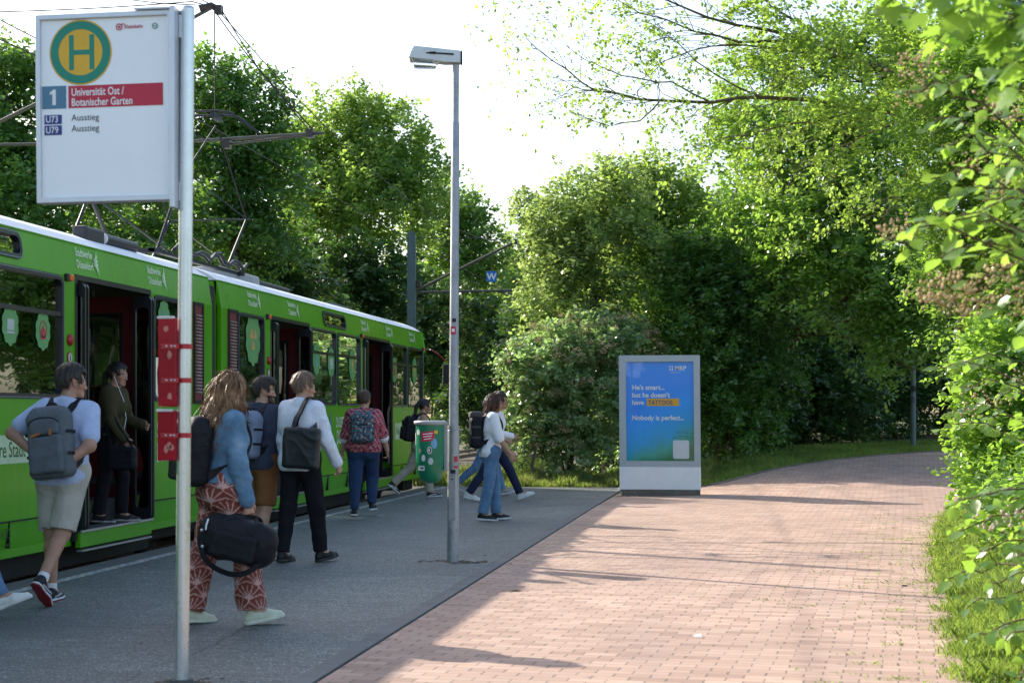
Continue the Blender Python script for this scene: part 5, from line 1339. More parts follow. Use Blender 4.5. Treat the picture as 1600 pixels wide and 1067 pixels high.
# the tree whose long sparse limbs reach out over the path from the right
rng = np.random.default_rng(77)
Zl = 23.5
lb_ = gpx(1640, 24.5)
tl = thing('overhanging_tree', 'tree at the right whose long sparse limbs reach across the top of the sky', 'tree', lb_)
m = MB()
P_ = lambda px, py, dz=0: W(px, py, Zl + dz)
main = [([(1640, 420), (1560, 250), (1480, 175), (1420, 130), (1350, 92), (1250, 62), (1150, 38), (1060, 8), (980, -30)], .095),
        ([(1480, 175), (1420, 180), (1350, 172), (1270, 157), (1190, 152), (1110, 160), (1030, 160), (965, 148), (905, 128), (860, 95), (826, 60)], .060),
        ([(1420, 130), (1345, 95), (1270, 50), (1210, 8), (1150, -40)], .060), ([(1350, 92), (1290, 85), (1200, 75), (1110, 72), (1040, 95), (990, 130)], .032),
        ([(1250, 62), (1160, 62), (1080, 48), (1000, 20), (930, -15)], .034), ([(1350, 172), (1300, 185), (1240, 195), (1170, 205), (1110, 225), (1060, 235)], .026),
        ([(1420, 180), (1370, 205), (1300, 235), (1230, 262)], .03), ([(1480, 175), (1440, 240), (1400, 300), (1340, 345)], .035), ([(1030, 160), (1000, 190), (950, 192), (900, 180), (850, 150)], .018),
        ([(1110, 160), (1050, 130), (1000, 122), (940, 110), (890, 75), (850, 25)], .020), ([(1190, 152), (1120, 120), (1060, 70), (1020, 40), (960, 45)], .020)]
tips = []
for pl_, r in main:
    dz0 = rng.uniform(-.6, .6); n = len(pl_)
    pts = [P_(a, b_, dz0 * k / n) for k, (a, b_) in enumerate(pl_)]
    # round the bends
    q = [pts[0]]
    for a, b_ in zip(pts, pts[1:]): q += [a.lerp(b_, .5) + Vector(rng.normal(size=3) * .025), b_ + Vector(rng.normal(size=3) * .02)]
    N_ = len(q); r *= .72; m.tube(q, [r * (1 - .9 * k / (N_ - 1)) for k in range(N_)], 7, cap=False)
    tips += [(q[k], (q[k] - q[k - 1]).normalized(), r * (1 - .88 * k / (N_ - 1))) for k in range(3, N_)]
LP_, LD_ = [], []
def sub(p, d, L, r, lev):
    d = (d + Vector(rng.normal(size=3)) * .55 + Vector((-.15 * CT, -.15 * ST, -.05))).normalized()
    pts = [p]; n = 5
    for k in range(n):
        d = (d + Vector(rng.normal(size=3)) * .18 + Vector((0, 0, .05 if lev else -.03))).normalized(); pts.append(pts[-1] + d * L / n)
        if (lev == 2 and k > 0) or (lev == 1 and k > 3):
            for _ in range(1): LP_.append(pts[-1] + Vector(rng.normal(size=3)) * .03); LD_.append(d)
    m.tube(pts, [r * (1 - .7 * k / n) for k in range(n + 1)], 4, cap=False)
    if lev < 2:
        for _ in range(2): k = rng.integers(2, n + 1); sub(pts[k], d, L * .6, r * .55, lev + 1)
for p, d, r in tips:
    for _ in range(3): sub(p, d, rng.uniform(.45, .95), max(.0025, min(r * .5, .008)), 0)
m.build('trunk', M_bark2, tl, fix=False)
LP_, LD_ = np.array([tuple(p) for p in LP_]), np.array([tuple(p) for p in LD_])
keep = rng.random(len(LP_)) < .55; LP_, LD_ = LP_[keep], LD_[keep]
nr = np.clip(((LP_ @ np.array([CT, ST, 0])) * 1.1 + rng.normal(0, .5, len(LP_)) + 1.2), 1, 7).astype(int)
X_ = np.repeat(LP_, nr, 0); X_ = X_ + rng.normal(size=X_.shape) * .035; D_ = np.repeat(LD_, nr, 0)
XY_ = D_ + rng.normal(size=X_.shape) * .7 + np.array([0, 0, -.3]); XN_ = np.array([0, 0, 1.]) + rng.normal(size=X_.shape) * .5; XS_ = .062 * rng.uniform(.6, 1.3, len(X_))
f_ = foliage(rng, B_(22.6, (1330, 70, 90, 60, 0), (1430, 60, 80, 80, 0), (1250, 100, 75, 40, .6), (1390, 190, 75, 55, 0), (1300, 190, 70, 35, .4), (1200, 30, 90, 35, .4), (1480, 150, 60, 80, 0), (1150, 110, 60, 30, .6), (1340, 270, 60, 40, 0)), .075, lai=1.5, tw=.34, gap=.32, shell=2.2, kind='oval')
X_ = np.concatenate([X_, f_[0]]); XY_ = np.concatenate([XY_, f_[1]]); XN_ = np.concatenate([XN_, f_[2]]); XS_ = np.concatenate([XS_, f_[3]])
me = leaves_mesh('crown', rel(X_, lb_), XY_, XN_, XS_, rng.random(len(X_)), LEAF['yellow'], 'oval')
mesh_obj('crown', me, tl)
# thicker foliage of the same tree near its trunk
# ---------------- plants close to the camera at the right
def spray(m, P, Y, N_, S, rng, path, n, size, side=.9):
    """leaves set alternately along a stalk"""
    for k in range(n):
        t = (k + .5) / n * (len(path) - 1); i = min(int(t), len(path) - 2)
        p = path[i].lerp(path[i + 1], t - i); d = (path[i + 1] - path[i]).normalized()
        s = d.cross(Vector((0, 0, 1))).normalized() * (1 if k % 2 else -1)
        y = (d * .5 + s * side + Vector(rng.normal(size=3)) * .3 + Vector((0, 0, -.25))).normalized()
        b_ = p + y * size * .25
        m.tube([p, p.lerp(b_, .5) + Vector((0, 0, .01)), b_], .0016, 4, cap=False)
        P.append(tuple(b_)); Y.append(tuple(y)); N_.append(tuple(Vector((0, 0, 1)) + Vector(rng.normal(size=3)) * .45 - Vector((-ST, CT, 0)) * .35)); S.append(size * rng.uniform(.7, 1.15))
def near_plant(name, label, cat, base, stalks, leaf, size, kind, seed, blooms=(), bmat=None, bs=.012, per=9, barkm=None, side=.9):
    rng = np.random.default_rng(seed)
    t = thing(name, label, cat, base); m = MB(); P, Y, N_, S = [], [], [], []
    for st in stalks:
        q = [Vector(p) for p in st]; fine = []; j_ = Vector((rng.uniform(-.1, .9), rng.uniform(-.7, .7), 0)); q[0] = q[0] + j_; q[0].z = float(rise(q[0].x, q[0].y)) - .03; q[1] = q[1] + j_ * .6
        for a, b_ in zip(q, q[1:]): fine += [a, a.lerp(b_, .5) + Vector(rng.normal(size=3)) * .02]
        fine.append(q[-1]); L = len(fine)
        m.tube(fine, [.0045 * (1 - .7 * k / L) + .001 for k in range(L)], 6, cap=False)
        i0 = max(0, len(fine) - 6)
        spray(m, P, Y, N_, S, rng, fine[i0:], per, size, side)
        spray(m, P, Y, N_, S, rng, fine[:i0 + 1], per * 2, size, side)
    m.build('stems', barkm or M_twig, t, fix=False)
    P, Y, N_, S = map(np.array, (P, Y, N_, S))
    mesh_obj('crown', leaves_mesh('crown', rel(P, base), Y, N_, S, np.clip(rng.normal(.55, .3, len(P)), 0, 1), LEAF[leaf], kind), t)
    if len(blooms):
        q = np.concatenate([np.array(c)[None] + rng.normal(size=(n, 3)) * np.array([sp, sp, sp * .6]) for c, n, sp in blooms])
        mesh_obj('blossom', leaves_mesh('blossom', rel(q, base), rng.normal(size=q.shape), unit(rng.normal(size=q.shape)), bs * rng.uniform(.6, 1.3, len(q)), rng.random(len(q)), bmat or M_bloom, 'bud'), t)
    return t
rng = np.random.default_rng(8)
Zn = 5.2
b0 = gpx(1760, 5.6)
st = []
for px, py, e in ((1372, 12, 0), (1410, 30, .2), (1450, 70, .3), (1490, 20, 0), (1530, 62, .1), (1570, 45, 0), (1600, 90, -.2), (1440, -10, .1), (1550, 110, .2), (1590, 140, 0), (1500, -5, -.2), (1610, 20, -.3)):
    st.append([b0 + Vector((0, 0, .2)), W(1740, 300, 5.6), W(1700, 40, 5.4), W(px + 110, py - 50, Zn + e), W(px + 45, py - 30, Zn + e), W(px + 10, py, Zn + e)])
near_plant('maple_sapling', 'bright backlit maple leaves hanging close in the top right corner', 'tree', b0, st, 'fresh', .105, 'maple', 61, per=11)
Zn = 6.4
b0 = gpx(1720, 6.6); st = []; blo = []
for px, py in ((1415, 130), (1445, 190), (1470, 215), (1500, 170), (1540, 215), (1575, 260), (1600, 200), (1455, 265), (1535, 300), (1590, 330), (1560, 150), (1480, 120)):
    e = rng.uniform(-.4, .5); st.append([b0 + Vector((0, 0, .2)), W(1690, 380, Zn), W(px + 120, py + 30, Zn + e), W(px + 50, py - 5, Zn + e), W(px, py + 15, Zn + e)])
for px, py in ((1425, 100), (1450, 90), (1440, 125), (1545, 165), (1430, 150), (1520, 260), (1570, 290), (1590, 180)): blo.append((W(px, py, Zn), 34, .045))
near_plant('hazel_bush', 'backlit hazel leaves with faded tassels below the maple corner', 'bush', b0, st, 'fresh', .075, 'oval', 62, blo, bs=.014, per=15)
b0 = gpx(1700, 5.9); st = []; blo = []
for px, py in ((1385, 365), (1430, 340), (1470, 395), (1500, 330), (1540, 370), (1590, 400), (1520, 440), (1570, 470), (1600, 520), (1480, 300), (1545, 265), (1500, 355)):
    e = rng.uniform(-.3, .4); st.append([b0 + Vector((0, 0, .2)), W(1680, 480, 5.8), W(px + 110, py - 5, 5.7 + e), W(px + 50, py - 10, 5.7 + e), W(px, py + 8, 5.7 + e)])
for px, py in ((1392, 360), (1410, 352), (1455, 460), (1480, 470), (1500, 455), (1525, 445), (1550, 430), (1470, 440), (1440, 455), (1590, 455), (1575, 420), (1510, 480), (1465, 470), (1540, 470), (1600, 480), (1495, 430)): blo.append((W(px, py, 5.7), 26, .03))
near_plant('flowering_bush', 'out of focus shrub with beige flower heads at the right edge', 'bush', b0, st, 'fresh', .082, 'oval', 63, blo, bs=.014, per=12)
b0 = gpx(1650, 9.5); st = []; blo = []
for px, py in ((1462, 572), (1500, 600), (1480, 640), (1540, 620), (1580, 600), (1470, 668), (1520, 655), (1590, 650), (1505, 560), (1560, 545), (1600, 700)):
    e = rng.uniform(-.5, .8); st.append([b0 + Vector((0, 0, .1)), W(1640, 700, 10), W(px + 90, py + 5, 10.5 + e), W(px + 40, py - 8, 10.5 + e), W(px, py + 5, 10.5 + e)])
for px, py in ((1560, 625), (1530, 618), (1505, 640), (1590, 585)): blo.append((W(px, py, 10), 26, .05))
near_plant('bramble', 'bramble shoots poking left out of the hedge at the right edge', 'bush', b0, st, 'fresh', .085, 'bramble', 64, blo, bs=.016, per=16)
b0 = gpx(1640, 7.2); st = []; blo = []
for px, py in ((1500, 830), (1530, 860), (1480, 905), (1560, 830), (1590, 870), (1550, 910), (1510, 950), (1590, 950), (1570, 1000), (1530, 990), (1600, 1030), (1555, 770), (1595, 800), (1610, 760), (1490, 790), (1520, 800)):
    e = rng.uniform(-.5, .6); st.append([b0 + Vector((0, 0, .05)), W(1660, py - 40, 7.4 + e), W(px + 80, py - 25, 7.5 + e), W(px + 40, py - 15, 7.5 + e), W(px, py, 7.5 + e)])
for px, py in ((1555, 808), (1575, 800), (1590, 808), (1545, 818), (1600, 815), (1565, 825)): blo.append((W(px, py, 6.5), 7, .024))
near_plant('bramble', 'bramble with pinkish blossom leaning over the grass at the bottom right', 'bush', b0, st, 'fresh', .085, 'bramble', 65, blo, M_pinkb, .015, per=13)

# ---------------- grass
M_grass = leaf_mat('grass_blade', (.075, .145, .028), (.19, .28, .07), (.40, .56, .08), .5, .45, .3)
M_straw = leaf_mat('dry_grass_blade', (.20, .17, .07), (.34, .29, .14), (.3, .26, .1), .6, .35, .3)
def blades(name, X, Y, H, rng, lean=.5, wd=.006, dry=.05):
    n = len(X); z0 = rise(X, Y) - .02
    a = rng.uniform(0, 6.283, n); l = rng.uniform(.1, lean, n) * H
    b_ = rng.uniform(0, 6.283, n)
    P0 = np.stack([X, Y, z0], -1); wv = np.stack([np.cos(b_), np.sin(b_), 0 * b_], -1) * (wd * rng.uniform(.6, 1.5, n))[:, None]
    mid = P0 + np.stack([np.cos(a) * l * .35, np.sin(a) * l * .35, H * .6], -1); tip = P0 + np.stack([np.cos(a) * l, np.sin(a) * l, H], -1)
    V = np.stack([P0 - wv, P0 + wv, mid + wv * .8, tip, mid - wv * .8], 1).reshape(-1, 3)
    loops = (np.arange(n)[:, None] * 5 + np.array([0, 1, 2, 3, 4])).ravel()
    cl = .5 + .3 * np.sin(X * 3.1 + np.cos(Y * 2.3) * 2)
    me = np_mesh(name, V, loops, np.arange(n) * 5, [M_grass, M_straw], tint=np.clip(cl + rng.normal(0, .25, n), 0, 1), mi=(rng.random(n) < dry).astype(int))
    o = mesh_obj(name, me); o['kind'] = 'stuff'; return o
rng = np.random.default_rng(12)
def right_edge(y): return np.interp(y, dr[:, 1], dr[:, 0])
def scatter_verge(n, y0, y1, width, pw=1.0):
    y = y0 + (y1 - y0) * rng.random(n) ** pw; x = right_edge(y) + rng.exponential(.35, n) * width - .06 + rng.normal(0, .05, n); return x, y
x, y = scatter_verge(60000, 6.5, 27, 1.6, 1.3)
blades('verge_grass', x, y, rng.uniform(.03, .17, len(x)) * (.55 + .75 * (np.sin(x * 4.3 + np.sin(y * 2.1) * 2) * np.cos(y * 3.7) > -.1)) * np.clip(.45 + (x - right_edge(y)) * 1.2, .35, 1.5), rng, .9, .0045)
n = 1500; y = 7 + 19 * rng.random(n) ** 1.3; x = right_edge(y) + rng.random(n) * 1.6 + rng.exponential(.3, n) - .05
ang = rng.uniform(0, 6.283, n); P = np.stack([x, y, rise(x, y) + rng.uniform(.0, .09, n)], -1)
o = mesh_obj('verge_weeds', leaves_mesh('verge_weeds', P, np.stack([np.cos(ang), np.sin(ang), rng.uniform(.1, .7, n)], -1), np.array([0, 0, 1.]) + rng.normal(size=P.shape) * .35, rng.uniform(.02, .06, n), rng.random(n), LEAF['fresh'], 'oval')); o['kind'] = 'stuff'
# tufts that creep on to the paving
tx, ty_ = [], []
for k in range(420):
    y = rng.uniform(7, 24); x0 = right_edge(y) - rng.exponential(.30) - .02; n = rng.integers(5, 26)
    tx.append(x0 + rng.normal(0, .035, n)); ty_.append(y + rng.normal(0, .02, n))
tx, ty_ = np.concatenate(tx), np.concatenate(ty_)
blades('paving_tufts', tx, ty_, rng.uniform(.01, .045, len(tx)), rng, 1.6, .003)
# strip past the end of the platform, and round the poster case
n = 30000; x = rng.uniform(-5.6, -.6, n); y = 31.75 + rng.random(n) * 2.6
k = ~((x > -2.3) & (y < 30.2)); x, y = x[k], y[k]
blades('platform_end_grass', x, y, rng.uniform(.05, .22, len(x)) * (.5 + .8 * (y - 31.7) / 2.6 + .5 * (np.sin(x * 7) > .5)), rng, .7, .007, .3)
n = 34000; t = rng.integers(84, 150, n); d = rng.random(n) * 2.6
nx = np.gradient(dl[:, 0]); ny = np.gradient(dl[:, 1]); ln_ = np.hypot(nx, ny)
x = dl[t, 0] - ny[t] / ln_[t] * (d + .1) + rng.normal(0, .06, n); y = dl[t, 1] + nx[t] / ln_[t] * (d + .1) + rng.normal(0, .06, n)
blades('bend_grass', x, y, rng.uniform(.04, .13, n), rng, .7, .007, .05)
n = 9000; x = rng.uniform(-6.0, -5.0, n) - rng.random(n) * .8; y = 32 + rng.random(n) * 14
blades('track_side_grass', x, y, rng.uniform(.05, .3, n), rng, .6, .008, .3)
# ---------------- the far-off wood that closes the view
rng = np.random.default_rng(31)
fb = [ell(px, 560 - rng.uniform(0, 70), 150, 120, 125, rng.uniform(-10, 10), .4) for px in range(-300, 2100, 130)]
P, Y, Nn, S, tint, _t = foliage(rng, fb, .55, lai=4.5, tw=1.6, per=16, shell=2.4)
k = P[:, 2] > .2
o = mesh_obj('distant_wood', leaves_mesh('distant_wood', P[k], Y[k], Nn[k], S[k], tint[k], LEAF['deep'])); o['kind'] = 'stuff'
# ============================================================ PEOPLE
def smin(a, b, k):
    h = np.clip(.5 + .5 * (b - a) / k, 0, 1)
    return b * (1 - h) + a * h - k * h * (1 - h)
class Field:
    """a distance field on a grid; prims are smoothly joined into ONE continuous surface"""
    def __init__(s, h): s.h = h; s.pr = []; s.cuts = []; s.disp = None
    def cone(s, a, b, ra, rb=None, k=.02, n=None, sq=1.0): s.pr.append(('c', np.array(a, float), np.array(b, float), ra, ra if rb is None else rb, k, None if n is None else unit(np.array(n, float)), sq)); return s
    def ell(s, c, r, Rm=None, k=.02): s.pr.append(('e', np.array(c, float), np.array(r, float), np.eye(3) if Rm is None else np.array(Rm), None, k, None, 1)); return s
    def box(s, c, hs, r, Rm=None, k=.02): s.pr.append(('b', np.array(c, float), np.array(hs, float), np.eye(3) if Rm is None else np.array(Rm), r, k, None, 1)); return s
    def cut(s, p, n): s.cuts.append((np.array(p, float), unit(np.array(n, float)))); return s
    def keep(s, fn): s.cuts.append(fn); return s
    def bounds(s, q):
        t = q[0]
        if t == 'c': r = max(q[3], q[4]); return np.minimum(q[1], q[2]) - r, np.maximum(q[1], q[2]) + r
        r = np.linalg.norm(q[2]) if t == 'b' else q[2].max()
        return q[1] - r, q[1] + r
    def mesh(s):
        h = s.h; B = [s.bounds(q) for q in s.pr]
        lo = np.min([b[0] for b in B], 0) - 3 * h - .02; hi = np.max([b[1] for b in B], 0) + 3 * h + .02
        n = np.ceil((hi - lo) / h).astype(int) + 1
        F = np.full(n, 1.0, np.float32)
        ax = [lo[i] + h * np.arange(n[i]) for i in range(3)]
        for q, (b0, b1) in zip(s.pr, B):
            m = q[5] + 3 * h
            i0 = np.clip(np.floor((b0 - m - lo) / h).astype(int), 0, n); i1 = np.clip(np.ceil((b1 + m - lo) / h).astype(int) + 1, 0, n)
            X = np.stack(np.meshgrid(*[ax[i][i0[i]:i1[i]] for i in range(3)], indexing='ij'), -1)
            if q[0] == 'c':
                a, b_, ra, rb, k, nn, sq = q[1:]
                ba = b_ - a; P = X - a
                if nn is not None:
                    P = P + nn * ((P @ nn)[..., None] * (1 / sq - 1)); ba = ba + nn * (ba @ nn) * (1 / sq - 1)
                t = np.clip((P @ ba) / max(ba @ ba, 1e-12), 0, 1)
                d = np.linalg.norm(P - t[..., None] * ba, axis=-1) - (ra + (rb - ra) * t)
                if nn is not None: d = d * (sq + 1) / 2
            elif q[0] == 'e':
                P = (X - q[1]) @ q[3]; k0 = np.linalg.norm(P / q[2], axis=-1); k1 = np.linalg.norm(P / q[2] ** 2, axis=-1)
                d = k0 * (k0 - 1) / np.maximum(k1, 1e-6)
            else:
                P = np.abs((X - q[1]) @ q[3]) - (q[2] - q[4])
                d = np.linalg.norm(np.maximum(P, 0), axis=-1) + np.minimum(P.max(-1), 0) - q[4]
            sl = tuple(slice(i0[i], i1[i]) for i in range(3))
            F[sl] = smin(F[sl], d, q[5])
        XX = None
        if s.disp or any(callable(c) for c in s.cuts): XX = np.stack(np.meshgrid(*ax, indexing='ij'), -1).astype(np.float32)
        if s.disp: F += s.disp(XX)
        for c in s.cuts:
            if callable(c): F = np.maximum(F, c(XX))
            else:
                p, nn = c
                d = (ax[0][:, None, None] - p[0]) * nn[0] + (ax[1][None, :, None] - p[1]) * nn[1] + (ax[2][None, None, :] - p[2]) * nn[2]
                F = np.maximum(F, d)
        return surf(F, lo, h)
def surf(F, lo, h):
    """surface nets"""
    S = F < 0
    n = F.shape
    c = [S[i:n[0]-1+i, j:n[1]-1+j, k:n[2]-1+k] for i in (0, 1) for j in (0, 1) for k in (0, 1)]
    cnt = sum(x.astype(np.int8) for x in c)
    act = (cnt > 0) & (cnt < 8)
    idx = np.full(act.shape, -1, np.int64); I = np.argwhere(act); idx[act] = np.arange(len(I))
    acc = np.zeros((len(I), 3)); w_ = np.zeros(len(I))
    off = [(i, j, k) for i in (0, 1) for j in (0, 1) for k in (0, 1)]
    for a in range(8):
        for b_ in range(a + 1, 8):
            d = np.array(off[b_]) - np.array(off[a])
            if abs(d).sum() != 1: continue
            fa = F[tuple((I + off[a]).T)]; fb = F[tuple((I + off[b_]).T)]
            m = (fa < 0) != (fb < 0)
            t = np.where(m, fa / np.where(m, fa - fb, 1), 0)
            acc += np.where(m[:, None], np.array(off[a]) + t[:, None] * d, 0); w_ += m
    V = lo + h * (I + acc / np.maximum(w_, 1)[:, None])
    Q = []
    for ax in range(3):
        u, v = (ax + 1) % 3, (ax + 2) % 3
        sl0 = [slice(None)] * 3; sl1 = [slice(None)] * 3
        sl0[ax] = slice(0, n[ax] - 1); sl1[ax] = slice(1, n[ax])
        A, B_ = S[tuple(sl0)], S[tuple(sl1)]
        E = np.argwhere(A != B_); E = E[(E[:, u] > 0) & (E[:, v] > 0) & (E[:, u] < n[u] - 1) & (E[:, v] < n[v] - 1)]
        fl = A[tuple(E.T)]
        g = []
        for du, dv in ((-1, -1), (0, -1), (0, 0), (-1, 0)):
            e = E.copy(); e[:, u] += du; e[:, v] += dv; g.append(idx[tuple(e.T)])
        q = np.stack(g, -1); q[~fl] = q[~fl][:, ::-1]; Q.append(q)
    return V, np.concatenate(Q)
def join_meshes(L):
    V, Q, o = [], [], 0
    for v, q in L: V.append(v); Q.append(q + o); o += len(v)
    return np.concatenate(V), np.concatenate(Q)
def field_obj(name, VQ, mt, parent, col=None, off=None):
    V, Q = VQ
    me = np_mesh(name, V if off is None else V - np.array(off)[None], Q, np.arange(len(Q)) * 4, mt, smooth=True)
    if col is not None:
        c = np.ones((len(V), 4), np.float32); c[:, :3] = col
        a = me.attributes.new('col', 'FLOAT_COLOR', 'POINT'); a.data.foreach_set('color', c.ravel())
    return mesh_obj(name, me, parent)
def rx(d): c, s = math.cos(R(d)), math.sin(R(d)); return np.array([[1, 0, 0], [0, c, -s], [0, s, c]])
def ry(d): c, s = math.cos(R(d)), math.sin(R(d)); return np.array([[c, 0, s], [0, 1, 0], [-s, 0, c]])
def rz(d): c, s = math.cos(R(d)), math.sin(R(d)); return np.array([[c, -s, 0], [s, c, 0], [0, 0, 1]])
def folds(amp, seed, s=1.0):
    """uneven creases: a few warped waves that fade in and out, none of them regular"""
    r = np.random.default_rng(seed); k = r.normal(size=(6, 3)) * np.array([13, 13, 20]) / s; ph = r.uniform(0, 6.28, (6, 3)); kw = r.normal(size=(6, 3)) * 7
    def f(X):
        o = 0
        wv = np.sin(X @ kw[0].astype(np.float32) + ph[0, 1]) + np.sin(X @ kw[1].astype(np.float32) + ph[1, 1])
        for i in range(6):
            m = .5 + .5 * np.sin(X @ kw[i].astype(np.float32) * .8 + ph[i, 2])
            c = 1 - np.abs(np.sin((X @ k[i].astype(np.float32) + ph[i, 0] + 1.4 * wv) * .5))
            o = o + m * c ** 2
        return (-amp * .62) * (o - .75)
    return f
M_skin = attr_mat('skin', rough=.5, bump=.08, bs=120, bd=.002, spec=.4, sss=.08)
M_shoe = attr_mat('shoe_leather', rough=.5, bump=.15, bs=60, bd=.004)
def hair_mat(name, col, col2):
    b = NB(name); v = b.obj()
    n1 = b.noise(b.n('Mapping', i_Vector=v, i_Scale=(150, 150, 9)).outputs[0], 1.0, 3, .6); n2 = b.noise(v, 14, 3)
    c = b.ramp(b.math('MULTIPLY_ADD', n1, .65, b.math('MULTIPLY', n2, .35)), [(.32, tuple(x * .55 for x in col)), (.5, col), (.68, col2)])
    p = b.princ(c, .42, 0, n1, .6, .006); p.inputs['Specular IOR Level'].default_value = .5
    return b.done(p)
HAIR = dict(dark=hair_mat('hair_dark_brown', (.022, .015, .011), (.06, .042, .03)), brown=hair_mat('hair_brown', (.07, .036, .02), (.17, .095, .05)),
            blond=hair_mat('hair_honey_blond', (.20, .10, .042), (.56, .36, .18)), sand=hair_mat('hair_sandy', (.16, .10, .06), (.38, .26, .16)),
            black=hair_mat('hair_black', (.009, .008, .008), (.03, .026, .024)), chest=hair_mat('hair_chestnut', (.07, .028, .016), (.16, .075, .045)))
SKIN = dict(fair=(.52, .30, .21), tan=(.40, .215, .135), mid=(.45, .25, .17), brown=(.22, .115, .07))

class Body:
    def __init__(s, H=1.75, lean=3, side=0, head=(0, 5), L=(0, 3, 3, 0), Rr=(0, 3, 3, 0), aL=(0, 8, 12, 20), aR=(0, 8, 12, 20), girth=1.0, fem=False, toe=8, curl=25, wrist=(0, 0)):
        s.s = k = H / 1.75; s.g = girth; s.fem = fem; s.k = k
        hw = .09 * (1.08 if fem else 1)
        s.T = rx(-lean) @ ry(side)
        s.hip = {}; s.knee = {}; s.ank = {}; s.footR = {}
        for sg, leg in ((-1, L), (1, Rr)):
            sw, ab, kn, fp = leg
            h = np.array([sg * hw, 0, 0]) * k
            d1 = np.array([sg * math.sin(R(ab)), math.sin(R(sw)) * math.cos(R(ab)), -math.cos(R(sw)) * math.cos(R(ab))])
            a = sw - kn
            d2 = unit(np.array([sg * math.sin(R(ab)) * .7, math.sin(R(a)), -math.cos(R(a))]))
            s.hip[sg] = h; s.knee[sg] = h + d1 * .43 * k; s.ank[sg] = s.knee[sg] + d2 * .405 * k
            s.footR[sg] = rz(-sg * toe) @ rx(fp)      # columns: right, forward, up
        zmin = 9
        for sg in (-1, 1):
            f = s.footR[sg]
            for y in (-.055, .19): zmin = min(zmin, (s.ank[sg] + f @ np.array([0, y, -.088]) * k)[2])
        s.root = np.array([0, 0, -zmin])
        for d in (s.hip, s.knee, s.ank):
            for sg in d: d[sg] = d[sg] + s.root
        sx = .172 * (.90 if fem else 1.0) * (1 + .35 * (girth - 1))
        s.sh, s.el, s.wr, s.hd, s.hn, s.hl = {}, {}, {}, {}, {}, {}
        for sg, (sw, ab, be, ro) in ((-1, aL), (1, aR)):
            p = s.tp(sg * sx, -.005, .478)
            u = s.T @ np.array([sg * math.sin(R(ab)), math.sin(R(sw)) * math.cos(R(ab)), -math.cos(R(sw)) * math.cos(R(ab))])
            f = s.T @ np.array([0, math.cos(R(sw)), math.sin(R(sw))]); f = unit(f - u * (f @ u)); inn = unit(np.cross(u, f)) * 1.0
            if inn @ (s.T @ np.array([-sg, 0, 0])) < 0: inn = -inn
            bv = f * math.cos(R(ro)) + inn * math.sin(R(ro))
            d = unit(u * math.cos(R(be)) + bv * math.sin(R(be)))
            s.sh[sg] = p; s.el[sg] = p + u * .295 * k; s.wr[sg] = s.el[sg] + d * .25 * k
            n_ = unit(inn - d * (inn @ d)); hdv = unit(d + n_ * .15)
            s.hd[sg] = hdv; s.hn[sg] = unit(n_ - hdv * (n_ @ hdv)); l = np.cross(hdv, s.hn[sg])
            if l @ f < 0 and be < 70: l = -l
            s.hl[sg] = l
        s.neck = s.tp(0, -.012, .545)
        s.HR = s.T @ rz(-head[0]) @ rx(-head[1] + lean * .6)
        s.hc = s.neck + s.T @ np.array([0, .012, .045]) * k + s.HR @ np.array([0, .012, .088]) * k
        s.curl = curl
    def tp(s, x, y, z): return s.root + s.T @ np.array([x, y, z]) * s.k
    def hp(s, x, y, z): return s.hc + s.HR @ np.array([x, y, z]) * s.k
    def torso(s, F, g, k=.06, hips=True, belly=0.0):
        q = s.k; G = s.g; fem = s.fem; A = lambda a, b_, r: F.cone(s.tp(*a), s.tp(*b_), r * q * G + g, k=k)
        pw = .085 if fem else .072; cw = .075 if fem else .09
        if hips:
            A((-pw, -.01, .02), (pw, -.01, .02), .112)
            for sg in (-1, 1): F.cone(s.tp(sg * .065, -.055, -.025), s.tp(sg * .065, -.05, -.02), .082 * q * G + g, k=k)
        A((-.055, .0, .15), (.055, .0, .15), (.098 if fem else .106) + belly)
        A((-cw, .0, .33), (cw, .0, .33), .110)
        A((-.10, -.015, .43), (.10, -.015, .43), .082)
        for sg in (-1, 1): F.cone(s.tp(sg * .14, -.012, .475), s.tp(sg * .02, -.015, .525), .052 * q + g, .05 * q + g, k=.04)
        if fem:
            for sg in (-1, 1): F.cone(s.tp(sg * .07, .085, .33), s.tp(sg * .07, .09, .325), .055 * q * G + g, k=.05)
    def limb_arm(s, F, sg, g0, g1, to=2, k=.03):
        q = s.k; G = (1 + (s.g - 1) * .8) * (.88 if s.fem else 1)
        F.cone(s.sh[sg], s.el[sg], .055 * q * G + g0, .043 * q * G + g1, k=k)
        if to > 1: F.cone(s.el[sg], s.wr[sg], .044 * q * G + g1, .029 * q * G + g1, k=k)
    def limb_leg(s, F, sg, gt, gk, ga, k=.04):
        q = s.k; G = s.g
        F.cone(s.hip[sg] + np.array([0, 0, -.01]), s.knee[sg], .085 * q * G + gt, .057 * q * G + gk, k=k)
        F.cone(s.knee[sg], s.ank[sg], .054 * q * G + gk, .037 * q + ga, k=.03)
    def body(s, h):
        F = Field(h); q = s.k
        s.torso(F, 0)
        for sg in (-1, 1):
            s.limb_arm(F, sg, 0, 0); s.limb_leg(F, sg, 0, 0, 0)
            kn, an = s.knee[sg], s.ank[sg]; bk = s.footR[sg] @ np.array([0, -1, 0])
            F.cone(kn * .75 + an * .25 + bk * .02 * q, kn * .55 + an * .45 + bk * .012 * q, .047 * q * s.g, .035 * q, k=.03)
            f = s.footR[sg]; F.cone(an, an + f @ np.array([0, .10, -.045]) * q, .034 * q, .03 * q, k=.02)
        F.cone(s.neck - s.T @ np.array([0, 0, .04]), s.hp(0, -.012, -.05), .058 * q, .054 * q, k=.03)
        return F.mesh()
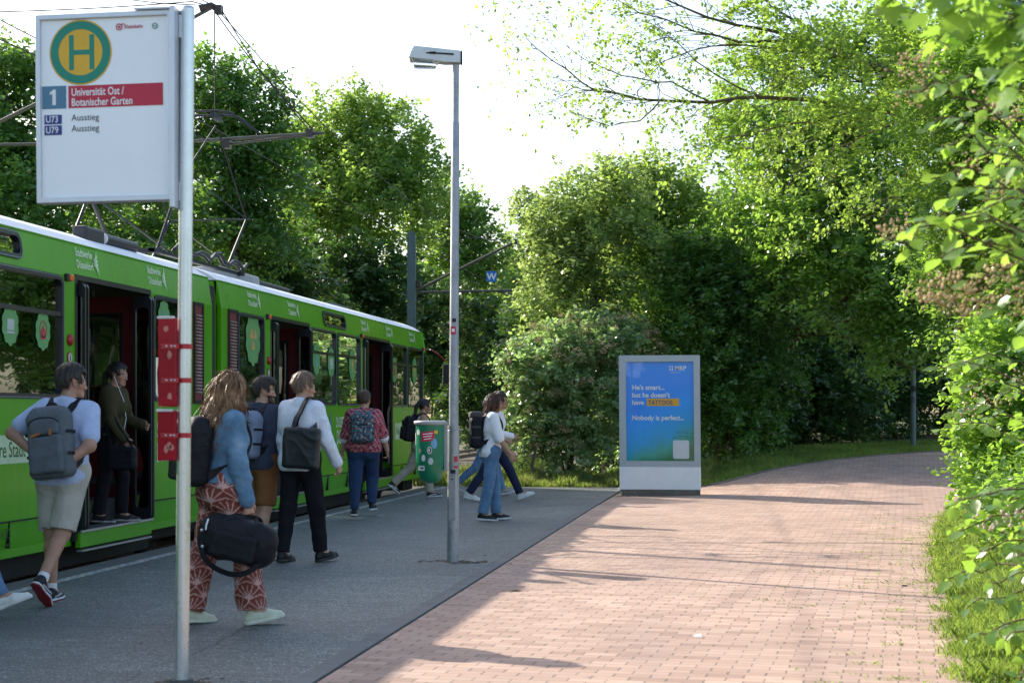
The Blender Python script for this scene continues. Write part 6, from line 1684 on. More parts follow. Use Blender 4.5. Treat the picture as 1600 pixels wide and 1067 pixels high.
    def head(s, h):
        F = Field(h); q = s.k; H = s.HR
        F.ell(s.hp(0, -.012, .03), np.array([.074, .094, .092]) * q, H, k=.02)
        F.ell(s.hp(0, .03, -.045), np.array([.056, .060, .068]) * q, H, k=.03)
        F.cone(s.hp(-.018, .072, -.092), s.hp(.018, .072, -.092), .020 * q, k=.03)
        F.cone(s.hp(0, .088, .010), s.hp(0, .106, -.030), .008 * q, .0125 * q, k=.012)
        F.cone(s.hp(-.010, .096, -.033), s.hp(.010, .096, -.033), .0085 * q, k=.008)
        F.cone(s.hp(-.045, .074, .022), s.hp(.045, .074, .022), .011 * q, k=.018)
        F.cone(s.hp(-.018, .090, -.060), s.hp(.018, .090, -.060), .0065 * q, k=.006); F.cone(s.hp(-.015, .089, -.072), s.hp(.015, .089, -.072), .0075 * q, k=.006)
        for sg in (-1, 1):
            F.cone(s.hp(sg * .032, .082, .004), s.hp(sg * .033, .080, .004), .0115 * q, k=.006)     # eyelid mound
            F.cone(s.hp(sg * .046, .058, -.02), s.hp(sg * .05, .04, -.02), .018 * q, k=.03)          # cheek
            F.cone(s.hp(sg * .079, -.008, .018), s.hp(sg * .073, .0, -.022), .021 * q, .013 * q, k=.006, n=H @ np.array([1, .25 * sg, 0]), sq=.42)
        F.cone(s.hp(0, -.012, -.05), s.neck, .052 * q, .056 * q, k=.02)
        V, Q = F.mesh()
        return V, Q
    def hand(s, sg, h):
        F = Field(h); q = s.k * (.92 if s.fem else 1.0); w_, d, n_, l = s.wr[sg], s.hd[sg], s.hn[sg], s.hl[sg]
        F.cone(w_ - (w_ - s.el[sg]) * -.0 - unit(w_ - s.el[sg]) * .05 * q, w_, .029 * q, .026 * q, k=.01)
        for o in (-.026, -.009, .009, .026): F.cone(w_ + d * .012 * q + l * o * .6 * q, w_ + d * .085 * q + l * o * q, .016 * q, .0135 * q, k=.012)
        for o, ln, c0 in ((-.030, .062, 1.25), (-.0105, .078, 1.1), (.0095, .085, 1.0), (.0295, .076, .9)):
            p = w_ + d * .088 * q + l * o * q; a = s.curl * c0
            for j, fr in enumerate((.46, .31, .23)):
                dd = d * math.cos(R(a)) + n_ * math.sin(R(a)) + l * o * .9; e = p + dd * ln * fr * q
                F.cone(p, e, (.0092 - .0008 * j) * q, (.0086 - .0010 * j) * q, k=.0035); p = e; a += s.curl * c0 * .9
        p = w_ + d * .022 * q + l * .024 * q; e = p + (d * .62 + l * .62 + n_ * .35) * .042 * q; F.cone(p, e, .0145 * q, .0108 * q, k=.01)
        F.cone(e, e + (d * .85 + l * .25 + n_ * .4) * .032 * q, .0105 * q, .0085 * q, k=.004)
        return F.mesh()

PEOPLE = []
def person(label, loc, heading, B, h, skin='mid', hair=None, hairmat='brown', top=None, bottom=None, shoes=None, beard=False, group='people getting off the tram'):
    loc = Vector(loc); t = thing('person', label, 'person', loc, group); t.rotation_euler.z = R(-heading)
    q = B.k; sk = np.array(SKIN[skin])
    bm_ = B.body(h); hm = B.head(max(.0045, h * .62)); hands = [B.hand(sg, max(.0036, h * .5)) for sg in (-1, 1)]
    V, Q = join_meshes([bm_, hm] + hands)
    col = np.tile(sk, (len(V), 1))
    o = len(bm_[0]); hv = (hm[0] - B.hc) @ B.HR / q
    x, y, z = hv.T; c = col[o:o + len(hv)]
    lip = (np.abs(x) < .026) & (np.abs(z + .066) < .012) & (y > .086); c[lip] = sk * np.array([.85, .5, .5])
    brow = (np.abs(z - .026) < .006) & (np.abs(np.abs(x) - .032) < .02) & (y > .06); c[brow] = sk * .25
    eye = (np.hypot(np.abs(x) - .0325, z - .004) < .0085) & (y > .07); c[eye] = .55; iris = (np.hypot(np.abs(x) - .0325, z - .004) < .0045) & (y > .07); c[iris] = .02
    chk = (np.hypot(np.abs(x) - .045, z + .03) < .025) & (y > .03); c[chk] = sk * np.array([1.08, .86, .84])
    if beard:
        bd = (z < -.035) & (y > -.01) & (z > -.12) & ~lip & (y + z * .3 > .02); c[bd] = np.array([.06, .035, .022])
    field_obj('body', (V, Q), M_skin, t, col)
    # hair
    if hair:
        F = Field(max(.0055, h * .7)); cap = .016
        P = B.hp; HR = B.HR
        F.ell(P(0, -.014, .036), np.array([.074 + cap, .093 + cap, .092 + cap]) * q, HR, k=.03)
        zlow, ylim = -.050, .045
        if hair == 'short': F.ell(P(0, .0, .075), np.array([.075, .09, .068]) * q, HR, k=.03)
        if hair == 'fringe': F.ell(P(0, .015, .09), np.array([.078, .092, .062]) * q, HR, k=.03); zlow = -.08
        if hair == 'curly':
            rr = np.random.default_rng(4)
            for _ in range(60):
                d = unit(rr.normal(size=3)); d[1] = d[1] - .3; d[2] = abs(d[2]); p = d * np.array([.085, .095, .095]) + np.array([0, -.01, .035]); F.cone(P(*p), P(*(p * 1.05)), .020 * q, k=.012)
        if hair == 'bob':
            for sg in (-1, 1):
                F.cone(P(sg * .075, -.01, .03), P(sg * .082, -.012, -.10), .03 * q, .022 * q, k=.03); F.cone(P(sg * .045, -.075, .02), P(sg * .05, -.085, -.12), .045 * q, .03 * q, k=.04)
                F.cone(P(sg * .06, .045, .07), P(sg * .08, .045, -.05), .022 * q, .014 * q, k=.03)
            F.cone(P(0, -.085, 0), P(0, -.09, -.12), .05 * q, .035 * q, k=.04); zlow = -.14
        if hair == 'long':
            rr = np.random.default_rng(9)
            for a in np.linspace(-100, 100, 11):
                sx, cy = math.sin(R(a)), -math.cos(R(a)); zz = -.27 - .03 * rr.random() - .06 * (cy < -.4)
                p0 = P(.075 * sx, .085 * cy - .012, .03); p1 = P(.100 * sx, .105 * cy - .02, -.09); p2 = P(.118 * sx, .095 * cy - .045, -.19); p3 = P(.105 * sx + rr.normal() * .012, .085 * cy - .05, zz)
                F.cone(p0, p1, .034 * q, .036 * q, k=.03).cone(p1, p2, .036 * q, .036 * q, k=.025).cone(p2, p3, .034 * q, .016 * q, k=.02)
            zlow = -.5; ylim = .035
        if hair == 'tail':
            F.ell(P(0, -.105, .05), np.array([.03, .03, .03]) * q, HR, k=.03)
            F.cone(P(0, -.115, .05), P(0, -.15, -.02), .026 * q, .032 * q, k=.02).cone(P(0, -.15, -.02), P(0, -.145, -.16), .032 * q, .026 * q, k=.02).cone(P(0, -.145, -.16), P(0, -.135, -.27), .026 * q, .010 * q, k=.02); zlow = -.4
        if hair == 'bun': F.ell(P(0, -.11, .06), np.array([.042, .04, .042]) * q, HR, k=.02); zlow = -.055
        HRT = HR; hc = B.hc
        def keepf(X):
            L = (X - hc) @ HRT / q
            a = np.minimum(L[..., 1] - ylim + .25 * np.minimum(L[..., 2] - .06, 0), .078 - L[..., 2])
            b_ = zlow - L[..., 2]
            if hair in ('short', 'fringe', 'curly', 'tail', 'bun'):      # clear of the ear and the nape
                b_ = np.maximum(b_, np.minimum(-.005 - L[..., 2], -.028 - L[..., 1]) * -1 * 0 + np.where((L[..., 1] > -.035) & (L[..., 1] < .03) & (L[..., 2] < .02) & (L[..., 2] > -.07), .004, -1))
            return (np.maximum(a, b_) * q).astype(np.float32)
        F.keep(keepf)
        amp = {'long': .010, 'bob': .006, 'tail': .004, 'curly': .007}.get(hair, .004)
        def strand(X):
            L = (X - hc) @ HRT
            an = np.arctan2(L[..., 0], -L[..., 1]); wv = 2.2 * np.sin(L[..., 2] * 34 + an * 3) if hair == 'long' else .6 * np.sin(L[..., 2] * 40)
            return amp * (np.sin(an * 19 + wv) * .6 + np.sin(an * 41 + wv * 1.7 + L[..., 2] * 18) * .4)
        F.disp = strand
        VQ = F.mesh(); ho = field_obj('hair', VQ, HAIR[hairmat], t)
        # loose strands lying over the mass of hair
        V, Q = VQ; rr = np.random.default_rng(17)
        fn = np.cross(V[Q[:, 2]] - V[Q[:, 0]], V[Q[:, 3]] - V[Q[:, 1]]); N_ = np.zeros_like(V)
        for c_ in range(4): np.add.at(N_, Q[:, c_], fn)
        N_ = unit(N_); ns_ = {'long': 2600, 'bob': 1300, 'tail': 700}.get(hair, 1100); ln = {'long': .10, 'bob': .07, 'tail': .05, 'curly': .03}.get(hair, .030) * q
        i = rr.choice(len(V), ns_); p = V[i] + N_[i] * .001; n_ = N_[i]
        up_ = HR @ np.array([0, -.25, -1.]); ctr = B.hp(0, -.04, .12); d = unit((p - ctr) * .10 / (.1 * q) + up_ * .9 + rr.normal(size=p.shape) * .28); d = unit(d - n_ * (d * n_).sum(1, keepdims=True)); L_ = ln * rr.uniform(.5, 1.3, ns_)[:, None]
        sd = unit(np.cross(d, n_)); pts = [p, p + d * L_ * .5 + n_ * .004 + sd * rr.normal(size=(ns_, 1)) * .006, p + d * L_ + n_ * (.002 if hair in ('long', 'bob', 'tail') else .009) + sd * rr.normal(size=(ns_, 1)) * .010 + up_ * L_ * .15]
        w_ = .0016 * q; SV = np.stack([pts[0] - sd * w_, pts[0] + sd * w_, pts[1] + sd * w_, pts[2], pts[1] - sd * w_], 1).reshape(-1, 3)
        mesh_obj('strands', np_mesh('strands', SV, (np.arange(ns_)[:, None] * 5 + np.arange(5)).ravel(), np.arange(ns_) * 5, HAIR[hairmat]), ho)
    if top:
        F = Field(h); g = top.get('g', .014)
        B.torso(F, g, belly=top.get('belly', 0))
        hem = top.get('hem', -.06); sl = top.get('sleeve', .55); cf = []
        F.cone(B.tp(0, -.012, .50), B.tp(0, -.012, .535), .062 * q + g * .5, .058 * q + g * .5, k=.03)
        for sg in (-1, 1):
            if sl <= 0: continue
            if sl <= 1:
                e = B.sh[sg] * (1 - sl) + B.el[sg] * sl; F.cone(B.sh[sg], e, .058 * q * (1 + (B.g - 1) * .8) + g, .052 * q * (1 + (B.g - 1) * .8) + g * 1.2, k=.04)
            else:
                f = sl - 1; e = B.el[sg] * (1 - f) + B.wr[sg] * f
                B_g = (1 + (B.g - 1) * .8)
                F.cone(B.sh[sg], B.sh[sg] * .35 + B.el[sg] * .65, .055 * q * B_g + g, .048 * q * B_g + g - .004, k=.04)
        F.disp = folds(top.get('fold', .006), top.get('seed', 1))
        up = B.T @ np.array([0, 0, 1.])
        F.cut(B.tp(0, 0, hem), -up)
        F.cut(B.tp(0, -.01, .562 if top.get('collar') else .545), up + B.T @ np.array([0, .45, 0]))
        if sl <= 0:
            def arm(X):
                L = (X - B.root) @ B.T / q
                return (np.maximum(np.abs(L[..., 0]) - .125 + .03 * (L[..., 2] > .30) * 0, -9) * q).astype(np.float32)
            F.keep(arm); F.cut(B.tp(0, 0, .50), up)
        VQ = F.mesh(); V = VQ[0]
        if callable(top['mat']) or 'col' in top:
            o = field_obj(top['name'], VQ, attr_mat('printed_cloth', bump=.3, bs=16), t, top['col']((V - B.root) @ B.T / q))
        else: o = field_obj(top['name'], VQ, top['mat'], t)
        # long sleeves, collar and cuffs where the photo shows them
        if sl > 1:
            for sg in (-1, 1):
                f = sl - 1; e = B.el[sg] * (1 - f) + B.wr[sg] * f; B_g = (1 + (B.g - 1) * .8); m0 = B.sh[sg] * .62 + B.el[sg] * .38
                S_ = Field(h); S_.cone(m0, B.el[sg], .052 * q * B_g + g, .046 * q * B_g + g, k=.03).cone(B.el[sg], e, .046 * q * B_g + g, (.044 - .012 * f) * q * B_g + g, k=.02)
                S_.disp = folds(top.get('fold', .006) * 1.1, top.get('seed', 1) + sg, .75); s0 = S_.mesh()
                field_obj('sleeve', s0, attr_mat('printed_cloth', bump=.3, bs=16) if 'col' in top else top['mat'], t, (top['col']((s0[0] - B.root) @ B.T / q) if 'col' in top else None))
        if top.get('collar'):
            F = Field(h * .8); nk = B.tp(0, -.012, .548)
            for k in range(14):
                a0, a1 = R(-160 + 320 * k / 14), R(-160 + 320 * (k + 1) / 14); r_ = .067
                pt = lambda a, z: B.tp(r_ * math.sin(a), -.012 - r_ * math.cos(a) * 1.05, .545 + z - .018 * (1 - math.cos(a)))
                F.cone(pt(a0, .004), pt(a1, .004), .010 * q, k=.01); F.cone(pt(a0, .022), pt(a1, .022), .008 * q, k=.012)
            field_obj('collar', F.mesh(), top['mat'], t)
        if sl > 1:
            for sg in (-1, 1):
                F = Field(h * .8); f = sl - 1; e = B.el[sg] * (1 - f) + B.wr[sg] * f; d = unit(B.wr[sg] - B.el[sg]); r_ = (.044 - .012 * f) * q * (1 + (B.g - 1) * .8) + g
                F.cone(e - d * .022, e + d * .016, r_ + .001, k=.004)
                c0 = F.mesh(); field_obj('cuff', c0, top['mat'], t, (top['col']((c0[0] - B.root) @ B.T / q) if 'col' in top else None))
    if bottom:
        F = Field(h); kind = bottom['kind']; up = B.T @ np.array([0, 0, 1.])
        pw = .085 if B.fem else .072; G = B.g; g = .019
        F.cone(B.tp(-pw, -.008, .04), B.tp(pw, -.008, .04), .110 * q * G + g, k=.05)
        for sg in (-1, 1): F.cone(B.tp(sg * .065, -.055, -.025), B.tp(sg * .065, -.05, -.02), .083 * q * G + g, k=.05)
        for sg in (-1, 1):
            kn, an, hp_ = B.knee[sg], B.ank[sg], B.hip[sg]
            if kind == 'shorts':
                e = hp_ * .03 + kn * .97
                F.cone(hp_, e, .092 * q * G + g, bottom.get('r', .088) * q * G, k=.05)
            else:
                rk, ra = bottom.get('rk', .068), bottom.get('ra', .062); en = kn * (1 - bottom.get('len', 1)) + (an + (an - kn) * .03) * bottom.get('len', 1)
                F.cone(hp_, kn, .089 * q * G + g, rk * q * G, k=.045); F.cone(kn, en, rk * q * G, ra * q, k=.03)
        F.disp = folds(bottom.get('fold', .006), bottom.get('seed', 3), .8)
        F.cut(B.tp(0, 0, .13), up)
        ends = []
        for sg in (-1, 1):
            kn, an, hp_ = B.knee[sg], B.ank[sg], B.hip[sg]
            if kind == 'shorts': ends.append((hp_ * .06 + kn * .94, unit(kn - hp_)))
            else: ends.append((kn * (1 - bottom.get('len', 1)) + (an + (an - kn) * -.01) * bottom.get('len', 1), unit(an - kn)))
        def hemcut(X):
            o = np.full(X.shape[:-1], -1., np.float32)
            for e, d in ends:
                dd = X - e; near = np.linalg.norm(dd, axis=-1) < .19 * q; o = np.where(near, np.maximum(o, dd @ d), o)
            return o.astype(np.float32)
        F.keep(hemcut)
        VQ = F.mesh(); V = VQ[0]
        if 'col' in bottom: field_obj(bottom['name'], VQ, attr_mat('printed_cloth', bump=.3, bs=16), t, bottom['col'](V, B))
        else: field_obj(bottom['name'], VQ, bottom['mat'], t)
    if shoes:
        for sg in (-1, 1):
            f = B.footR[sg]; an = B.ank[sg]; P = lambda x, y, z: an + f @ np.array([x, y, z]) * q
            F = Field(max(.005, h * .6))
            F.cone(P(0, -.035, -.045), P(.004 * sg, .10, -.055), .036 * q, .036 * q, k=.02).cone(P(.004 * sg, .10, -.058), P(0, .175, -.066), .041 * q, .030 * q, k=.03)
            F.cone(P(0, -.012, -.01), P(0, .045, -.045), .041 * q, .036 * q, k=.02)
            F.cut(P(0, 0, -.07), f @ np.array([0, 0, -1.])); F.cut(P(0, 0, .022), f @ np.array([0, -.15, 1.]))
            VQ = F.mesh(); L = (VQ[0] - an) @ f / q
            c = np.tile(np.array(shoes['col']), (len(L), 1))
            lac = (np.abs(L[:, 0]) < .016) & (L[:, 1] > .02) & (L[:, 1] < .10) & (L[:, 2] > -.05) & (np.sin(L[:, 1] * 420) > .1); c[lac] = np.array(shoes.get('lace', shoes['col']))
            if shoes.get('stripe') is not None:
                sw_ = (np.abs(L[:, 2] + .045 - .12 * (L[:, 1] - .05)) < .008) & (L[:, 1] > -.02) & (L[:, 1] < .11); c[sw_] = np.array(shoes['stripe'])
            sh = field_obj('shoe', VQ, M_shoe, t, c)
            F = Field(max(.005, h * .6))
            F.cone(P(0, -.035, -.075), P(.004 * sg, .10, -.075), .040 * q, .040 * q, k=.02).cone(P(.004 * sg, .10, -.075), P(0, .180, -.072), .045 * q, .034 * q, k=.03)
            F.cut(P(0, 0, -.088), f @ np.array([0, 0, -1.])); F.cut(P(0, 0, -.062), f @ np.array([0, 0, 1.]))
            VQ = F.mesh(); L = (VQ[0] - an) @ f / q; c = np.tile(np.array(shoes['sole']), (len(L), 1))
            if 'under' in shoes: c[L[:, 2] < -.078] = np.array(shoes['under'])
            field_obj('sole', VQ, M_shoe, sh, c)
            if shoes.get('sock') is not None:
                F = Field(.008); d = unit(B.knee[sg] - an); F.cone(an, an + d * shoes.get('sockh', .06), .041 * q, k=.01); F.cut(an + d * shoes.get('sockh', .06), d)
                field_obj('sock', F.mesh(), shoes['sock'], t)
    PEOPLE.append((t, B, loc, heading)); return t
def carried(name, label, cat, P_, base_local, group=None):
    t, B, loc, heading = P_
    b_ = np.array(base_local); Mz = rz(-heading)
    o = thing(name, label, cat, Vector(np.array(loc) + Mz @ b_), group); o.rotation_euler.z = R(-heading)
    return o, b_
def ribbon(name, pts, outs, w, th_, mt, parent, off):
    pts = [np.array(p) for p in pts]; n = len(pts)
    # smooth the line
    t = np.linspace(0, n - 1, n * 4); P = np.stack([np.interp(t, range(n), [p[i] for p in pts]) for i in range(3)], -1); O = np.stack([np.interp(t, range(n), [np.array(o)[i] for o in outs]) for i in range(3)], -1)
    for _ in range(4): P[1:-1] = (P[:-2] + 2 * P[1:-1] + P[2:]) / 4
    m = MB(); rings = []
    for i in range(len(P)):
        tg = unit(P[min(i + 1, len(P) - 1)] - P[max(i - 1, 0)]); o = unit(O[i] - tg * (O[i] @ tg)); sd = np.cross(tg, o)
        rings.append([P[i] + sd * w / 2 + o * th_ / 2, P[i] - sd * w / 2 + o * th_ / 2, P[i] - sd * w / 2 - o * th_ / 2, P[i] + sd * w / 2 - o * th_ / 2])
    vs = [tuple(p - off) for r in rings for p in r]
    fs = [(i*4+k, i*4+(k+1)%4, (i+1)*4+(k+1)%4, (i+1)*4+k) for i in range(len(P) - 1) for k in range(4)] + [(3, 2, 1, 0), tuple(len(vs) - 4 + k for k in range(4))]
    me = bpy.data.meshes.new(name); me.from_pydata(vs, [], fs); me.materials.append(mt); return mesh_obj(name, me, parent)
def backpack(label, P_, mt, size=(.30, .17, .46), z=.26, tilt=0, trim=None, tabs=None, h=.008, seed=1, col=None, pocket=True, strapmat=None, roll=0, back=.135, kind='day'):
    t, B, loc, heading = P_; q = B.k; w_, d, hh = size
    back = back * (1 + .8 * (B.g - 1))
    Rb = B.T @ ry(tilt) ; cl = lambda x, y, z_: B.tp(0, -back - d / 2, z) + Rb @ np.array([x, y, z_])
    bot = cl(0, 0, -hh / 2); o, off = carried('backpack', label, 'backpack', P_, bot, 'backpacks')
    def rounded(c, hs, r, seed, amp=.007):
        F = Field(h); F.box(c, hs, r, Rb, k=.02); F.disp = folds(amp, seed, .7); return F
    F = rounded(cl(0, 0, -.03 * hh), (w_ / 2, d / 2, hh * .46), min(.06, d * .42), seed)
    F.box(cl(0, .01, hh * .36), (w_ * .40, d * .40, hh * .14), .05, Rb, k=.05)
    VQ = F.mesh(); cc = (lambda VQ: col((VQ[0] - cl(0, 0, 0)) @ Rb)) if col else (lambda VQ: None)
    pm = attr_mat('printed_canvas', bump=.2, bs=30) if col else mt
    field_obj('bag_body', VQ, pm, o, cc(VQ), off)
    if pocket:
        F = rounded(cl(0, -d / 2 - .012, -hh * .17), (w_ * .40, .035, hh * .26), .03, seed + 1, .005); VQ = F.mesh(); field_obj('front_pocket', VQ, pm, o, cc(VQ), off)
        F = rounded(cl(0, -d / 2 - .004, hh * .20), (w_ * .34, .028, hh * .11), .025, seed + 2, .004); VQ = F.mesh(); field_obj('upper_pocket', VQ, pm, o, cc(VQ), off)
    if kind == 'roll':      # folded-over top
        F = rounded(cl(0, -.01, hh * .47), (w_ * .46, d * .50, .045), .035, seed + 3, .005); field_obj('roll_top', F.mesh(), trim or mt, o, None, off)
    sm = strapmat or trim or mt
    dx = Rb @ np.array([1., 0, 0]); nb = Rb @ np.array([0, -1., 0])
    # handle loop
    ribbon('handle', [cl(-.05, d * .3, hh * .45), cl(-.04, d * .28, hh * .53), cl(0, d * .25, hh * .57), cl(.04, d * .28, hh * .53), cl(.05, d * .3, hh * .45)], [Rb @ np.array([0, -.3, 1.])] * 5, .02, .008, sm, o, off)
    for sg in (-1, 1):
        T = lambda x, y, z_: B.tp(sg * x, y * (1 + .6 * (B.g - 1)), z_); g = .02 / q
        ribbon('strap', [cl(sg * .07, d / 2, hh * .36), T(.085, -.10, .50), T(.088, -.03, .575), T(.095, .05, .535), T(.10, .115, .44), T(.12, .138, .33), T(.16, .09, .22), T(.17, .0, .17), cl(sg * w_ * .42, d / 2 - .02, -hh * .33)],
               [B.T @ np.array(v) for v in ((0, -.2, 1.), (0, -.5, 1.), (0, 0, 1.), (0, .6, 1.), (0, 1., .4), (0, 1., 0), (sg * .6, .8, 0), (sg, 0, 0), (sg, -.3, 0))], .06, .016, sm, o, off)
    m = MB()
    zt = trim or sm
    for z_, wf in ((hh * .08, .36), (hh * .33, .36)):
        pts = [cl(w_ * wf * math.sin(a), -d / 2 - .036 + .02 * (1 - math.cos(a)), z_ + .05 * math.cos(a) - .05) for a in np.linspace(-1.45, 1.45, 12)]
        m.tube([Vector(p - off) for p in pts], .0045, 5)
    zo = bpy.data.objects.new('zip', None)
    bpy.data.objects.remove(zo); m2 = m.build('zip', zt, o, at=(0, 0, 0)); m2.location = (0, 0, 0)
    # side compression straps
    for sg in (-1, 1):
        for z_ in (-.18, .12):
            ribbon('side_strap', [cl(sg * (w_ / 2 + .004), d * .3, hh * z_), cl(sg * (w_ / 2 + .006), 0, hh * z_ + .004), cl(sg * (w_ / 2 - .004), -d * .42, hh * z_)], [dx * sg] * 3, .022, .006, zt, o, off)
    if tabs:
        for x, z_, a, ww, hg in ((-.06, .10, 12, .075, .024), (.055, .12, 85, .05, .02), (.09, -.12, 80, .06, .022)):
            Rt = Rb @ ry(-a); c = cl(x, -d / 2 - .038 if z_ > 0 else -d / 2 - .03, hh * z_)
            F = Field(.004); F.box(c, (ww / 2, .012, hg / 2), .005, Rt, k=.004); field_obj('leather_tab', F.mesh(), tabs, o, None, off)
    return o
# ---------------- the people on the platform and in the doorways
def ppos(px, Z, z=0): q = XZ((px - 800) / F * Z, Z); q.z = z; return q
C_ltblue = cloth('tee_light_blue', (.43, .52, .72)); C_beige = cloth('denim_beige', (.44, .42, .36)); C_greyp = cloth('canvas_grey', (.105, .125, .14), rough=.85)
C_darkp = cloth('nylon_black', (.012, .013, .017), rough=.6, var=.2); C_white = cloth('shirt_white', (.80, .81, .84), var=.05); C_olive = cloth('fleece_olive', (.052, .044, .018))
C_black = cloth('cloth_black', (.010, .010, .013), var=.2); C_navyt = cloth('tee_slate', (.045, .055, .085)); C_rust = cloth('shorts_rust', (.20, .085, .03)); C_jean = cloth('jeans_dark', (.022, .048, .115), var=.2)
C_jeanl = cloth('jeans_blue', (.10, .19, .32), var=.25); C_navy = cloth('trousers_navy', (.014, .020, .055)); C_tan = cloth('trousers_beige', (.40, .36, .29)); C_greyblue = cloth('canvas_greyblue', (.19, .23, .32))
C_maroon = cloth('tee_maroon', (.13, .02, .025)); C_sock = cloth('sock_white', (.7, .7, .72)); C_tab = mat('tab_leather', (.30, .12, .04), .6)
b = NB('denim_jacket'); v_ = b.obj(); n1 = b.noise(v_, 7, 5, .6); n2 = b.noise(v_, 260, 2)
M_denim = b.done(b.princ(b.ramp(b.math('MULTIPLY_ADD', n1, .75, b.math('MULTIPLY', n2, .25)), [(.32, (.055, .125, .21)), (.52, (.12, .235, .36)), (.7, (.28, .40, .50))]), .9, 0, n1, .4, .03))
b = NB('striped_shirt'); v_ = b.obj(); st_ = b.math('SINE', b.math('MULTIPLY', b.n('SeparateXYZ', i_Vector=v_).outputs[0], 520))
M_stripe = b.done(b.princ(b.mix(b.math('MULTIPLY_ADD', st_, .25, .3), (.80, .82, .87), (.52, .60, .74)), .9, 0, b.noise(v_, 12, 3), .4, .03))
b = NB('tote_leather'); v_ = b.obj(); M_tote = b.done(b.princ((.012, .014, .018), .38, 0, b.noise(v_, 9, 4), .35, .02))
W_SOLE = (.72, .72, .70)

# 1 man with the grey backpack beside the rear door
B = Body(1.80, lean=4, side=3, head=(48, 3), L=(4, 1, 4, 0), Rr=(-14, -6, 26, -42), aL=(-26, 42, 96, 92), aR=(-26, 15, 54, 98), toe=4, curl=30)
person('man with a grey backpack, light blue tee and beige shorts beside the rear door', ppos(98, 12.3), 2, B, .008, 'mid', 'short', 'dark',
       dict(name='tee', mat=C_ltblue, sleeve=.72, hem=-.08, g=.018, fold=.007, seed=2), dict(kind='shorts', name='shorts', mat=C_beige, r=.096, fold=.008), dict(col=(.012, .013, .02), sole=(.62, .68, .72), under=(.30, .03, .04), lace=(.02, .02, .03), stripe=(.4, .42, .45), sock=C_sock, sockh=.055))
backpack('bulky grey canvas backpack with tan leather tabs on the man in beige shorts', PEOPLE[-1], C_greyp, (.33, .18, .54), .225, -10, C_darkp, C_tab, .007, 5)
# 2 woman stepping out of the rear door
B = Body(1.66, lean=5, head=(8, 8), L=(10, 2, 12, 0), Rr=(-4, 2, 6, 0), aL=(18, 4, 66, 25), aR=(14, 8, 28, 10), fem=True)
person('woman in an olive jacket and black trousers stepping out of the rear door', Vector((XT - .16, ty(192) + .1, .302)), 92, B, .009, 'mid', 'tail', 'black',
       dict(name='jacket', mat=C_olive, sleeve=1.92, hem=.02, g=.022, fold=.008, collar=True), dict(kind='long', name='trousers', mat=C_black, rk=.075, ra=.07), dict(col=(.03, .03, .03), sole=(.4, .4, .4), lace=(.3, .3, .3)))
P2 = PEOPLE[-1]
o, off = carried('shoulder_bag', 'black shoulder bag held by the woman in the olive jacket', 'bag', P2, P2[1].wr[1] + np.array([.02, .0, -.30]))
F_ = Field(.009); c = P2[1].wr[1] + np.array([.03, .0, -.20]); F_.box(c, (.05, .15, .12), .04, None, k=.02); F_.disp = folds(.008, 4, .7); field_obj('bag_body', F_.mesh(), C_darkp, o, None, off)
ribbon('bag_strap', [c + np.array([0, -.12, .1]), P2[1].el[1] + np.array([.05, -.05, 0]), P2[1].sh[1] + np.array([.0, -.03, .08]), P2[1].el[1] + np.array([.05, .05, 0]), c + np.array([0, .12, .1])], [(1, 0, 0), (1, 0, 0), (0, 0, 1), (1, 0, 0), (1, 0, 0)], .022, .008, C_darkp, o, off)
ec = MB(); hp_, wr_ = P2[1].hp(.08, .0, -.02), P2[1].wr[1]
ec.tube([hp_, P2[1].tp(.07, .13, .42), P2[1].tp(.05, .17, .22), P2[1].tp(.10, .17, .02), wr_ + np.array([0, .05, -.05])], .004, 5); eo = ec.build('earphone_cable', M_pw, P2[0], at=(0, 0, 0)); eo.location = (0, 0, 0)
# 3 passenger inside the rear car
B = Body(1.58, lean=14, head=(10, 18))
person('dark haired passenger half hidden behind the grab pole inside the rear door', Vector((XT - 1.05, ty(150) + 1.2, .732)), 95, B, .012, 'tan', 'short', 'black', dict(name='jumper', mat=C_black, sleeve=1.9, hem=-.05), dict(kind='long', name='trousers', mat=C_navy), dict(col=(.05, .05, .05), sole=(.2, .2, .2)))
# 4 woman in the patterned trousers
def fans(L, B):
    """overlapping fans, woven in cream on terracotta"""
    x, y, z = L.T; ang, dst, sdv = [], [], []
    for sg in (-1, 1):          # wind the print round each leg
        pts = np.array([B.hip[sg] + np.array([0, 0, .25]), B.hip[sg], B.knee[sg], B.ank[sg]])[::-1]
        cx, cy = np.interp(z, pts[:, 2], pts[:, 0]), np.interp(z, pts[:, 2], pts[:, 1])
        dst.append(np.hypot(x - cx, y - cy)); ang.append(np.arctan2(y - cy, x - cx) * .098 + sg * .3)
    a = np.where(dst[0] < dst[1], ang[0], ang[1])
    cw, ch, rad0 = .165, .092, .132
    tone = np.ones(len(z)); row = np.floor(z / ch)
    for dr_ in (-1, 0):          # the lower row overlaps the one above it
        r_ = row + dr_; u = a / cw + .5 * np.mod(r_, 2); u = (u - np.floor(u) - .5) * cw; v = z - r_ * ch
        rad = np.hypot(u, v); ang = np.arctan2(u, v)
        ins = rad < rad0 - .004
        gap = np.abs(np.sin(ang * 7.5)) * np.maximum(rad, .02) * .133       # metres from the nearest dividing line
        petal = (gap > .0034) & (rad > .026) & (rad < rad0 - .016 - .010 * (1 - np.minimum(np.abs(np.sin(ang * 7.5)), 1)))
        tone = np.where(ins, np.where(petal, 0., 1.), tone)
    return np.where(tone[:, None] > .5, np.array([.60, .36, .33]), np.array([.215, .055, .040]))
B = Body(1.72, lean=4, side=2, head=(-26, 6), L=(-10, 3, 6, -3), Rr=(17, 3, 10, 10), aL=(10, 8, 20, 10), aR=(6, 11, 10, 5), fem=True, toe=6, curl=55)
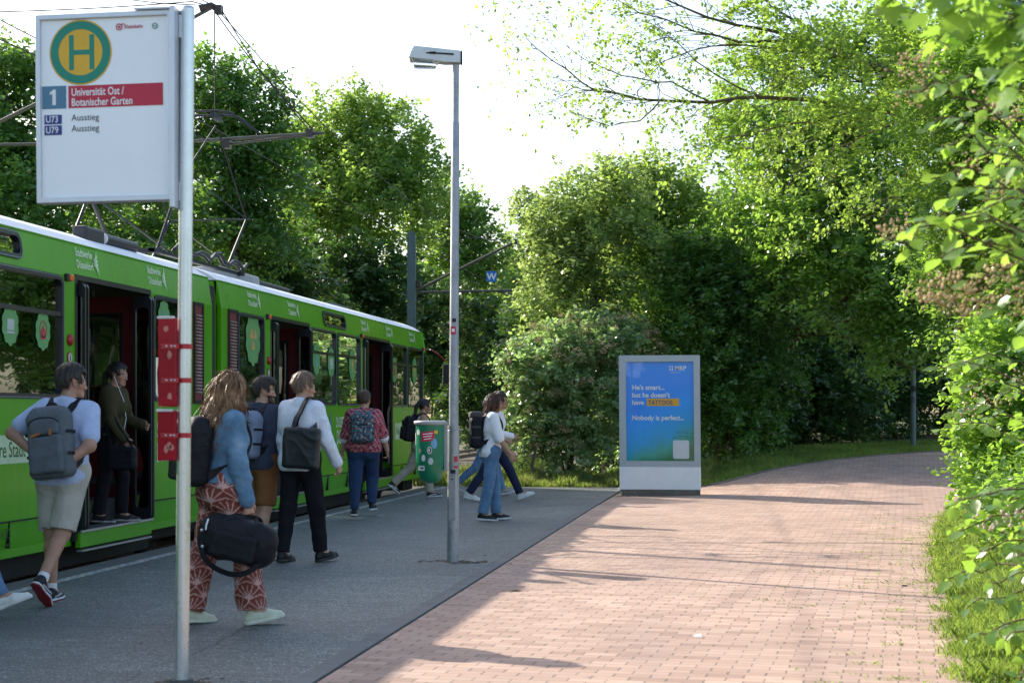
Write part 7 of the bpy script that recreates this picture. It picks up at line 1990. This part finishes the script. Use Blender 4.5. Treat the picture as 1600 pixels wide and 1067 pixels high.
person('woman with long wavy blond hair, denim jacket and terracotta fan patterned trousers', ppos(346, 11.0), 52, B, .0075, 'fair', 'long', 'blond',
       dict(name='denim_jacket', mat=M_denim, sleeve=1.93, hem=.055, g=.020, fold=.010, seed=5, collar=True), dict(kind='long', name='patterned_trousers', mat=None, col=fans, rk=.090, ra=.104, len=.97, fold=.012, seed=8), dict(col=(.62, .66, .50), sole=(.66, .70, .56), lace=(.75, .78, .66)))
P4 = PEOPLE[-1]
backpack('plain black backpack worn over a denim jacket', P4, C_darkp, (.30, .17, .46), .255, 0, C_darkp, None, .007, 9)
# duffel bag hanging from her right hand
wr = P4[1].wr[1] + P4[1].hd[1] * .09; cb = wr + np.array([.085, -.115, -.160])
o, off = carried('duffel_bag', 'big black duffel bag carried low by the woman in patterned trousers', 'bag', P4, cb + np.array([0, 0, -.17]))
Rd = rz(-32) @ rx(-14); dl_ = lambda x, y, z: cb + Rd @ np.array([x, y, z])
F_ = Field(.008); F_.box(cb, (.125, .262, .145), .11, Rd, k=.03); F_.disp = folds(.011, 21, .6); field_obj('bag_body', F_.mesh(), C_darkp, o, None, off)
F_ = Field(.008); F_.box(dl_(.128, 0, -.03), (.028, .15, .085), .025, Rd, k=.02); F_.disp = folds(.004, 22, .6); field_obj('side_pocket', F_.mesh(), C_darkp, o, None, off)
for sx in (-.10, .10): ribbon('handle', [dl_(sx, -.11, .03), dl_(sx * .9, -.09, .15), wr + np.array([0, -.04, -.02]), wr + np.array([0, .04, -.02]), dl_(sx * .9, .11, .15), dl_(sx, .11, .03)], [Rd @ np.array([np.sign(sx), 0, .3])] * 6, .03, .008, C_darkp, o, off)
ribbon('long_strap', [dl_(.10, -.22, -.06), dl_(.12, -.17, -.15), dl_(.12, -.08, -.20), dl_(.12, .04, -.215), dl_(.11, .13, -.18), dl_(.08, .20, -.09)], [Rd @ np.array([1., 0, -.3])] * 6, .035, .008, C_darkp, o, off)
for y, z in ((-.22, .02), (-.19, -.08)):
    m = MB(); m.lathe([(.012, 0), (.012, .004), (.001, .008)], Vector(dl_(.126, y, z) - off), 12, M=Matrix.Rotation(R(90), 3, 'Y')); f_ = m.build('stud', M_alu, o, at=(0, 0, 0)); f_.location = (0, 0, 0)
m = MB(); m.tube([Vector(dl_(.112, -.20, .10) - off), Vector(dl_(.128, -.20, .06) - off), Vector(dl_(.132, -.195, .03) - off)], .007, 8)
f_ = m.build('metal_clasp', M_alu, o, at=(0, 0, 0)); f_.location = (0, 0, 0)
# 5 man in rust shorts
B = Body(1.78, lean=3, head=(52, 5), L=(8, 2, 6, 0), Rr=(-6, 2, 8, -4), aL=(6, 8, 18, 10), aR=(8, 10, 25, 10))
person('bearded man in a slate tee and rust brown shorts with a two tone backpack', ppos(406, 15.9), 22, B, .009, 'fair', 'fringe', 'dark', dict(name='tee', mat=C_navyt, sleeve=.85, hem=-.07, g=.022, fold=.008), dict(kind='shorts', name='shorts', mat=C_rust, r=.098), dict(col=(.05, .05, .05), sole=(.5, .5, .5), sock=C_sock), beard=True)
backpack('grey blue backpack with black side pockets on the man in rust shorts', PEOPLE[-1], C_greyblue, (.31, .17, .46), .26, 4, C_darkp, None, .009, 15)
# 6 man in the white shirt with the tote
B = Body(1.82, lean=2, head=(28, 4), L=(-6, 3, 3, -2), Rr=(10, 4, 4, 8), aL=(6, 9, 14, 10), aR=(10, 15, 24, 18), girth=1.04, curl=38)
person('fair haired man in a striped white shirt and black trousers with a black tote', ppos(470, 15.64), 22, B, .008, 'fair', 'short', 'sand', dict(name='shirt', mat=M_stripe, sleeve=1.90, hem=-.09, g=.021, fold=.011, seed=11, collar=True), dict(kind='long', name='trousers', mat=C_black, rk=.074, ra=.064, fold=.008), dict(col=(.010, .010, .012), sole=(.03, .03, .03), lace=(.012, .012, .014)))
P6 = PEOPLE[-1]; B6 = P6[1]
tc = B6.tp(.145, -.185, .12)
o, off = carried('tote_bag', 'flat black leather tote hanging behind the man in the white shirt', 'bag', P6, tc + np.array([0, 0, -.19]))
Rt = B6.T @ rz(14) @ ry(3); tl_ = lambda x, y, z: tc + Rt @ np.array([x, y, z])
F_ = Field(.008); F_.box(tc, (.185, .045, .195), .03, Rt, k=.02); F_.disp = folds(.009, 31, .9); field_obj('bag_body', F_.mesh(), M_tote, o, None, off)
for y in (-.03, .03): ribbon('handle', [tl_(-.085, y, .17), tl_(-.075, y * .6, .27), B6.tp(.098, -.155 + y * .3, .44), B6.tp(.112, -.09 + y * .3, .565), B6.tp(.118, -.01 + y * .2, .600), B6.tp(.13, .11 + y * .3, .50), B6.tp(.19, .09 + y, .38), tl_(.085, y, .17)], [Rt @ np.array([0, -1., 0])] * 2 + [B6.T @ np.array([0, -1., .3]), B6.T @ np.array([0, -1., .8]), B6.T @ np.array([0, 0, 1.]), B6.T @ np.array([.3, 1., .5])] + [Rt @ np.array([1., 0, 0])] * 2, .04, .007, M_tote, o, off)
# 7 person in the second doorway
def blotch(c0, c1, fq, th_, seed, c2=None):
    r = np.random.default_rng(seed); K = r.normal(size=(7, 3)) * fq; ph = r.uniform(0, 6.28, 7)
    def f(L):
        n = sum(np.sin(L @ K[i] + ph[i]) for i in range(7)); n2 = sum(np.sin(L @ K[(i + 3) % 7][::-1] * 1.4 + ph[i] * 2) for i in range(7))
        o = np.where(n[:, None] > th_, np.array(c1), np.array(c0))
        if c2 is not None:
            for j, cc in enumerate(c2): o = np.where((n2 > 1.2 + .0 * j)[:, None] & ((np.floor(n * 1.3) % len(c2)) == j)[:, None], np.array(cc), o)
        return o
    return f
B = Body(1.72, lean=4, head=(-40, 6), fem=True)
person('person in a black and white patterned top standing inside the middle door', Vector((XT - .55, ty(450) + .2, .522)), 95, B, .011, 'tan', 'short', 'black', dict(name='top', mat=None, col=blotch((.62, .62, .60), (.03, .03, .03), 60, .8, 3), sleeve=.8, hem=-.05), dict(kind='long', name='trousers', mat=C_black), dict(col=(.04, .04, .04), sole=(.2, .2, .2)))
# 8 person in the red patterned shirt
B = Body(1.75, lean=3, head=(18, 6), L=(-3, 2, 4, -2), Rr=(30, 1, 46, 0), aL=(4, 16, 14, 12), aR=(8, 18, 20, 12), girth=1.30, fem=True, curl=40)
person('person in a red patterned shirt and dark jeans boarding by the front door', ppos(568, 22.8), -9, B, .010, 'fair', 'short', 'brown', dict(name='shirt', mat=None, col=blotch((.42, .07, .10), (.10, .03, .05), 70, .6, 5, [(.55, .25, .25)]), sleeve=1.12, hem=-.05, g=.022, fold=.010, belly=.012), dict(kind='long', name='jeans', mat=C_jean, rk=.070, ra=.060), dict(col=(.012, .012, .015), sole=(.6, .6, .6)))
backpack('colourful floral backpack on the person in the red shirt', PEOPLE[-1], None, (.33, .17, .42), .28, 0, C_darkp, None, .009, 25, col=blotch((.045, .13, .17), (.05, .05, .09), 75, .4, 6, [(.55, .55, .55), (.42, .08, .07), (.55, .22, .07), (.20, .34, .38), (.08, .16, .22)]), strapmat=cloth('strap_teal', (.05, .17, .22)))
# 9 woman with the ponytail
B = Body(1.70, lean=5, head=(0, 10), L=(-22, 2, 26, -38), Rr=(14, 2, 8, 4), aL=(10, 6, 30, 10), aR=(-10, 10, 30, 10), fem=True)
person('woman with a dark ponytail, white tank top and beige trousers past the bin', ppos(657, 28.0), 68, B, .011, 'mid', 'tail', 'black', dict(name='tank_top', mat=C_white, sleeve=0, hem=.03, g=.010), dict(kind='long', name='trousers', mat=C_tan, rk=.075, ra=.075), dict(col=(.03, .03, .035), sole=(.65, .65, .65), stripe=(.6, .6, .6)))
backpack('small black backpack on the woman with the ponytail', PEOPLE[-1], C_darkp, (.30, .18, .44), .27, 0, C_darkp, None, .011, 35)
# 10 person in the white shirt right of the post
B = Body(1.70, lean=1, head=(-4, 12), L=(8, 2, 6, 2), Rr=(-7, 2, 5, -4), aL=(14, 6, 30, 12), aR=(16, 10, 20, 8), toe=8, curl=32)
person('brown haired person in a white shirt and blue jeans right of the lamp post', ppos(768, 21.8), 74, B, .009, 'mid', 'bob', 'chest', dict(name='shirt', mat=C_white, sleeve=1.0, hem=-.06, g=.018, fold=.010, seed=41, collar=True), dict(kind='long', name='jeans', mat=C_jeanl, rk=.074, ra=.074, fold=.009), dict(col=(.012, .012, .013), sole=(.66, .66, .64), lace=(.02, .02, .02)))
backpack('slim black roll top backpack on the person in the white shirt', PEOPLE[-1], C_darkp, (.28, .17, .46), .29, 0, cloth('flap_grey', (.07, .065, .065)), None, .009, 45, kind='roll', pocket=False, strapmat=C_darkp)
# 11, 12 two more behind
B = Body(1.86, lean=6, head=(6, 6), L=(30, 2, 6, 20), Rr=(-24, 2, 10, -12), aL=(-8, 8, 40, 20), aR=(4, 6, 84, 30), toe=3)
person('striding man in navy trousers and white sneakers behind the white shirt', ppos(774, 26.8), 82, B, .011, 'tan', 'curly', 'dark', dict(name='shirt', mat=C_white, sleeve=1.9, hem=-.06, g=.02), dict(kind='long', name='trousers', mat=C_navy, rk=.070, ra=.062), dict(col=(.70, .70, .69), sole=W_SOLE, lace=(.7, .7, .7)))
B = Body(1.72, lean=5, head=(0, 8), L=(24, 2, 10, 12), Rr=(-28, 2, 22, -34), aL=(-14, 8, 30, 10), aR=(22, 8, 50, 20))
person('person in jeans and grey sneakers mostly hidden behind the striding man', ppos(761, 28.6), 82, B, .012, 'mid', 'short', 'dark', dict(name='tee', mat=C_maroon, sleeve=.8, hem=-.06), dict(kind='long', name='jeans', mat=C_jeanl, rk=.07, ra=.064), dict(col=(.28, .29, .29), sole=(.6, .6, .6)))
# 13 walker stepping in at the left edge
B = Body(1.76, lean=4, head=(0, 5), L=(-20, 2, 14, -20), Rr=(30, 2, 6, 22), aL=(-6, 8, 20, 10), aR=(-16, 8, 15, 10), toe=4)
q_ = B.ank[1]; person('walker at the left edge of whom only a white sneaker shows', ppos(20, 11.35) - Vector((rz(-80) @ np.array([q_[0], q_[1] + .09, 0])).tolist()), 80, B, .0085, 'mid', 'short', 'dark', dict(name='tee', mat=C_black, sleeve=.8, hem=-.06), dict(kind='long', name='jeans', mat=C_jeanl, rk=.07, ra=.064), dict(col=(.74, .74, .72), sole=W_SOLE, lace=(.78, .78, .76)))
